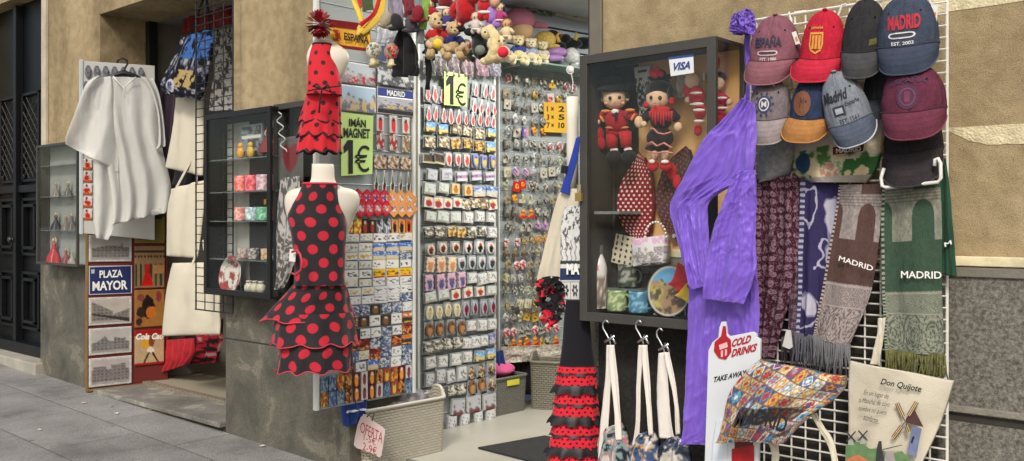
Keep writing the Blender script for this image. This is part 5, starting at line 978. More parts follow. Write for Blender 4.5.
toy('large red plush doll high at the top, partly cut off above the bears', [('body', (170, 22, 28), [(466, 8, 10, 14), (462, 18, 6, 6), (473, -4, 8, 8)], [([(458, 4), (452, 12), (455, 18)], [4, 4, 3]), ([(462, 16), (460, 26)], [4, 4])]), ('boots', (26, 24, 26), [(461, 29, 5, 3), (470, 32, 6, 4)], [])], PT, off=.05)
toy('small red plush doll at the top right of the large red doll', [('body', (176, 28, 34), [(484, 6, 7, 8), (482, 16, 5, 5), (488, 16, 5, 5)], []), ('face', (206, 180, 156), [(484, -5, 6, 6, .02)], []), ('trim', (210, 200, 196), [(484, 12, 6.5, 1.6, .03)], [])], PT, off=.04)
toy('lilac clad plush doll hanging below the top edge, right of the red dolls', [('body', (150, 112, 186), [(493, 15, 7, 9), (490, 24, 5, 4), (497, 24, 5, 4)], [([(488, 10), (483, 16)], [2.6, 2.4])]), ('face', (206, 160, 130), [(495, 1, 5, 6, .02)], []), ('boots', (26, 24, 28), [(492, 30, 5, 4, .02)], [])], PT, off=.02)
toy('dark red plush head at the top of the toy cluster, left', [('body', (110, 20, 26), [(446, 2, 8, 7), (438, -2, 8, 5)], []), ('trim', (200, 196, 190), [(443, 8, 7, 1.8, .03)], [])], PT)
toy('white plush toy holding a red heart beside the cream crescent', [('body', (220, 206, 170), [(501, 42, 6, 6), (503, 54, 8, 8), (497, 60, 5, 4), (510, 59, 5, 4)], []), ('heart', (206, 44, 60), [(503, 52, 5.5, 5.5, .06)], []), ('eyes', (24, 22, 22), [(499, 41, 1, 1, .05), (504, 41, 1, 1, .05)], [])], PT, off=.02)
rt = random.Random(11)
for k, (px, py, c1_, c2_, c3_, l) in enumerate((
    (431, 4, (150, 30, 40), (206, 180, 150), (40, 30, 28), 'small doll in dark red at the far left of the toy cluster'), (447, 13, (60, 60, 120), (200, 170, 140), (60, 40, 30), 'small doll in blue between the red shirted and navy shirted bears'),
    (476, 17, (196, 190, 180), (206, 176, 150), (150, 30, 34), 'small pale doll with red hair ribbon under the large red doll'), (500, 8, (160, 60, 110), (206, 180, 150), (30, 24, 24), 'small magenta doll right of the lilac clad doll'),
    (507, 24, (206, 190, 150), (196, 150, 110), (110, 70, 40), 'small cream doll with brown hair above the white toy with the heart'), (430, 44, (40, 40, 44), (196, 170, 140), (20, 20, 22), 'small dark doll hanging left of the red shirted bear'),
    (466, 45, (180, 150, 110), (206, 186, 150), (170, 40, 40), 'small tan doll with a red cap between the navy shirted bear and the bull'), (458, -2, (176, 40, 50), (206, 180, 150), (210, 200, 190), 'small red doll with white hair at the very top'))):
    toy(l, [('dress', c1_, [(px, py + 8, 5, 6.5), (px - 3, py + 14, 2.4, 3), (px + 3, py + 14, 2.4, 3)], [([(px - 3, py + 5), (px - 7, py + 9)], [1.8, 1.5]), ([(px + 3, py + 5), (px + 7, py + 9)], [1.8, 1.5])]), ('face', c2_, [(px, py, 4.4, 4.6)], []), ('hair', c3_, [(px, py - 2, 4.9, 3.8, -.01), (px - 4, py + 1, 1.6, 3), (px + 4, py + 1, 1.6, 3)], []), ('eyes', (24, 22, 22), [(px - 1.6, py, .6, .7, .022), (px + 1.6, py, .6, .7, .022)], []), ('trim', (204, 190, 180), [(px, py + 12, 5.2, 1, .014)], [])], PT, 'soft_doll', 'doll', 'small dolls above the shop entrance', rt.uniform(-.03, .06))
for k, (px, py, c, l) in enumerate(((397, 22, (40, 38, 42), 'dark felt hat hanging under the grey headscarf'), (411, 24, (70, 66, 74), 'dark grey hat hanging left of the black cloak top'), (418, 14, (120, 30, 40), 'maroon knitted hat hanging near the green ribbon'), (386, 20, (150, 140, 120), 'beige knitted hat hanging right of the flag ribbon'))):
    tag(MB().pell(PH, px, py, 6, 8.5, .8, .06, R(18 - 12 * k), n=22, m=14, lump=.12, seed=k).pell(PH, px, py + 6, 9, 2.6, 1, .06, R(8 - 6 * k), n=22, m=8, lump=.15, seed=k).build('hanging_hat', fab(*c), smooth=True), l, 'hat', 'hats hanging above the magnet panel')
def PShelf(o): return PCp
for k, (px, py, c, l) in enumerate(((552, 36, (60, 40, 44), 'dark maroon cap on the shelf behind the straw hat'), (533, 44, (206, 196, 170), 'cream knitted hat lying on the shelf behind the bears'), (562, 40, (160, 120, 60), 'ochre hat on the shelf left of the black bull'))):
    tag(MB().pell(PCp, px, py, 8, 6, .9, .04, n=22, m=14).pell(PCp, px + 5, py + 4, 8, 2, 1.1, .05, n=20, m=8).build('shelf_hat', fab(*c), smooth=True), l, 'hat')
for k, (px, c, sc_, l, sh_) in enumerate(((518, (226, 208, 156), .62, 'cream teddy bear with a blue bow sitting on the shelf', (50, 70, 140)), (531, (226, 214, 176), .58, 'pale teddy bear with striped scarf on the shelf, right of the blue bow bear', (150, 160, 190)), (543, (220, 210, 170), .5, 'small pale bear on the shelf under the straw hat', (196, 190, 170)))):
    bear(px, 41 + k * 2.5, sc_, c, sh_, l, pl=PCp, off=.2)
cf = thing('cap_display_head', 'mannequin head wearing a pink cap on the shelf', 'mannequin head', PCp.at(518, 44)); MB().pell(PCp, 522, 30, 11, 11, .9, .12, n=20, m=14).pell(PCp, 523, 40, 6, 6, .9, .12).build('head', mat('mannequin_shell', (196, 160, 120), .6, .05), cf, smooth=True)
m_ = MB().pell(PCp, 520, 19, 15, 11, .9, .12, R(-8), n=24, m=14).pell(PCp, 538, 25, 11, 3.2, 1.2, .14, R(-6), n=20, m=8)
tag(m_.build('baseball_cap', fab(176, 110, 130), smooth=True), 'dusty pink baseball cap worn by the mannequin head on the shelf', 'cap')
tag(MB().pell(PCp, 545, 40, 11, 9, .9, .1, n=22, m=12).pell(PCp, 545, 46, 15, 3, 1.3, .1, n=22, m=8).build('straw_hat', mat('straw', (206, 176, 96), .8, .25, 60, .5, 120), smooth=True), 'yellow straw hat on the shelf right of the pink cap', 'hat')
tag(MB().pell(PCp, 556, 52, 11, 5, .9, .14, n=22, m=10, lump=.06, seed=2).pell(PCp, 552, 58, 12, 3.5, .9, .16, n=20, m=8, lump=.08).build('lilac_pouch', mat('satin', (170, 130, 190), .35, .15, 12, .3, 30), smooth=True), 'shiny lilac cloth bundle on the shelf', 'pouch')
tag(MB().pell(PCp, 571, 56, 9, 8, .9, .14, n=14, m=8, lump=.15, seed=4).pell(PCp, 574, 64, 5, 4, .9, .14, n=12, m=8, lump=.1).build('wrapped_souvenir', mat('clear_bag', (206, 206, 206), .25, .3, 40, .4, 50), smooth=True), 'white wrapped souvenirs at the right end of the shelf', 'souvenir')
toy('black bull plush with yellow horns lying on the shelf against the slatted wall', [('body', (22, 30, 28), [(570, 44, 12, 6), (584, 43, 11, 6), (560, 46, 6, 4), (566, 39, 5, 5)], []), ('horns', (206, 176, 90), [], [([(559, 42), (557, 36), (559, 32)], [2, 1.6, .6], .05), ([(575, 40), (577, 35), (576, 32)], [2, 1.6, .6], .05)])], PCp, off=.12, group=None)
tag(MB().torus(PCp.at(570, 70, .3), PCp.d * .035, Vector((0, 0, .03)), .004, 16, 5).pell(PCp, 570, 69, 3.6, 3.4, .4, .3).tube([PCp.at(571, 72, .3), PCp.at(573, 82, .3), PCp.at(572, 92, .3)], .004, 5).build('hanging_tag', plastic(206, 206, 206)), 'round white tag hanging on a thread from the shelf edge', 'tag')
# ================================================================ baskets
WEAVE = weave_mat('woven_plastic', (184, 178, 162)); WEAVE2 = weave_mat('grey_woven_plastic', (112, 112, 104))
def basket(label, c, d, L_, Wd, H, m, humps=True, taper=.06, lid=None):
    """c = ground centre, d = direction of the long side"""
    d = Vector(d).normalized(); q = Vector((d.y, -d.x, 0)); t = thing('storage_basket', label, 'basket', c, 'woven plastic storage baskets'); N = 12; pts = []
    def ring(z, k, inset=0.0):
        a, b = L_ / 2 * k - inset, Wd / 2 * k - inset; r = .035; P = []
        seg = []
        for cx, cy, a0 in ((a - r, b - r, 0), (-a + r, b - r, 90), (-a + r, -b + r, 180), (a - r, -b + r, 270)):
            for j in range(6): th = R(a0 + 90 * j / 5); P.append((cx + r * math.cos(th), cy + r * math.sin(th)))
        out = []
        n_ = len(P)
        for i in range(n_):
            p0, p1 = P[i], P[(i + 1) % n_]; k_ = 10 if math.hypot(p1[0] - p0[0], p1[1] - p0[1]) > .05 else 1
            for j in range(k_): f = j / k_; out.append((p0[0] * (1 - f) + p1[0] * f, p0[1] * (1 - f) + p1[1] * f))
        return out
    V = []; UV = []; rows = [(0, 1 - taper, 0), (.15, 1 - taper * .8, 0), (.5, 1 - taper * .45, 0), (.85, 1 - taper * .1, 0), (1, 1, 0), (1, 1, .012), (.1, 1 - taper, .012)]; n_ = 0
    for zf, k, ins in rows:
        P = ring(0, k, ins); n_ = len(P); per = 0
        for i, (a, b) in enumerate(P):
            hz = H * zf + (humps and zf > .8) * .06 * (zf == 1) * math.exp(-(b / (Wd * .3)) ** 4) * (abs(a) > L_ * .42) - (0 if zf < .9 else .0)
            V.append(c + d * a + q * b + Vector((0, 0, hz))); UV.append((per, H * zf)); pn = P[(i + 1) % n_]; per += math.hypot(pn[0] - a, pn[1] - b)
    Fc = [(i * n_ + k, i * n_ + (k + 1) % n_, (i + 1) * n_ + (k + 1) % n_, (i + 1) * n_ + k) for i in range(len(rows) - 1) for k in range(n_)]; Fc.append(tuple(range(n_))[::-1]); Fc.append(tuple((len(rows) - 1) * n_ + k for k in range(n_)))
    mk('woven_body', V, Fc, m, t, uvs=UV)
    rim = [Vector(V[4 * n_ + k % n_]) for k in range(n_ + 1)]; MB().tube(rim, .011, 7, False).build('rim', paint(176, 172, 160) if m is WEAVE else m, t, smooth=True)
    for s in (-1, 1):
        h = [c + d * s * (L_ / 2 + .004) + q * (Wd * .2 * math.cos(a)) + Vector((0, 0, H * .86 + .022 * math.sin(a))) for a in np.linspace(0, 2 * math.pi, 17)]
        MB().add([p + d * s * .0035 for p in h[:-1]], [tuple(range(16))]).build('handle_hole_shade', mat('painted_hole_shade', (30, 28, 26), .9), t)  # flat dark oval, shade of a grip opening painted on, nothing cut
    return t
g1, g2 = G(389, 466, .085), G(445.5, 452.5, .085); g1 = g1 - (g2 - g1).normalized() * .16; dv = (g2 - g1); Lb = dv.length
cb = (g1 + g2) / 2 + Vector((-dv.y, dv.x, 0)).normalized() * .085; cb.z = .085
bk = basket('beige woven basket with clothes and an OFERTA card, standing on the step by the magnets', cb, dv, Lb + .02, .17, .345, WEAVE)
PBk = Plane(cb.x - dv.x * .5, cb.y - dv.y * .5, dv.x, dv.y)
tag(MB().ell(cb + Vector((0, .1, .33)), Vector((.065, 0, 0)), Vector((0, .13, 0)), Vector((0, 0, .075)), 26, 16, .2, 3).ell(cb + Vector((.01, -.03, .31)), Vector((.06, 0, 0)), Vector((0, .1, 0)), Vector((0, 0, .05)), 18, 10, .2, 5).build('folded_scarves', mat('mottled_cloth', (120, 116, 120), .85, .7, 26, .5, 60), smooth=True), 'heap of black and white patterned cloth inside the beige basket', 'cloth')
of = thing('offer_card', 'white rounded card with red handwriting OFERTA tied to the front basket', 'price sign', YP(.0).at(370, 450)); PO = Plane(*YP(-.02).at(356, 430)[:2], .9, .25)
PO = Plane(PO.o.x, PO.o.y, .9, .35)
MB().prism(PO, [(361, 417), (364, 414), (369, 416), (372, 420), (383, 427), (385.5, 430), (384, 441), (382, 455), (380, 457.5), (372, 453), (357, 448), (354, 445), (355, 438), (358, 424)], .0, .004).build('card', mat('white_card', (184, 166, 162), .7, .06), of, bevel=.001)
RI = mat('red_marker', (150, 40, 44), .7, .05); text('OFERTA', (361, 421.5), (383, 433), (360, 432), RI, of, PO, .006, -.005); text('1-5€', (364, 433), (376, 438.5), (363.5, 440), RI, of, PO, .006, -.005); text('2-9€', (363, 441.5), (377, 447.5), (362.5, 449.5), RI, of, PO, .006, -.005)
MB().tube([PO.at(367, 417, .005), PO.at(370, 413, .01), PO.at(374, 414, -.01), PO.at(372, 421, .004)], .004, 6).build('string', plastic(60, 56, 50), of)
bl = thing('blue_bag', 'blue bag with a white stripe hanging behind the front basket', 'bag', XP(-4.19).at(371, 405)); XB = XP(-4.23)
sheet('bag_body', [(346, 400, 366, 397), (345, 413, 365, 410), (346, 426, 363, 422)], XB, fab(30, 54, 116), bl, 14, 14, folds(2, .01, 1, 2), thick=.05); sheet('stripe', [(345.6, 411, 365, 408), (345.4, 413, 365, 410)], XB, fab(190, 196, 206), bl, 14, 3, folds(2, .01, 1, 2), thick=.003, base=.004)
# inner baskets
def inbasket(label, px0, py0, px1, py1, wd, h, m, side=-1, **k):
    a, b = G(px0, py0, FZ), G(px1, py1, FZ); dv = b - a; c = (a + b) / 2 + Vector((-dv.y, dv.x, 0)).normalized() * wd / 2; c.z = FZ; return basket(label, c, dv, dv.length, wd, h, m, **k), c, dv
_, c2b, d2b = inbasket('dark grey woven box topped with pink cloth at the foot of the rear panel', 494, 417.5, 528, 410, .3, .27, WEAVE2, humps=False)
tag(MB().ell(c2b + Vector((-.02, .06, .3)), Vector((.1, 0, 0)), Vector((0, .12, 0)), Vector((0, 0, .055)), 16, 10, .2, 3).ell(c2b + Vector((-.04, -.04, .32)), Vector((.07, 0, 0)), Vector((0, .1, 0)), Vector((0, 0, .06)), 16, 10, .2, 8).build('pink_cloth', fab(206, 90, 140), smooth=True), 'bright pink folded cloth on the dark grey basket', 'cloth')
yt = c2b + Vector((d2b.y, -d2b.x, 0)).normalized() * .155; Py = Plane(yt.x, yt.y, d2b.x, d2b.y)
tag(MB().prism(Py, [(507, 380.5), (519, 378.5), (519, 384), (507, 386)], .0, .004).build('yellow_label', paint(206, 200, 60)), 'yellow label on the side of the dark grey basket', 'label')
inbasket('light woven basket standing behind the flamenco skirt inside the shop', 529, 409, 560, 411, .26, .36, weave_mat('beige_woven_plastic', (134, 130, 116)), humps=True)
PXm = Plane(*PCp.at(497, 380, .1)[:2], math.cos(R(80)), math.sin(R(80)))
tag(sheet('blue_strap_bundle', [(493, 352, 502, 350), (494, 372, 504, 368), (497, 390, 502, 398)], PXm, fab(40, 60, 120), nu=10, nv=20, off=folds(2, .02, 1, 3), base=.02), 'blue and orange straps hanging beside the dark grey basket', 'strap')
# ================================================================ hanging by the entrance post
PHg = YP(-.16)
hb = thing('canvas_bag', 'plain white canvas bag with a blue strap hanging at the right side of the entrance', 'bag', PHg.at(560, 286), None)
sheet('bag_body', [(563, 187, 578, 190), (557, 205, 577, 210), (548, 240, 570, 245), (543, 265, 566, 270), (539.5, 284, 562, 290)], PHg, CANVAS, hb, 20, 30, folds(1.5, .012, 1, 3, .006), thick=.02)
sheet('blue_strap', [(576, 138, 580, 136), (570, 160, 577, 160), (563, 182, 571, 182), (560, 192, 569, 195)], PHg, fab(40, 60, 150), hb, 5, 16, thick=.003, base=.02)
MB().prism(PHg, [(562, 165), (568, 166), (567, 174), (561, 173)], .022, .026).build('black_buckle', BLACKM, hb)
rl = thing('paper_roll', 'white rolled poster standing upright beside the entrance post', 'paper roll', PHg.at(571, 185)); MB().tube([YP(-.05).at(572.5, y) for y in (97, 120, 150, 188)], .027, 20).build('roll', mat('white_paper', (214, 210, 196), .8, .04), rl, smooth=True)
def towel(u, v, s, z):
    n = fbm(u * 9, v * 26, 12); c = flat((206, 206, 202), u); c[(v < .42) & (n > .56)] = S(90, 92, 98); q = (v > .36) & (v < .5) & (np.sin(u * 26 + np.sin(v * 90)) > .75); c[q] = S(120, 122, 128); c[(abs(v - .505) < .012)] = S(60, 60, 66); c[(v > .545) & (v < .66)] = S(206, 206, 202); c[(v > .55) & (v < .66)] = S(44, 56, 88)
    q = v > .67; uu, vv = (u * 2) % 1 - .5, ((v - .67) * 6) % 1 - .5; r = np.hypot(uu, vv); a = np.arctan2(vv, uu); c[q & (r < .18 + .18 * np.abs(np.cos(3 * a))) & (r > .12)] = S(50, 50, 56); c[q & ((abs(uu) > .46) | (abs(vv) > .46))] = S(110, 110, 114); return c
tw = tag(sheet('tea_towel', [(566, 206, 580, 206), (562, 225, 580, 225), (561, 262, 580, 262), (561, 290, 580, 290), (562, 314, 580, 316)], YP(-.19), VCF, nu=40, nv=150, off=folds(.8, .004, 1, 3, .002), col=towel), 'white printed tea towel with grey drawings and the letters MA beside the case', 'tea towel')
text('MA', (566.5, 263.5), (579.5, 263.5), (566.5, 274.5), WHT, tw, YP(-.19), .012, .05)
def frill(label, px, py, w_, h, c1_, c2_, seed):
    pl = YP(-.2); t = thing('ruffled_hair_piece', label, 'clothing', pl.at(px, py + h)); rn = random.Random(seed)
    for nm_, c, cnt in (('black_ruffles', c1_, 12), ('red_ruffles', c2_, 7)):
        m_ = MB()
        for k in range(cnt):
            a, b = px + rn.uniform(-.7, .7) * w_, py + rn.uniform(-.8, .8) * h; c0_ = pl.at(a, b, rn.uniform(0, .05)); ax = Vector((rn.uniform(-1, 1), rn.uniform(-.3, .3), rn.uniform(-1, 1))).normalized(); bx = ax.cross(Vector((0, 1, 0))).normalized(); N = 16; R_ = .04; V = []
            for j in range(N + 1):
                th = math.pi * 1.5 * j / N; d = ax * math.cos(th) + bx * math.sin(th); V += [c0_ + d * .008, c0_ + d * R_ + Vector((0, -1, 0)) * .016 * math.sin(th * 6 + k)]
            m_.add(V, [(2 * j, 2 * j + 1, 2 * j + 3, 2 * j + 2) for j in range(N)])
        m_.build(nm_, fab(*c), t)
frill('bunch of black and red ruffles hanging between the white bag and the keyrings', 549, 301, 11, 24, (24, 22, 26), (186, 30, 50), 4)
PSk = YP(-.22)
sk = thing('flamenco_skirt', 'long black skirt with red dotted tiers and black frills hanging at the entrance', 'skirt', PSk.at(572, 470))
loft('black_yoke', [(300, 566, 588), (320, 564, 590), (345, 562, 592), (366, 559, 595)], PSk, fab(20, 20, 26), sk, 40, 16, bodruf, .5, cap=True)
PKS = polka_mat('red_small_dots', (196, 26, 44), (40, 14, 20), .024, .2); SBL = mat('black_satin', (28, 27, 30), .5, .15, 20, .1, 40)
yy = 361; xl, xr = 557, 596
tiers_ = []
for i in range(5):
    a, b = xl - i * 3.3, xr + i * 2.0
    loft('red_tier', [(yy, a + 4, b - 3), (yy + 6, a + 1.5, b - 1), (yy + 13, a - .5, b + .5)], PSk, PKS, sk, 130, 10, ruffle(8, .05, i * 1.3, .003), .5)
    o, V, n = loft('red_tier', [(yy + 11, a + 2, b - 1), (yy + 18, a - .5, b + .5), (yy + 26, a - 2, b + 1.5)], PSk, PKS, sk, 130, 10, ruffle(7, .055, i * 2.1 + 1, .003), .52)
    o, V, n = loft('black_trim', [(yy + 11, a - .2, b + .2), (yy + 13.4, a - 1.2, b + 1.2)], PSk, SBL, sk, 130, 4, ruffle(8, .05, i * 1.3, .003), .53)
    loft('black_frill', [(yy + 23, a - 1.5, b + 1), (yy + 27, a - 4.5, b + 3), (yy + 31.5, a - 6, b + 4)], PSk, SBL, sk, 150, 8, ruffle(9, .07, i * 1.9, .004), .56)
    yy += 30.5
# ================================================================ RIGHT DISPLAY CASE
PC = YP(-.27)
dc, u0, u1, zb, zt = case('large grey metal display case with dolls, fans and mugs behind glass', PC, 579.5, 715.5, 56.5, 35, 321, 332, .25, (), DARKM, .038, (208, 164, 108))
Pi = YP(-.13); Pbk = YP(-.045)
MB().pbox(PC, u0 + .02, u0 + .14, zb + .02, zt - .02, -.235, -.225).build('side_lining', mat('case_dark_lining', (40, 38, 36), .7), dc)
z_ = PC.uz(600, 214)[1]; MB().pbox(PC, u0 + .04, u0 + .17, z_, z_ + .012, -.22, -.05).build('small_shelf', mat('dusty_glass', (110, 112, 108), .4, .2), dc)
q = PC.at(579, 193, .01); MB().tube([q + Vector((-.008, 0, .0)), q + Vector((-.008, 0, .035)), q + Vector((.008, 0, .035)), q + Vector((.008, 0, 0))], .003, 6).box(q + Vector((-.016, -.008, -.035)), q + Vector((.016, .008, 0))).build('padlock', mat('brass', (176, 150, 90), .35, metal=.7), dc, bevel=.002)
for y in (73, 180): MB().tube([PC.at(704, y, .004), PC.at(704, y + 8, .004)], .008, 8).build('hinge', DARKM, dc)
vs = thing('card_payment_sticker', 'white payment sticker reading VISA in blue on the case glass', 'sticker', PC.at(681, 75)); PV = YP(-.262)
MB().prism(PV, [(668.8, 57.5), (693.4, 54.5), (694, 72.8), (671, 76.3)], .0, .0015).build('sticker', paint(206, 210, 212), vs); MB().prism(PV, [(668.8, 57.3), (693.4, 54.3), (693.5, 56.5), (669, 59.6)], .0016, .0022).build('blue_edge', paint(40, 70, 130), vs)
text('VISA', (673.5, 63), (690.5, 60.8), (673, 70.8), mat('blue_ink', (36, 60, 130), .5), vs, PV, .004, .03, .25)
def edoll(label, parts, pl, off=0): return toy(label, parts, pl, 'doll', 'doll', 'dolls in the large display case', off)
FACE = (206, 172, 140)
d1 = edoll('bullfighter doll in red suit and black hat, left in the large case', [
    ('face', FACE, [(615, 98, 12.5, 11.5), (603, 99, 2, 3), (627.5, 98, 2, 3)], []), ('hair', (28, 24, 24), [(615, 92, 13.5, 9.5, -.012), (603.5, 96, 2.5, 6), (627.5, 95, 2.5, 6)], []),
    ('hat', (34, 32, 34), [(617, 88, 20, 3.8, .03, 3), (612, 82, 12.5, 6, .01), (602, 84, 4.5, 4.5, .02), (629, 86, 4, 4, .02)], []),
    ('eyes', (30, 20, 18), [(610, 98, 1.6, 1.9, .047), (619.5, 97.6, 1.6, 1.9, .047)], []), ('nose', (196, 120, 100), [(614.5, 102.5, 1.4, 1, .055)], []), ('cheeks', (206, 140, 120), [(606, 103.5, 1.8, 1.4, .04), (623, 103, 1.8, 1.4, .04)], []),
    ('jacket', (150, 24, 34), [(617, 121, 12, 12), (607, 115, 5.5, 5), (628, 114, 6, 5)], [([(607, 114), (601, 118), (597, 121)], [5.5, 5, 4.2]), ([(628, 113), (634, 117), (638, 120)], [5.5, 5, 4.2])]),
    ('collar', (206, 200, 196), [(615, 111.5, 4, 2.6, .045)], []), ('tie', (30, 28, 32), [(616, 115, 1.7, 6, .045)], []), ('gold_braid', (190, 120, 60), [(617, 127.5, 12, 1.6, .02), (602, 119, 1.5, 4, .03, 30), (633, 117, 1.5, 4, .03, -30), (606, 111, 5, 1.5, .03), (630, 110, 5, 1.5, .03)], []),
    ('hands', FACE, [(596, 122, 4.5, 4.2, .02), (639, 122, 4.5, 6, .02)], []),
    ('trousers', (160, 26, 36), [(617, 131, 11.5, 5)], [([(612, 132), (612, 148)], [6.3, 5.6]), ([(625, 132), (626.5, 147)], [6.3, 5.6])]), ('socks', (214, 190, 190), [(614, 150, 4.2, 3), (628, 149.5, 4.2, 3)], []),
    ('shoes', (26, 26, 28), [(614, 157, 8, 6.8, .015), (629, 156.5, 7.5, 6.8, .015)], []), ('cape', (150, 20, 34), [(597, 134, 7, 9, .01, 20), (601, 143, 4.5, 7, .01, 10)], [])], Pi)
d2 = edoll('flamenco doll in black dress with red fringe and red flower, centre of the large case', [
    ('face', FACE, [(658, 98, 12, 12)], []), ('hair', (24, 21, 22), [(659, 90, 14.5, 10, .0), (647, 95, 3, 6.5), (671, 93, 4, 7), (663, 82, 7, 5, -.02)], []), ('comb', (36, 30, 32), [(661, 77.5, 12, 3.4, .0, 5), (658, 73, 8, 4)], []),
    ('flower', (170, 22, 36), [(652, 72, 3.4, 3.4, .03), (657, 70, 3.4, 3.4, .035), (655, 75, 3.6, 3.4, .04), (661, 74, 3, 3, .03)], []), ('eyes', (40, 28, 24), [(651, 97.5, 1.6, 2, .048), (660, 98, 1.9, 2.3, .05)], []), ('nose', (196, 110, 96), [(655, 103, 1.3, 1, .056)], []), ('mouth', (170, 50, 60), [(655.5, 106, 1.8, .8, .053)], []),
    ('earrings', (170, 26, 40), [(646, 105, 3, 3.2, .03), (672, 101, 3, 4, .03)], []),
    ('dress', (34, 28, 32), [(661, 119, 11, 12), (660, 138, 13.5, 11), (657, 148, 12, 4)], [([(651, 112), (645, 118), (643, 123)], [5, 4.6, 4]), ([(670, 112), (677, 119)], [5, 4.6])]),
    ('fringe', (176, 34, 36), [(661, 110, 10.5, 4, .02)], [([(650 + k * 2.7, 111), (650 + k * 2.7, 118 + (k % 3) * 2 + 4 * math.sin(k * .4))], [1.1, .8], .045) for k in range(9)]),
    ('dress_trim', (196, 120, 110), [], [([(647, 144 + 1.5 * j), (652, 142 + 1.5 * j), (657, 146), (664, 143), (672, 148)], [.9] * 5, .055 - .006 * j) for j in range(2)] + [([(650, 128), (654, 129), (658, 133), (664, 134), (671, 132)], [.8] * 5, .058), ([(647, 151), (655, 153), (665, 152), (673, 153)], [.8] * 4, .05)]),
    ('hands', FACE, [(678, 127, 4.2, 4.8, .02), (644, 124, 3, 3, .02)], []), ('legs', FACE, [], [([(655, 150), (654, 160)], [3.8, 3.4]), ([(665, 151), (665, 160)], [3.8, 3.4])]),
    ('shoes', (180, 24, 40), [(653, 165.5, 6, 6, .01), (666, 165.5, 6.5, 6, .01)], []), ('insteps', (214, 206, 200), [(652, 161.5, 3, 2.2, .032), (665, 161.7, 4, 2, .032)], [])], Pi)
edoll('red and white dressed doll in a clear bag, right of the black dressed doll', [
    ('face', FACE, [(692, 81, 7, 8)], []), ('dress', (176, 40, 52), [(697, 96, 8, 10), (700, 112, 6, 8), (688, 90, 5, 7)], [([(695, 90), (688, 98)], [3.5, 3])]), ('hands', FACE, [(688, 100, 3.2, 3.4, .01)], []), ('white_trim', (206, 196, 190), [(697, 104, 7, 1.6, .035), (699, 110, 6, 1.5, .035), (696, 93, 6, 1.3, .04), (699, 121, 5, 1.4, .03)], []), ('shoes', (166, 26, 44), [(698, 130, 4, 6)], [])], Pbk, .06)
tag(hangcloth('clear_wrapping', 'clear crinkled wrapping behind the payment sticker in the large case', 'wrapping', [(676, 72, 694, 70), (675, 90, 700, 84), (678, 98, 694, 98)], Pbk, mat('clear_bag', (176, 172, 160), .2, .3, 30, .7, 40, alpha=.6), 3, .015, 4, base=.03))
edoll('dark haired doll in red and white seen through the large case side glass', [
    ('face', FACE, [(717.5, 84, 7, 7.5)], []), ('hair', (34, 22, 24), [(719, 77, 7.5, 5.5, -.01)], []), ('flower', (180, 30, 40), [(717, 63, 3, 6)], []), ('dress', (160, 34, 48), [(719, 103, 8, 11), (719, 118, 8, 8)], [([(722, 96), (728, 101)], [4, 3.4])]), ('white_trim', (204, 196, 190), [(721, 98, 6, 1.3, .035), (722, 108, 6, 1.3, .035)], []), ('hands', FACE, [(729, 102, 3.4, 3.6, .0)], [])], Pbk, .05)
def combc(u, v, s, z): c = flat((196, 198, 196), u); n = fbm(u * 7, v * 16, 4); c[(n > .5) & (v > .22)] = S(60, 62, 66); c[(abs(v - .1) < .03) & (abs(u - .5) < .3)] = S(30, 30, 30); return c
tag(sheet('hair_comb_card', [(634, 67.5, 650, 65), (639, 116, 650, 114)], Pbk, VC, nu=30, nv=60, col=combc, base=.006, soft=False), 'white carded black comb hanging between the two big dolls', 'card')
def fan(label, outl, c, dotc, pl, px_c, pivot, base, name='folding_fan'):
    t = thing(name, label, 'fan', pl.at(*pivot), 'polka dot fans in the case'); o = []
    n = 30; ys_ = np.array([p[1] for p in outl[0]]); yr = np.array([p[1] for p in outl[1]]); rows = []
    for k in range(16): f = k / 15; a = np.array([np.interp(f, np.linspace(0, 1, len(outl[0])), [p[j] for p in outl[0]]) for j in (0, 1)]); b = np.array([np.interp(f, np.linspace(0, 1, len(outl[1])), [p[j] for p in outl[1]]) for j in (0, 1)]); rows.append((a[0], a[1], b[0], b[1]))
    sheet('leaf', rows, pl, polka_mat('fan_cloth', c, dotc, .019, .22), t, 60, 60, lambda u, v, s, z: .006 * np.abs((u * 14) % 1 - .5) * 2, thick=.004, base=base)
    MB().tube([pl.at(*outl[1][0], base + .008)] + [pl.at(*p, base + .008) for p in outl[1][1:]], .006, 6).build('guard_stick', plastic(*[max(10, int(x * .7)) for x in c]), t, smooth=True)
    MB().tube([pl.at(pivot[0], pivot[1], base), pl.at(pivot[0], pivot[1], base + .015)], .009, 10).build('pivot', CHROME, t)
    return t
fan('red folding fan with white dots hanging below the bullfighter doll', [[(640, 152), (631, 166), (622, 182), (618, 198), (618, 212), (623, 226), (632, 238), (640, 243)], [(645, 158), (650, 168), (653, 182), (654, 198), (654, 212), (652, 226), (648, 238), (642, 243)]], (120, 14, 26), (206, 186, 180), Pbk, 636, (642, 240), .01)
fan('black folding fan with red dots, partly behind the purple poncho', [[(686, 146), (672, 158), (662, 172), (657, 190), (656, 204), (661, 220), (669, 234), (674, 238)], [(690, 150), (696, 170), (700, 190), (700, 200), (696, 214), (690, 226), (683, 236), (675, 238)]], (52, 48, 46), (150, 50, 50), Pbk, 675, (674, 236), .01)
tag(MB().pell(Pbk, 672, 172, 5, 8, .6, .05, lump=.1).pell(Pbk, 677, 182, 4, 7, .6, .05, lump=.1).build('red_tassel', fab(170, 26, 40), smooth=True), 'small red tassel between the flamenco doll and the black fan', 'tassel')
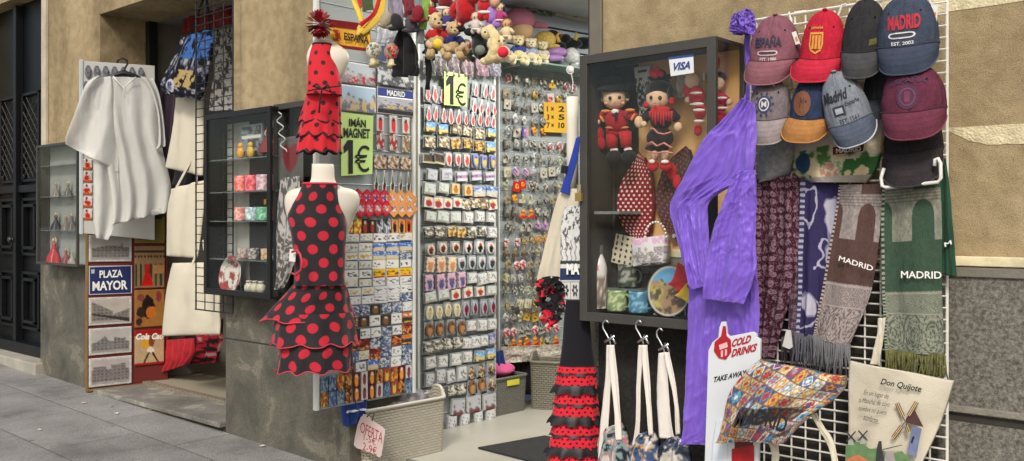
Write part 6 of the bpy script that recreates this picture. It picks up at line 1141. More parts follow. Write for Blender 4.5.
def stick(u, v, s, z): c = flat((196, 186, 166), u); uu, vv = (u * 4) % 1 - .5, (v * 5) % 1 - .5; k = vnoise(np.floor(u * 4) * 3, np.floor(v * 5) * 3, 8); q = (np.hypot(uu * (1 + k), vv * (1.6 - k)) + .2 * (fbm(u * 30, v * 30, 3) - .5) < .33); c[q] = S(50, 44, 38); return c
tag(sheet('sticker_sheet', [(616, 233.5, 636, 238), (611, 262, 632, 268)], Pbk, VC, nu=50, nv=50, col=stick, base=.03, thick=.004, soft=False), 'cream rounded sheet with small dark shapes, leaning left of the beaded bag', 'sticker sheet')
hb2 = thing('mini_handbag', 'small white handbag with city print and a pearl bead handle in the case', 'handbag', YP(-.12).at(650, 266))
def hbg(u, v, s, z): n = fbm(u * 10, v * 8, 6); c = flat((206, 200, 200), u); q = (v > .3) & (v < .82); c[q & (n > .5)] = S(130, 130, 110); c[q & (n > .6)] = S(170, 150, 170); c[(v < .25) & (n > .5)] = S(206, 160, 186); c[(v > .84) & (n > .52)] = S(90, 90, 90); return c
sheet('bag_body', [(632, 239, 664, 235), (632, 254, 664, 253), (633, 267, 662, 264)], YP(-.15), VCG, hb2, 40, 30, lambda u, v, s, z: .02 * np.sin(np.pi * u) * np.sin(np.pi * v), hbg, .05)
MB().prism(YP(-.12), [(664, 236), (670, 240), (670, 260), (663, 264)], -.05, .0).build('lilac_side', plastic(150, 120, 160), hb2)
m_ = MB()
for k in range(13): a = math.pi * k / 12; m_.pell(YP(-.15), 655.5 - 10.5 * math.cos(a), 237 - 15 * math.sin(a), 1.35, 1.35, 1, n=10, m=7)
m_.build('bead_handle', mat('pearl', (214, 206, 200), .25, .03), hb2, smooth=True)
fz = zb + .04
bt = thing('water_bottle', 'white metal bottle with city print and grey cap at the left of the case floor', 'bottle', Pi.at(599, 313)); c0_ = Pi.at(599, 312); c0_.z = fz; N = 28; V = []; hB = Pi.at(599, 245).z - fz
prof = [(0, 0), (.034, .004), (.036, .02), (.036, .55 * hB), (.034, .66 * hB), (.026, .76 * hB), (.016, .85 * hB), (.015, .87 * hB)]
for a, b in np.array(crom(prof, 40)):
    for k in range(N): V.append(c0_ + Vector((a * math.cos(2 * math.pi * k / N), a * math.sin(2 * math.pi * k / N), b)))
A_ = np.array(V); ang = np.arctan2(A_[:, 1] - c0_.y, A_[:, 0] - c0_.x); zz = (A_[:, 2] - c0_.z) / hB; nn = fbm(ang * 3 + 9, zz * 9, 5); cB = np.zeros((len(V), 3)) + S(206, 204, 200); cB[(zz < .52 + .2 * (nn - .5)) & (nn > .42)] = S(130, 110, 96); cB[(zz < .16) & (nn > .5)] = S(90, 84, 80); cB[(np.hypot((ang + 1.4) * .5, (zz - .64) * 3) < .2)] = S(190, 60, 80)
mk('bottle_body', V, [(i * N + k, i * N + (k + 1) % N, (i + 1) * N + (k + 1) % N, (i + 1) * N + k) for i in range(40) for k in range(N)], VCG, bt, cols=cB, smooth=True)
MB().tube([c0_ + Vector((0, 0, hB * f)) for f in (.86, .865, .93, .995, 1.0)], [.017, .018, .018, .018, .013], 20).build('cap', mat('brushed_steel', (150, 150, 146), .3, .05, metal=.8), bt, smooth=True)
mgp = YP(-.15)
uu = mgp.uz(617, 310)[0]; mug(uu, fz, .043, .088, mgp, 0, (120, 140, 96), 'pale green patterned mug, left of the two on the floor of the large case', group='mugs in the large case', band=(190, 196, 150))
uu2 = mgp.uz(639, 310)[0]; mug(uu2, fz, .043, .088, mgp, 0, (70, 120, 150), 'blue mug with round emblem, right of the two on the floor of the large case', group='mugs in the large case', band=(140, 180, 200))
uu3 = YP(-.1).uz(628, 290)[0]; mug(uu3, fz + .1, .043, .095, YP(-.1), 0, (52, 62, 50), 'dark green mug standing behind and above the pale green and blue mugs', group='mugs in the large case', band=(150, 150, 140))
MB_ = MB().pbox(YP(-.1), uu3 - .07, uu3 + .1, fz + .088, fz + .096, -.05, .05).build('mug_riser', mat('shelf_glass', (120, 130, 128), .15, .02, alpha=.55), dc)
plate(YP(-.16), 670, 291, .1, 0, 'round souvenir plate with a painted city square and blue sky in the large case', platecol(1, 3, 1), tilt=.12, R_=.103)
fl_ = thing('small_flag', 'small red and yellow flag leaning across the souvenir plate', 'flag', YP(-.2).at(680, 305)); PF = YP(-.215)
sheet('red_stripe', [(678, 262, 684, 266), (674, 278, 690, 287), (669, 284, 680, 292)], PF, fab(160, 36, 40), fl_, 12, 16, folds(1, .006, 1, 2, .003)); sheet('yellow_stripe', [(686, 284, 694, 278), (680, 292, 696, 296), (676, 295, 694, 306)], PF, fab(190, 160, 50), fl_, 12, 16, folds(1, .006, 1, 2, .003), base=.006)
# ================================================================ three small strap bags on hooks below the case
PK_ = YP(-.30)
def hookbag(hx, hy, straps, body, c1_, c2_, label):
    t = thing('metal_hook', 'steel S hook under the case, %s of three' % label[0], 'hook', PK_.at(hx, hy), 'S hooks under the case')
    MB().tube([PK_.at(x, y) for x, y in ((hx - 1, hy - 21), (hx - 4, hy - 24), (hx - 7, hy - 21), (hx - 7, hy - 16), (hx - 3, hy - 9), (hx, hy - 3), (hx + 1, hy + 2), (hx - 1, hy + 5), (hx - 4, hy + 4))], .0042, 8).build('hook_wire', CHROME, t, smooth=True)
    m_ = MB(); m_.tube([PK_.at(hx - 5, hy - 2, .01), PK_.at(hx + 5, hy - 8, .012)], .007, 8).tube([PK_.at(hx + 1, hy - 9, .01), PK_.at(hx + 6, hy + 0, .012)], .005, 8).build('clip', CHROME, t, smooth=True)
    b = thing('small_tote_bag', label[1], 'tote bag', PK_.at((body[-1][0] + body[-1][2]) / 2, body[-1][1]), 'small strap bags under the case')
    for i, s in enumerate(straps): sheet('strap', s, PK_, mat('white_strap', (206, 200, 192), .8, .06, 8, .2, 200), b, 8, 30, folds(.7, .008, i, i + 2, .004), base=.012 * i + .01, thick=.003)
    def cf_(u, v, s, z): n = fbm(u * 7, v * 8, hx, 5); c = lerpc(np.array(S(c1_)), np.array(S(c2_)), n > .5); c[(n > .58)] = S(190, 186, 176); c[n < .36] = S(40, 46, 56); return c
    sheet('bag_body', body, PK_, VCG, b, 40, 36, lambda u, v, s, z: .03 * np.sin(np.pi * u) + .018 * np.sin(u * 14 + v * 5) * v + .02 * (fbm(u * 4, v * 4, 7) - .5), cf_, .02)
hookbag(610, 344, [[(607, 345, 612, 345), (606, 380, 611, 380), (601, 430, 608, 430), (600, 458, 607, 458)], [(609, 345, 614, 345), (612, 380, 618, 380), (616, 412, 621, 412), (618, 440, 623, 440)]], [(606, 428, 620, 423), (600, 436, 625, 432), (597, 450, 627, 448), (595, 475, 628, 475)], (130, 150, 150), (170, 120, 120), ('left', 'grey and pink printed bag on long white straps, left of three under the case'))
hookbag(643, 344, [[(639, 345, 644, 345), (637.5, 380, 641, 380), (637, 420, 640, 420), (634, 445, 640, 445)], [(642, 345, 647, 345), (645, 380, 650, 380), (648, 405, 652, 405), (651, 435, 654, 435)]], [(639, 434, 652, 430), (632, 442, 656, 438), (629, 452, 657, 450), (627, 475, 658, 475)], (60, 90, 130), (180, 140, 90), ('middle', 'blue and tan printed bag on long white straps, middle of three under the case'))
hookbag(664, 352, [[(659, 353, 666, 352), (658, 380, 668, 380), (658.5, 410, 670, 410), (661, 437, 675, 440)], [(664, 353, 669, 352), (671, 380, 675, 380), (676, 405, 679, 405), (678, 434, 681, 434)]], [(668, 438, 680, 434), (661, 446, 684, 442), (657, 455, 687, 452), (655, 475, 690, 475)], (46, 56, 76), (100, 106, 120), ('right', 'dark navy patterned bag on long white straps, right of three under the case'))
# ================================================================ purple poncho
PU = mat('purple_plastic', (114, 84, 186), .42, .12, 3, .15, 40, spec=.35, sheen=.15)
PPo = YP(-.36); pp = thing('purple_poncho', 'long purple plastic rain poncho hanging over the right edge of the case', 'poncho', PPo.at(715, 446))
def crink(k, a, seed, n=.022):
    def f(u, v, s, z):
        w1 = fbm(u * 2 + 3, v * 1.6, seed, 2); o = 0 * u
        for kk, am in ((k, 1.0), (k * 2.3, .5), (k * 4.1, .22)):
            o = o + a * am * (1 - np.abs(np.sin(np.pi * (u * kk + 1.1 * w1 + .35 * v)))) ** 1.6 * 1.5
        for j, (fx, fy, am) in enumerate(((3, 5, .6), (7, 13, .4), (12, 26, .2))):
            q = vnoise(u * fx + v * fy * (.5 if j % 2 else -.4), v * fy + u * fx * .5, seed + j * 7); o = o + n * am * (1 - np.abs(2 * q - 1)) ** 3
        return o
    return f
sheet('lower_body', [(688, 260, 757, 262), (689, 290, 759, 290), (688, 330, 760, 330), (686, 380, 758, 380), (685, 420, 750, 420), (684, 444, 745, 446)], PPo, PU, pp, 90, 110, crink(2.2, .009, 3, .012), thick=.0015)
sheet('left_sleeve', [(744, 98, 756, 104), (722, 122, 757, 124), (706, 139, 757, 145), (690, 168, 752, 176), (674, 196, 728, 190), (671, 207, 711, 204), (674, 225, 710, 230), (680, 250, 711, 255), (687, 275, 713, 276), (692, 290, 714, 284)], PPo, PU, pp, 70, 130, crink(1.6, .012, 7, .014), thick=.0015, base=.03)
sheet('right_sleeve', [(736, 171, 758, 170), (729, 188, 758, 190), (721, 210, 758, 215), (712, 236, 758, 245), (708, 262, 758, 272), (707, 299, 746, 304)], PPo, PU, pp, 60, 110, crink(1.8, .013, 11, .014), thick=.0015, base=.07)
sheet('back_fold', [(738, 130, 757, 130), (730, 190, 758, 190), (722, 236, 758, 240), (700, 262, 758, 280)], PPo, PU, pp, 50, 60, crink(2, .01, 13), thick=.0015, base=.0) 
sheet('hood_strand', [(745, 26, 754, 34), (746, 60, 756, 62), (747, 85, 757, 88), (744, 108, 757, 110)], YP(-.09), PU, pp, 14, 40, crink(1, .012, 15, .012), thick=.0015, base=.0)
for rows_, b_ in (([(733, 17, 750, 9), (732, 24, 756, 15), (733, 31, 757, 27), (737, 36, 755, 35)], .03), ([(738, 12, 754, 13), (740, 22, 757, 24), (745, 33, 756, 36)], .05), ([(732, 25, 748, 27), (734, 33, 750, 34)], .06)): sheet('hood_fold', rows_, YP(-.1), PU, pp, 30, 30, crink(2, .012, int(b_ * 300), .02), thick=.0015, base=b_)
tag(sheet('red_ribbon', [(721, 186, 727, 186), (720, 215, 725, 212)], YP(-.2), fab(170, 30, 36), nu=6, nv=8, off=folds(1, .004, 1, 2)), 'strip of red fabric glimpsed through the gap in the purple poncho', 'ribbon') if False else None
# ================================================================ drinks sign
PD = YP(-.45); ds = thing('drinks_sign', 'white cut out sign reading COLD DRINKS TAKE AWAY with a red bottle on top', 'sign', PD.at(730, 470))
MB().prism(PD, [(705, 500), (710, 350), (714, 342), (720, 337), (721, 327), (723, 321.5), (727, 321.5), (728.5, 334), (731, 336), (754, 331.5), (757.5, 333), (758, 337), (762, 339), (761, 372), (760, 500)], .0, .012).build('board', mat('sign_board_white', (200, 204, 208), .4, .05), ds, bevel=.0015)
MB().prism(PD, [(721.5, 336), (723.3, 326), (725.7, 326), (726.8, 336), (731, 340), (731.5, 352), (726, 359.5), (719, 358), (714.3, 351), (715, 342)], .0125, .0155).build('red_bottle', paint(160, 26, 36), ds)
MB().prism(PD, [(719, 345), (727, 342), (728, 347), (720, 350)], .0156, .0165).prism(PD, [(721, 351), (723, 350), (723, 357), (721, 357)], .0156, .0165).prism(PD, [(725, 349.5), (727, 349), (727, 355), (725, 356)], .0156, .0165).build('bottle_label', paint(206, 170, 170), ds)
RD = mat('red_sign_ink', (160, 24, 40), .5, .03)
text('COLD', (732.5, 339.5), (751.5, 334.5), (731.5, 347.5), RD, ds, PD, .014, .045, .25); text('DRINKS', (732, 349.5), (757.5, 343), (731, 357.5), RD, ds, PD, .014, .045, .25); text('TAKE AWAY', (714, 377), (747, 369.5), (713.6, 382.5), INK, ds, PD, .014, .03, .25)
MB().prism(PD, [(735, 437), (753, 430), (754, 500), (733, 500)], .0125, .0135).build('printed_glass', mat('cola_brown', (96, 44, 30), .3, .3, 30), ds); MB().prism(PD, [(732, 449), (754, 445), (755, 500), (731, 500)], .0137, .0147).build('printed_can', mat('can_red', (160, 30, 36), .3, .3, 20), ds)
def ice(u, v, s, z): return lerpc(np.array(S(180, 196, 210)), np.array(S(214, 216, 218)), fbm(u * 4, v * 7, 3))
sheet('pale_swirl', [(716, 420, 730, 415), (712, 450, 728, 440), (712, 480, 726, 480)], PD, VC, ds, 16, 16, col=ice, base=.0135, thick=.0008)
# ================================================================ white grid with caps and scarves
PGr = YP(-.10)
gr = grid('wire_grid', 'white wire display grid on the right wall behind the caps and scarves', PGr, ((751, 21), (947, 0), (751, 470)), 13, 44, .0034, WIRE_W)
u_, z1_ = PGr.uz(944, 161); _, z2_ = PGr.uz(948, 461); m_ = MB(); m_.tube([PGr.pt(PGr.uz(947, 300)[0] + .004, z1_, .06), PGr.pt(PGr.uz(947, 300)[0] + .004, z2_ - .05, .06)], .0045, 7); 
MB().tube([PGr.at(757 + k * 0, 34), PGr.at(757, 22), PGr.at(778, 18), PGr.at(779, 30)], .0035, 6).tube([PGr.at(793, 30, .03), PGr.at(789, 12, .03)], .004, 6).tube([PGr.at(795, 27), PGr.at(795, 12), PGr.at(806, 11)], .004, 6).tube([PGr.at(838, 16, .04), PGr.at(842, 5, .04), PGr.at(846, 4, .04)], .004, 6).build('grid_hooks', WIRE_W, gr)
def cap(label, x0, x1, yt, ys, yb, vx0, vx1, c, cv, roll=0, off=.10, pl=PGr, sc_face=None, decor=None, vroll=0, edge=None, tone=None):
    xc, ym = (x0 + x1) / 2, ys; s = pl.scale(xc, ys); W_ = (x1 - x0) / 2 * s * .98; H_ = (ys - yt) * s; L_ = (yb - ys) * s; t = thing('baseball_cap', label, 'cap', pl.at(xc, yb, off), 'caps hung on the white grid')
    view = CAM - pl.at(xc, ys); view.z = 0; view.normalize(); N_ = (view * .5 + pl.n * .5).normalized(); X = Vector((-N_.y, N_.x, 0)); Zv = Vector((0, 0, 1)); r = R(roll)
    Xr = X * math.cos(r) + Zv * math.sin(r); Zr = Zv * math.cos(r) - X * math.sin(r); O = pl.at(xc, ys, off); dep = W_ * .85; rn = random.Random(int(xc))
    def wv(v): return W_ * max(0, 1 - v ** 2.7) ** .46 * (1 - .03 * v)
    def sag(a): return -.016 * math.sin(a) ** 2
    def P(a, v, e=0): 
        ww = wv(v); q = ww / W_; return O + Xr * (-math.cos(a) * (ww + e * q)) + N_ * (math.sin(a) * (dep * math.sqrt(max(0, 1 - v ** 3)) * (1 - .12 * v) + e)) + Zr * (H_ * v + sag(a) * (1 - v) + e * v)
    na, nvv = 56, 30; V = []; C = []; base = np.array(S(c))
    for i in range(nvv + 1):
        v = i / nvv
        for k in range(na + 1):
            a = math.pi * (k / na * 1.5 - .25); bump_ = .0022 * (vnoise(a * 4, v * 5, int(xc)) - .5) * 2 - .0014 * math.exp(-((a - math.pi / 2) / .03) ** 2); V.append(P(a, v, bump_)); nn = vnoise(a * 10, v * 9, 5) * .5 + vnoise(a * 30, v * 30, 6) * .5
            q = base * (.72 + .5 * float(nn)); 
            for sa in (math.pi * .5, math.pi * .12, math.pi * .88):
                if abs(a - sa) < .035: q = q * .78
            C.append(q)
    n_ = na + 1; Fc = [(i * n_ + k, i * n_ + k + 1, (i + 1) * n_ + k + 1, (i + 1) * n_ + k) for i in range(nvv) for k in range(na)]
    mk('crown', V, Fc, CAPM, t, cols=np.array(C), smooth=True)
    V = []; C = []; nt_, nb = 14, 50; bv = np.array(S(cv)); vc = ((vx0 + vx1) / 2 - xc) * s; vw = (vx1 - vx0) / 2 * s
    for i in range(nt_ + 1):
        tt = i / nt_
        for k in range(nb + 1):
            a = math.pi * (.03 + .94 * k / nb); e = math.sin(a) ** .38; p0 = P(a, 0, .001); drop = (L_ + .004) * math.sin(a) ** .5; sx = -math.copysign(abs(math.cos(a)) ** .62, math.cos(a)) * vw + vc
            x_end = max(min(sx, vc + vw), vc - vw); tip = O + Xr * x_end + N_ * (dep * math.sin(a) * .75 + .045 * math.sin(a)) + Zr * (-drop + sag(a))
            f = math.sin(tt * math.pi / 2) ; g = 1 - math.cos(tt * math.pi / 2)
            pm = p0 + (tip - p0) * tt + N_ * (.016 * math.sin(math.pi * tt) * e); V.append(pm); q = bv * (.86 + .28 * float(vnoise(a * 9, tt * 6, 3) * .5 + .5 * vnoise(a * 40, tt * 20, 4)))
            if any(abs(tt - z) < .018 for z in (.3, .5, .7)): q = q * .85
            C.append(q)
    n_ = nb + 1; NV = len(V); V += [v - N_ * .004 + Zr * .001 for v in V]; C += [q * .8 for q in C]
    Fc = [(i * n_ + k, (i + 1) * n_ + k, (i + 1) * n_ + k + 1, i * n_ + k + 1) for i in range(nt_) for k in range(nb)]; Fc += [tuple(j + NV for j in f[::-1]) for f in Fc]
    mk('visor', V, Fc, CAPM, t, cols=np.array(C), smooth=True)
    MB().tube([Vector(V[nt_ * n_ + k]) - N_ * .002 for k in range(nb + 1)], .0032, 6).build('visor_edge', fab(*[min(255, int(x * 1.15)) for x in (edge or cv)]), t, smooth=True)
    MB().tube([P(math.pi * (.03 + .94 * k / 40), 0, .002) for k in range(41)], .0022, 5).build('seam', fab(*[int(x * .6) for x in c]), t, smooth=True)
    MB().ell(P(math.pi / 2, .99, .003), X * .009, N_ * .009, Zv * .005).build('top_button', fab(*c), t, smooth=True)
    for a in (math.pi * .3, math.pi * .7): MB().ell(P(a, .62, .0015), Xr * .004, N_ * .002, Zr * .004, 8, 5).build('eyelet', fab(*[int(x * .45) for x in c]), t, smooth=True)
    def surf(xf, zf, e=.003):            # xf -1..1 across, zf 0..1 up the front panel
        a = math.acos(max(-.98, min(.98, -xf * W_ / max(wv(zf), 1e-4)))); return P(a, zf, e)
    def ctext(s_, xa, xb, za, zb_, m, bold=.03, shear=0, arc=0, name='embroidered_lettering'):
        V_, F_ = glyphs(s_, bold, shear); return mk(name, [surf(xa + (xb - xa) * x, za + (zb_ - za) * y + arc * (1 - (2 * x - 1) ** 2)) for x, y, _ in V_], F_, m, t)
    def cpoly(pts, m, e=.0025, name='embroidery', ring=None):
        if ring: V_ = [surf(x, y, e) for x, y in pts] + [surf(x, y, e) for x, y in ring]; n = len(pts); F_ = [(k, (k + 1) % n, (k + 1) % n + n, k + n) for k in range(n)]
        else: V_ = [surf(x, y, e) for x, y in pts] + [surf(sum(p[0] for p in pts) / len(pts), sum(p[1] for p in pts) / len(pts), e)]; n = len(pts); F_ = [(k, (k + 1) % n, n) for k in range(n)]
        return mk(name, V_, F_, m, t)
    if decor: decor(ctext, cpoly, t, surf)
    return t
CAPM = mat('cotton_twill', (3, 0, 0), .9, .1, 30, .5, 260, attr=True, spec=.15)
E = lambda *c: mat('embroidery_thread', c, .8, .1, 60, .4, 300)
def circ(cx, cy, rx, ry, n=28): return [(cx + rx * math.cos(2 * math.pi * k / n), cy + ry * math.sin(2 * math.pi * k / n)) for k in range(n)]
def badge_pill(cpoly, cx, cz, w_, h, c_out, c_in):
    o = [(cx + w_ * math.copysign(min(1, abs(math.cos(a)) ** .35), math.cos(a)), cz + h * math.sin(a)) for a in [2 * math.pi * k / 32 for k in range(32)]]; cpoly(o, c_out, .0025, 'badge'); cpoly([(cx + (x - cx) * .86, cz + (y - cz) * .55) for x, y in o], c_in, .0035, 'badge_centre')
def dec1(T_, P_, t, s): T_('ESPAÑA', -.62, .42, .28, .52, E(46, 44, 62), .045); badge_pill(P_, -.1, .16, .4, .05, E(196, 180, 180), E(70, 50, 60)); T_('EST. 1986', -.38, .26, .0, .07, E(196, 186, 186), .02)
cap('washed mauve cap with ESPAÑA in dark letters, top left of the grid', 750, 799, 17, 60, 82, 747.5, 793, (124, 80, 92), (128, 84, 92), -2, decor=dec1)
def dec2(T_, P_, t, s):
    y_ = E(196, 140, 56); T_('ESPAÑA', -.42, .1, .58, .64, y_, .03); out = [(-.45, .52), (.12, .52), (.14, .28), (.06, .16), (-.16, .1), (-.4, .16), (-.47, .28)]; P_(out, y_, .0025, 'crest_outline', [(-.165 + (x + .165) * .78, .32 + (y - .32) * .8) for x, y in out])
    for x in (-.3, -.16, -.02): P_([(x - .05, .2), (x + .05, .2), (x + .05, .46), (x - .05, .46)], y_, .0025, 'crest_stripe')
cap('bright red cap with a yellow crest, second in the top row', 801, 845, 12, 58, 79, 794, 843, (176, 34, 54), (178, 40, 60), -3, decor=dec2)
def dec3(T_, P_, t, s): P_([(.32, .1), (.72, .13), (.72, .24), (.32, .21)], E(84, 82, 40), .003, 'olive_patch')
cap('plain charcoal black cap with a small olive patch, third in the top row', 843, 886, 1, 51, 75, 845, 884, (46, 46, 48), (66, 66, 68), -2, decor=dec3)
def dec4(T_, P_, t, s): T_('MADRID', -.5, .5, .3, .56, E(170, 40, 54), .04); badge_pill(P_, -.06, .2, .42, .055, E(206, 204, 204), E(50, 54, 66)); T_('EST. 2003', -.38, .3, .03, .09, E(206, 204, 204), .02); 
n4 = cap('washed navy cap with MADRID in red letters, rightmost in the top row', 879, 937, -4, 46, 72, 882, 936, (60, 68, 84), (58, 66, 82), 1, decor=dec4)
def swing(label, px, py, w_, h, pl, rot=0, name='price_tag'):
    t = thing(name, label, 'tag', pl.at(px, py + h / 2), 'price tags hanging on the caps'); a = math.radians(rot); q = [(px + x * math.cos(a) - y * math.sin(a), py + x * math.sin(a) + y * math.cos(a)) for x, y in ((-w_ / 2, -h / 2), (w_ / 2, -h / 2), (w_ / 2, h / 2), (-w_ / 2, h / 2))]
    MB().prism(pl, q, 0, .002).build('card', paint(214, 212, 208), t); q2 = [(px + x * math.cos(a) - y * math.sin(a), py + x * math.sin(a) + y * math.cos(a)) for x, y in ((-w_ * .22, -h * .05), (w_ * .3, -h * .12), (w_ * .28, h * .25), (-w_ * .2, h * .3))]; MB().prism(pl, q2, .0022, .003).build('orange_print', paint(206, 130, 40), t)
swing('white price tag with orange print beside the navy MADRID cap', 934, 14, 7, 19, YP(-.2), 4); swing('white swing tag between the mauve and red caps', 796, 38, 4.5, 13, YP(-.22), -18); swing('white and red tag at the top of the grey crest cap', 771, 90, 8, 10, YP(-.26), 0); swing('small orange clip on the maroon cap', 906, 76, 4, 6, YP(-.26), 20)
def dec5(T_, P_, t, s):
    k = E(50, 56, 84); w2 = E(190, 186, 186); P_(circ(-.12, .36, .33, .2), k, .0025, 'crest_disc'); P_(circ(-.12, .36, .24, .15), w2, .0032, 'crest_ring', circ(-.12, .36, .19, .12)); T_('M', -.24, .0, .3, .43, w2, .03)
    for q in range(10): a = 2 * math.pi * q / 10; P_(circ(-.12 + .4 * math.cos(a), .36 + .25 * math.sin(a), .06, .035, 8), k, .003, 'crest_ray')
cap('pale grey cap with a dark blue round crest, left of the second row', 750, 791, 80, 118, 140, 750, 790, (116, 106, 110), (140, 130, 130), 0, off=.13, decor=dec5)
def dec6(T_, P_, t, s): P_(circ(-.3, .34, .42, .27), mat('brown_leather', (110, 66, 40), .55, .15, 30, .2, 120), .003, 'leather_patch'); T_('M', -.4, -.2, .24, .46, mat('tooled_leather', (70, 40, 26), .6), .0)
cap('navy cap with tan visor and round leather patch, middle of the second row', 791, 831, 77, 117, 138, 785, 830, (44, 54, 78), (160, 112, 64), -4, off=.13, decor=dec6)
def dec7(T_, P_, t, s): T_('Madrid', -.75, .35, .42, .62, E(34, 36, 44), .03, .3); T_('España', .1, .7, .28, .38, E(44, 46, 56), .01, .2); P_([(-.45, .16), (.05, .16), (.05, .34), (-.45, .34)], E(44, 46, 56), .0025, 'frame_patch'); P_([(-.36, .2), (-.04, .2), (-.04, .3), (-.36, .3)], E(150, 156, 162), .0035, 'frame_centre'); T_('EST. 1561', -.3, .5, .02, .1, E(44, 46, 56), .01)
cap('distressed grey denim cap with Madrid script, tilted, right of the navy and tan cap', 829, 872, 71, 121, 143, 832, 873, (118, 124, 132), (76, 84, 98), 17, off=.15, decor=dec7, edge=(150, 156, 162))
def dec8(T_, P_, t, s): k = E(66, 42, 66); P_(circ(-.06, .3, .33, .24), k, .0025, 'round_badge'); P_(circ(-.06, .3, .25, .18), E(110, 50, 76), .003, 'badge_ring', circ(-.06, .3, .2, .145)); T_('1', -.14, .02, .2, .4, E(110, 50, 76), .05); T_('ESPAÑA', -.55, .5, .52, .64, k, .03, 0, .06)
cap('washed maroon cap with a dark round badge, right end of the second row', 884, 944, 66, 110, 135, 887, 943, (92, 44, 62), (98, 48, 64), 2, off=.13, decor=dec8)
cap('plain black cap hanging upside behind the maroon cap, lowest on the right', 886, 942, 108, 150, 181, 884, 940, (44, 40, 42), (54, 49, 52), 5, off=.05)
cap('dark denim cap half hidden behind the grey denim and navy caps', 864, 893, 66, 96, 116, 864, 890, (52, 56, 64), (50, 54, 62), 0, off=.03)
hc = thing('felt_beanie', 'light grey felt hat hanging below the grey crest cap', 'hat', PGr.at(777, 183)); sheet('hat_body', [(764, 134, 793, 132), (760, 148, 797, 144), (759, 165, 796, 158), (760, 178, 789, 174), (762, 184, 780, 180)], PGr, mat('grey_felt', (140, 142, 146), .95, .25, 60, .5, 200), hc, 30, 30, lambda u, v, s, z: .07 * np.sqrt(np.maximum(0, np.sin(np.pi * u))) + .004 * fbm(u * 5, v * 5, 3), thick=.01, base=.02)
# canvas bag under the caps
def bagprint(u, v, s, z):
    n = fbm(u * 7, v * 6, 41, 5); c = flat((190, 184, 172), u); q = v > .42
    c[q & (n > .5)] = S(150, 160, 120); c[q & (n > .55)] = S(70, 110, 60); c[q & (n < .44)] = S(200, 186, 150); c[q & (np.hypot((u - .16) * 1.4, v - .6) < .15)] = S(40, 70, 96); c[q & (u > .66) & (v > .6) & (n > .44)] = S(54, 100, 56); c[q & (abs(u - .5) < .12) & (v > .62) & (fbm(u * 26, v * 20, 8) > .5)] = S(176, 130, 120); c[v > .86] = S(150, 144, 136); return c
cvb = thing('printed_canvas_bag', 'white canvas bag with a green landscape print tucked under the caps', 'bag', PGr.at(845, 183)); sheet('bag_body', [(832, 104, 880, 104), (806, 128, 886, 112), (797, 152, 886, 134), (796, 166, 883, 156), (802, 177, 878, 170), (812, 183, 869, 183)], PGr, VCF, cvb, 80, 70, lambda u, v, s, z: .03 + .06 * np.sin(np.pi * np.clip(u, 0, 1)) * (.3 + .7 * v) + .01 * fbm(u * 4, v * 4, 3), bagprint, .02)
PB9 = YP(-.205); MB().prism(PB9, [(833, 147), (864, 144), (863, 151), (833, 155)], 0, .002).build('maroon_band', fab(74, 30, 34), cvb)
for k in range(5): pass
text('MADRID', (836, 148.6), (861, 146), (836, 153.5), E(196, 180, 170), cvb, PB9, .004, .03)
# ================================================================ scarves
def fringe(m_, pl, xa, xb, ya, yb, len_, n, r, off, seed, curl=3):
    rn = random.Random(seed)
    for k in range(n):
        f = k / (n - 1); x = xa + (xb - xa) * f; y = ya + (yb - ya) * f; L_ = len_ * rn.uniform(.75, 1.1); dx = rn.uniform(-curl, curl)
        m_.tube([pl.at(x, y - 1, off), pl.at(x + dx * .3, y + L_ * .35, off + rn.uniform(-.01, .02)), pl.at(x + dx * rn.uniform(.2, 1), y + L_ * .7, off + rn.uniform(-.01, .02)), pl.at(x + dx, y + L_, off)], [r, r, r * .9, r * .5], 5)
def paisley(bg, fg, fg2, seed, sc=1.0):
    def f(u, v, s, z):
        a = s * 26 * sc; b = z * 26 * sc; w1 = fbm(a * .5, b * .5, seed) * 3; c = flat(bg, u); ia, ib = np.floor(a * .55), np.floor(b * .55); fa, fb = a * .55 - ia - .5, b * .55 - ib - .5; jx, jy = vnoise(ia * 7.3, ib * 3.1, seed) * .5 - .25, vnoise(ia * 2.3, ib * 9.1, seed + 1) * .5 - .25
        r = np.hypot((fa - jx) * (1 + .5 * jx), (fb - jy)); th = np.arctan2(fb - jy, fa - jx); rr = r + .06 * np.sin(th * 2 + jx * 20)
        q = ((np.abs(rr - .3) < .045) | (np.abs(rr - .19) < .04) | (rr < .08)); n = fbm(a * 2.2, b * 2.2, seed + 3); q2 = (np.abs(n - .5) < .035) & (rr > .34); c[q2] = S(fg2); c[q] = S(fg); return c
    return f
scv = thing('paisley_scarf', 'long maroon paisley scarf, leftmost of the hanging scarves', 'scarf', PGr.at(775, 357)); PS1 = YP(-.16)
sheet('woven_body', [(758, 178, 798, 176), (757, 220, 799, 218), (757, 265, 796, 262), (757, 300, 789, 300), (757, 330, 781, 330), (757, 356, 774, 358)], PS1, VCF, scv, 90, 240, folds(2.5, .014, 1, 4, .006), paisley((56, 24, 38), (132, 104, 116), (110, 82, 96), 5, 2.3), .004)
sc2 = thing('plum_scarf', 'narrow grey plum scarf folded between the maroon and navy scarves', 'scarf', PGr.at(800, 335)); sheet('woven_body', [(797, 178, 806, 178), (797, 225, 805, 225), (793, 270, 802, 270), (790, 310, 800, 310), (788, 338, 796, 338)], YP(-.14), VCF, sc2, 20, 160, folds(1.5, .01, 2, 5), paisley((70, 52, 66), (120, 100, 112), (96, 76, 90), 9, 2), .004)
m_ = MB(); fringe(m_, YP(-.14), 782, 796, 338, 338, 30, 12, .003, .01, 3, 3); m_.build('fringe', fab(70, 66, 74), sc2, smooth=True)
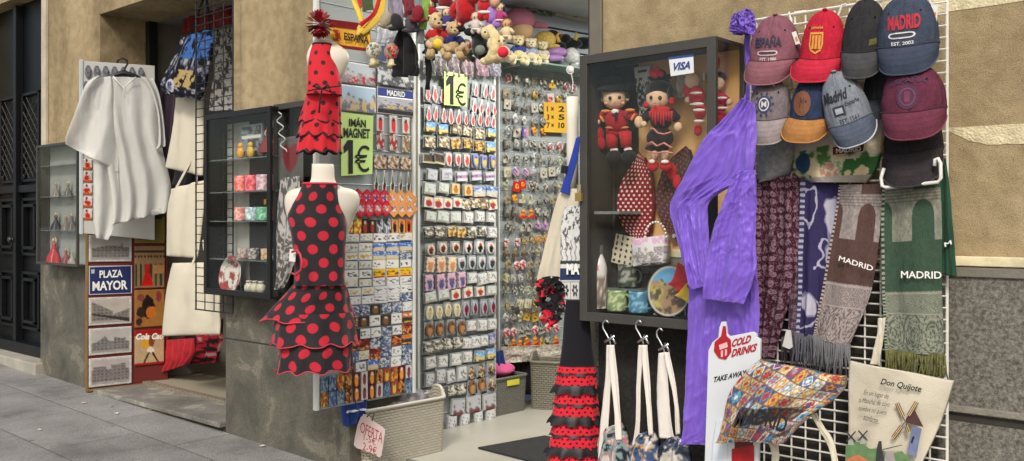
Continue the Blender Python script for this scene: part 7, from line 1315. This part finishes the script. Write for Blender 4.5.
sc3 = thing('navy_scarf', 'navy blue scarf with white leaf pattern and grey fringe', 'scarf', PGr.at(815, 370)); PS3 = YP(-.15)
def leafy(u, v, s, z):
    c = flat((52, 46, 84), u); n = fbm(s * 13, z * 10, 14, 3); q = np.abs(n - .5) < .03; c[q] = S(170, 168, 190); m = fbm(s * 13 + 7, z * 9, 22, 3); c[(m > .62)] = S(124, 122, 150); c[(m > .66)] = S(176, 174, 190); c[(u < .12)] = lerpc(np.array(S(60, 56, 96)), np.array(S(160, 158, 176)), np.sin(z * 300) > 0)[(u < .12)]; return c
sheet('woven_body', [(801, 180, 840, 184), (800, 215, 838, 215), (799, 250, 832, 252), (799, 290, 826, 292), (797, 333, 820, 336)], PS3, VCF, sc3, 80, 200, folds(1.6, .012, 2, 7, .006), leafy, .004)
m_ = MB(); fringe(m_, PS3, 795, 822, 333, 338, 34, 26, .0032, .012, 5, 4); m_.build('fringe', fab(86, 86, 96), sc3, smooth=True)
def gate(bg, st, st2, letters=None, band=.50, top=.0, arch=((-.2, .26), (.42, 1.0)), border=True, seed=3):
    def f(u, v, s, z):
        c = flat(bg, u); tex = fbm(u * 30, v * 60, seed); stone = lerpc(np.array(S(st2)), np.array(S(st)), tex * 1.5 - .2)
        body = (v < band * .62); op = np.zeros_like(u, bool)
        for a, b in arch: m_ = (a + b) / 2; w_ = (b - a) / 2; op |= (np.abs(u - m_) < w_ * .62) & (v > band * .24 + w_ * .26 * (1 - np.sqrt(np.maximum(0, 1 - ((u - m_) / (w_ * .62)) ** 2))))
        lower = v > band * .2; q = body & ~(op & lower) & ~((v < band * .14) & ((u > .55) | (u < .05))); c[q] = stone[q]; lines = (np.abs((v * 60) % 1 - .5) < .12) & q & (v < band * .28); c[lines] *= .6
        q = v > band + .04
        vv = (v - band - .04) / (1 - band - .04); pat = np.zeros_like(u)
        k1 = (np.abs((u * 6) % 1 - .5) + np.abs((vv * 7) % 1 - .5)); pat = np.where(vv < .34, np.abs(((k1 * 4) % 1) - .5) * 2, pat); ring = np.abs(((np.hypot((u * 3) % 1 - .5, ((vv - .34) * 1.6) - .5) * 5) % 1) - .5) * 2; pat = np.where(vv >= .34, ring, pat); n = fbm(u * 26, v * 60, seed + 4); pat = np.where(n > .56, 1 - pat, pat)
        mix_ = lerpc(np.array(S(bg)), np.array(S(st)), np.clip(pat * 1.3 - .0, 0, 1)); c[q] = mix_[q]; c[(np.abs(vv - .34) < .012) | (np.abs(vv - .03) < .012)] = S(st); 
        c = lerpc(c, np.array(S(st2)), .28 * fbm(u * 60, v * 150, seed + 2) + .12 * (np.sin(u * 400) > 0))
        if border: e = (u < .05); c[e] = lerpc(np.array(S(bg)), np.array(S(st)), np.sin(v * 260) > 0)[e]
        return c
    return f
sc4 = thing('brown_city_scarf', 'brown scarf woven with a pale city gate and MADRID, grey fringe', 'scarf', PGr.at(845, 378)); PS4 = YP(-.17)
sheet('woven_body', [(839, 185, 882, 184), (835, 215, 881, 218), (829, 250, 877, 256), (823, 285, 871, 292), (817, 315, 860, 322), (813, 336, 849, 347)], PS4, VCF, sc4, 130, 300, folds(1.3, .010, 3, 9, .004), gate((72, 46, 40), (166, 158, 156), (116, 106, 102), band=.53), .004)
text('MADRID', (839.5, 255.5), (873.5, 266), (838.5, 260.5), WHT, sc4, PS4, .030, .012); 
m_ = MB(); fringe(m_, PS4, 813, 849, 336, 347, 32, 34, .0034, .012, 8, 4); m_.build('fringe', fab(104, 104, 108), sc4, smooth=True)
sc5 = thing('green_city_scarf', 'green scarf woven with a pale city gate and MADRID, olive fringe', 'scarf', PGr.at(915, 385)); PS5 = YP(-.17)
sheet('woven_body', [(883, 184, 940, 178), (882, 230, 942, 226), (883, 285, 942, 283), (885, 320, 943, 322), (886, 351, 944, 355)], PS5, VCF, sc5, 130, 300, folds(1.2, .010, 2, 11, .004), gate((34, 66, 50), (142, 142, 128), (104, 106, 94), band=.50, seed=8), .004)
sheet('back_layer', [(938, 160, 946, 158), (940, 190, 950, 190), (940, 230, 954, 230), (941, 274, 957, 277)], YP(-.14), fab(32, 66, 48), sc5, 14, 40, folds(1, .008, 2, 3), thick=.004)
text('MADRID', (901, 271), (941.5, 271.5), (901, 278), WHT, sc5, PS5, .028, .012); text('M', (944, 243), (951, 240), (945, 247), WHT, sc5, YP(-.15), .012, .02)
m_ = MB(); fringe(m_, PS5, 886, 944, 351, 355, 30, 46, .0036, .012, 12, 5); m_.build('fringe', mat('olive_wool', (92, 92, 52), .95, .35, 60, .4, 200), sc5, smooth=True)
hw = thing('scarf_hanger', 'white plastic scarf hanger loop around the top of the green scarf', 'hanger', PGr.at(912, 185)); PHn = YP(-.24)
MB().tube([PHn.at(x, y) for x, y in ((884, 168), (881, 178), (882, 186), (886, 187.5), (912, 185), (938, 182), (941, 178), (940.5, 163), (938, 158.5), (935, 159.5), (934.5, 166))], .006, 8).build('loop', plastic(214, 212, 206), hw, smooth=True)
# white plastic tag end hanging among scarves
tag(MB().prism(YP(-.2), [(787, 330), (791, 330), (793, 347), (790, 349), (783, 346)], 0, .006).build('plastic_clip', plastic(200, 200, 196)), 'white plastic clip hanging at the end of the maroon scarf', 'clip')
# tile print bag
PTb = YP(-.50)
def tiles(u, v, s, z):
    a = (u * 9.0 + v * 1.4); b = (v * 6.2 - u * 1.9); ia, ib = np.floor(a), np.floor(b); fa, fb = a - ia - .5, b - ib - .5; k = vnoise(ia * 5.7 + 3, ib * 8.3 + 9, 4); k2 = vnoise(ia * 9.1, ib * 4.7, 9); r = np.hypot(fa, fb); th = np.arctan2(fb, fa)
    pal = np.array([S(60, 90, 150), S(180, 70, 50), S(196, 150, 60), S(90, 150, 170), S(150, 56, 70), S(206, 200, 190)]); bgp = np.array([S(206, 200, 186), S(60, 80, 130), S(190, 160, 90), S(196, 190, 180)])
    c = bgp[(k * 3.99).astype(int)]; pet = np.abs(np.sin(th * (2 + np.floor(k2 * 3)))); q = r < .42 * (.45 + .55 * pet); c = np.where(q[..., None], pal[(k2 * 5.99).astype(int)], c); q = r < .16; c = np.where(q[..., None], pal[((k2 * 7 + 2) % 6).astype(int)], c); q = (np.abs(np.abs(fa) + np.abs(fb) - .46) < .05); c = np.where(q[..., None], pal[((k * 9 + 1) % 6).astype(int)], c); q = (np.abs(fa) > .45) | (np.abs(fb) > .45); c = np.where(q[..., None], np.array(S(120, 90, 80)), c)
    dk = (np.abs(v - (.62 - .0 * u)) < .10) & (u > .22) & (u < .9); c = np.where(dk[..., None], c * .3, c); return c * (.85 + .3 * vnoise(u * 60, v * 60, 2))[..., None]
tb = thing('tile_print_bag', 'colourful tile patterned shoulder bag reading MADRID, hung sideways over the grid', 'bag', PTb.at(785, 442))
sheet('bag_body', [(762, 359, 846, 376), (750, 371, 844, 386), (737, 386, 838, 394), (729, 402, 828, 404), (724, 420, 815, 412), (722, 433, 802, 424), (721, 441, 786, 440)], PTb, VCG, tb, 150, 120, lambda u, v, s, z: .02 + .06 * np.sin(np.pi * u) ** .7 * np.sin(np.pi * np.clip(v * .8 + .1, 0, 1)) + .014 * np.sin(u * 9 + v * 7) + .02 * (fbm(u * 4, v * 4, 5) - .5), tiles, .03)
sheet('lower_flap', [(756, 418, 812, 416), (762, 432, 800, 426), (776, 444, 786, 442)], PTb, VCG, tb, 60, 40, lambda u, v, s, z: .02 + .02 * np.sin(np.pi * u), tiles, .02, base=.012)
text('MADRID', (737, 412), (790, 413), (733, 428), mat('dark_letter_print', (34, 30, 36), .5), tb, PTb, .125, .03, .1, warp=lambda a, b: (a, b - .35 * math.sin(a * 3.1) + .3 * a))
for i, s_ in enumerate(([(810, 414, 816, 413), (818, 428, 824, 426), (828, 446, 834, 444), (834, 470, 840, 470)], [(768, 442, 778, 444), (772, 455, 779, 455), (770, 475, 776, 475)])): sheet('strap', s_, YP(-.47), CANVAS, tb, 6, 16, folds(.5, .004, i, 2), thick=.003)
# Don Quijote tote
PQ = YP(-.24)
tq = thing('windmill_tote_bag', 'cream tote bag with a windmill drawing and handwritten verse, bottom right of the grid', 'tote bag', PQ.at(890, 475))
sheet('bag_body', [(850, 361, 954, 381), (849, 390, 944, 410), (848, 425, 932, 440), (846, 475, 916, 475)], PQ, CANVAS, tq, 50, 50, lambda u, v, s, z: .015 * np.sin(np.pi * u) + .008 * np.sin(u * 8 + v * 6) + .012 * (fbm(u * 3, v * 3, 4) - .5), thick=.02)
sheet('strap', [(878, 318, 885, 318), (877, 335, 884, 335), (873, 352, 881, 352), (871, 364, 880, 366)], YP(-.2), CANVAS, tq, 8, 20, folds(.6, .004, 1, 2), thick=.003)
QO = .029
def qp(pts, c, name, o=QO): return MB().prism(PQ, pts, o - .001, o + .0012).build(name, mat('screen_print', c, .75, .15, 40), tq)
text('Don Quijote', (881, 378), (922, 386), (880, 386), INK, tq, PQ, QO, .02, .3); 
for k, (s_, x0, x1) in enumerate((('En un lugar de', 864, 889), ('la Mancha, de cuyo', 859, 890), ('nombre no quiero', 859, 887), ('acordarme...', 864, 880))): text(s_, (x0, 389.5 + k * 8), (x1, 394 + k * 8), (x0 - .8, 395.8 + k * 8), INK, tq, PQ, QO, -.002, .35)
qp([(846, 446), (853, 441), (862, 443), (870, 449), (878, 448), (890, 454), (902, 451), (912, 462), (905, 500), (844, 500)], (96, 128, 84), 'green_hill'); qp([(846, 459), (858, 455), (872, 462), (884, 460), (896, 468), (890, 500), (844, 500)], (190, 110, 80), 'red_field', QO + .002)
qp([(907.5, 452), (913, 426), (921.5, 429), (916, 458)], (106, 116, 150), 'windmill_tower', QO + .002); qp([(905, 422), (914, 408.5), (923.5, 427)], (74, 48, 48), 'windmill_roof', QO + .004)
for (a, b) in (((905, 421), (897, 403)), ((906, 420), (917, 402)), ((905, 422), (893, 438)), ((906, 423), (909, 432))):
    dx, dy = b[0] - a[0], b[1] - a[1]; l = math.hypot(dx, dy); nx, ny = -dy / l * 2.1, dx / l * 2.1; m0 = (a[0] + dx * .25, a[1] + dy * .25)
    qp([(m0[0] - nx, m0[1] - ny), (b[0] - nx, b[1] - ny), (b[0] + nx, b[1] + ny), (m0[0] + nx, m0[1] + ny)], (70, 50, 40), 'windmill_sail', QO + .006); qp([(m0[0] - nx * .6, m0[1] - ny * .6), (b[0] - nx * .6, b[1] - ny * .6), (b[0] + nx * .6, b[1] + ny * .6), (m0[0] + nx * .6, m0[1] + ny * .6)], (206, 176, 130), 'sail_cloth', QO + .008)
    qp([(a[0] - nx * .15, a[1] - ny * .15), (b[0] - nx * .15, b[1] - ny * .15), (b[0] + nx * .15, b[1] + ny * .15), (a[0] + nx * .15, a[1] + ny * .15)], (60, 44, 36), 'sail_stock', QO + .010)
qp([(911, 442), (913, 436), (914.5, 437), (912.5, 443)], (30, 32, 50), 'windmill_window', QO + .005)
for k, (x, y) in enumerate(((851, 437), (863, 436))): qp([(x - 3, y + 8), (x - 1.6, y - 1), (x + 1.6, y - 1), (x + 3, y + 8)], (150, 156, 150), 'far_windmill', QO + .001); qp([(x - 5, y - 5), (x - 4.2, y - 6), (x + 5, y + 4), (x + 4.2, y + 5)], (60, 60, 60), 'far_sail', QO + .004); qp([(x + 5, y - 5), (x + 4.2, y - 6), (x - 5, y + 4), (x - 4.2, y + 5)], (60, 60, 60), 'far_sail', QO + .006)
qp([(876, 462), (877, 448), (879, 441), (881.5, 441), (882, 449), (885, 462)], (54, 52, 56), 'rider_figure', QO + .006); qp([(883, 449), (902, 444.6), (902, 445.3), (883, 450)], (60, 56, 56), 'lance', QO + .006); qp([(884, 462), (886, 452), (893, 451), (896, 462)], (150, 140, 140), 'donkey_rider_figure', QO + .005)
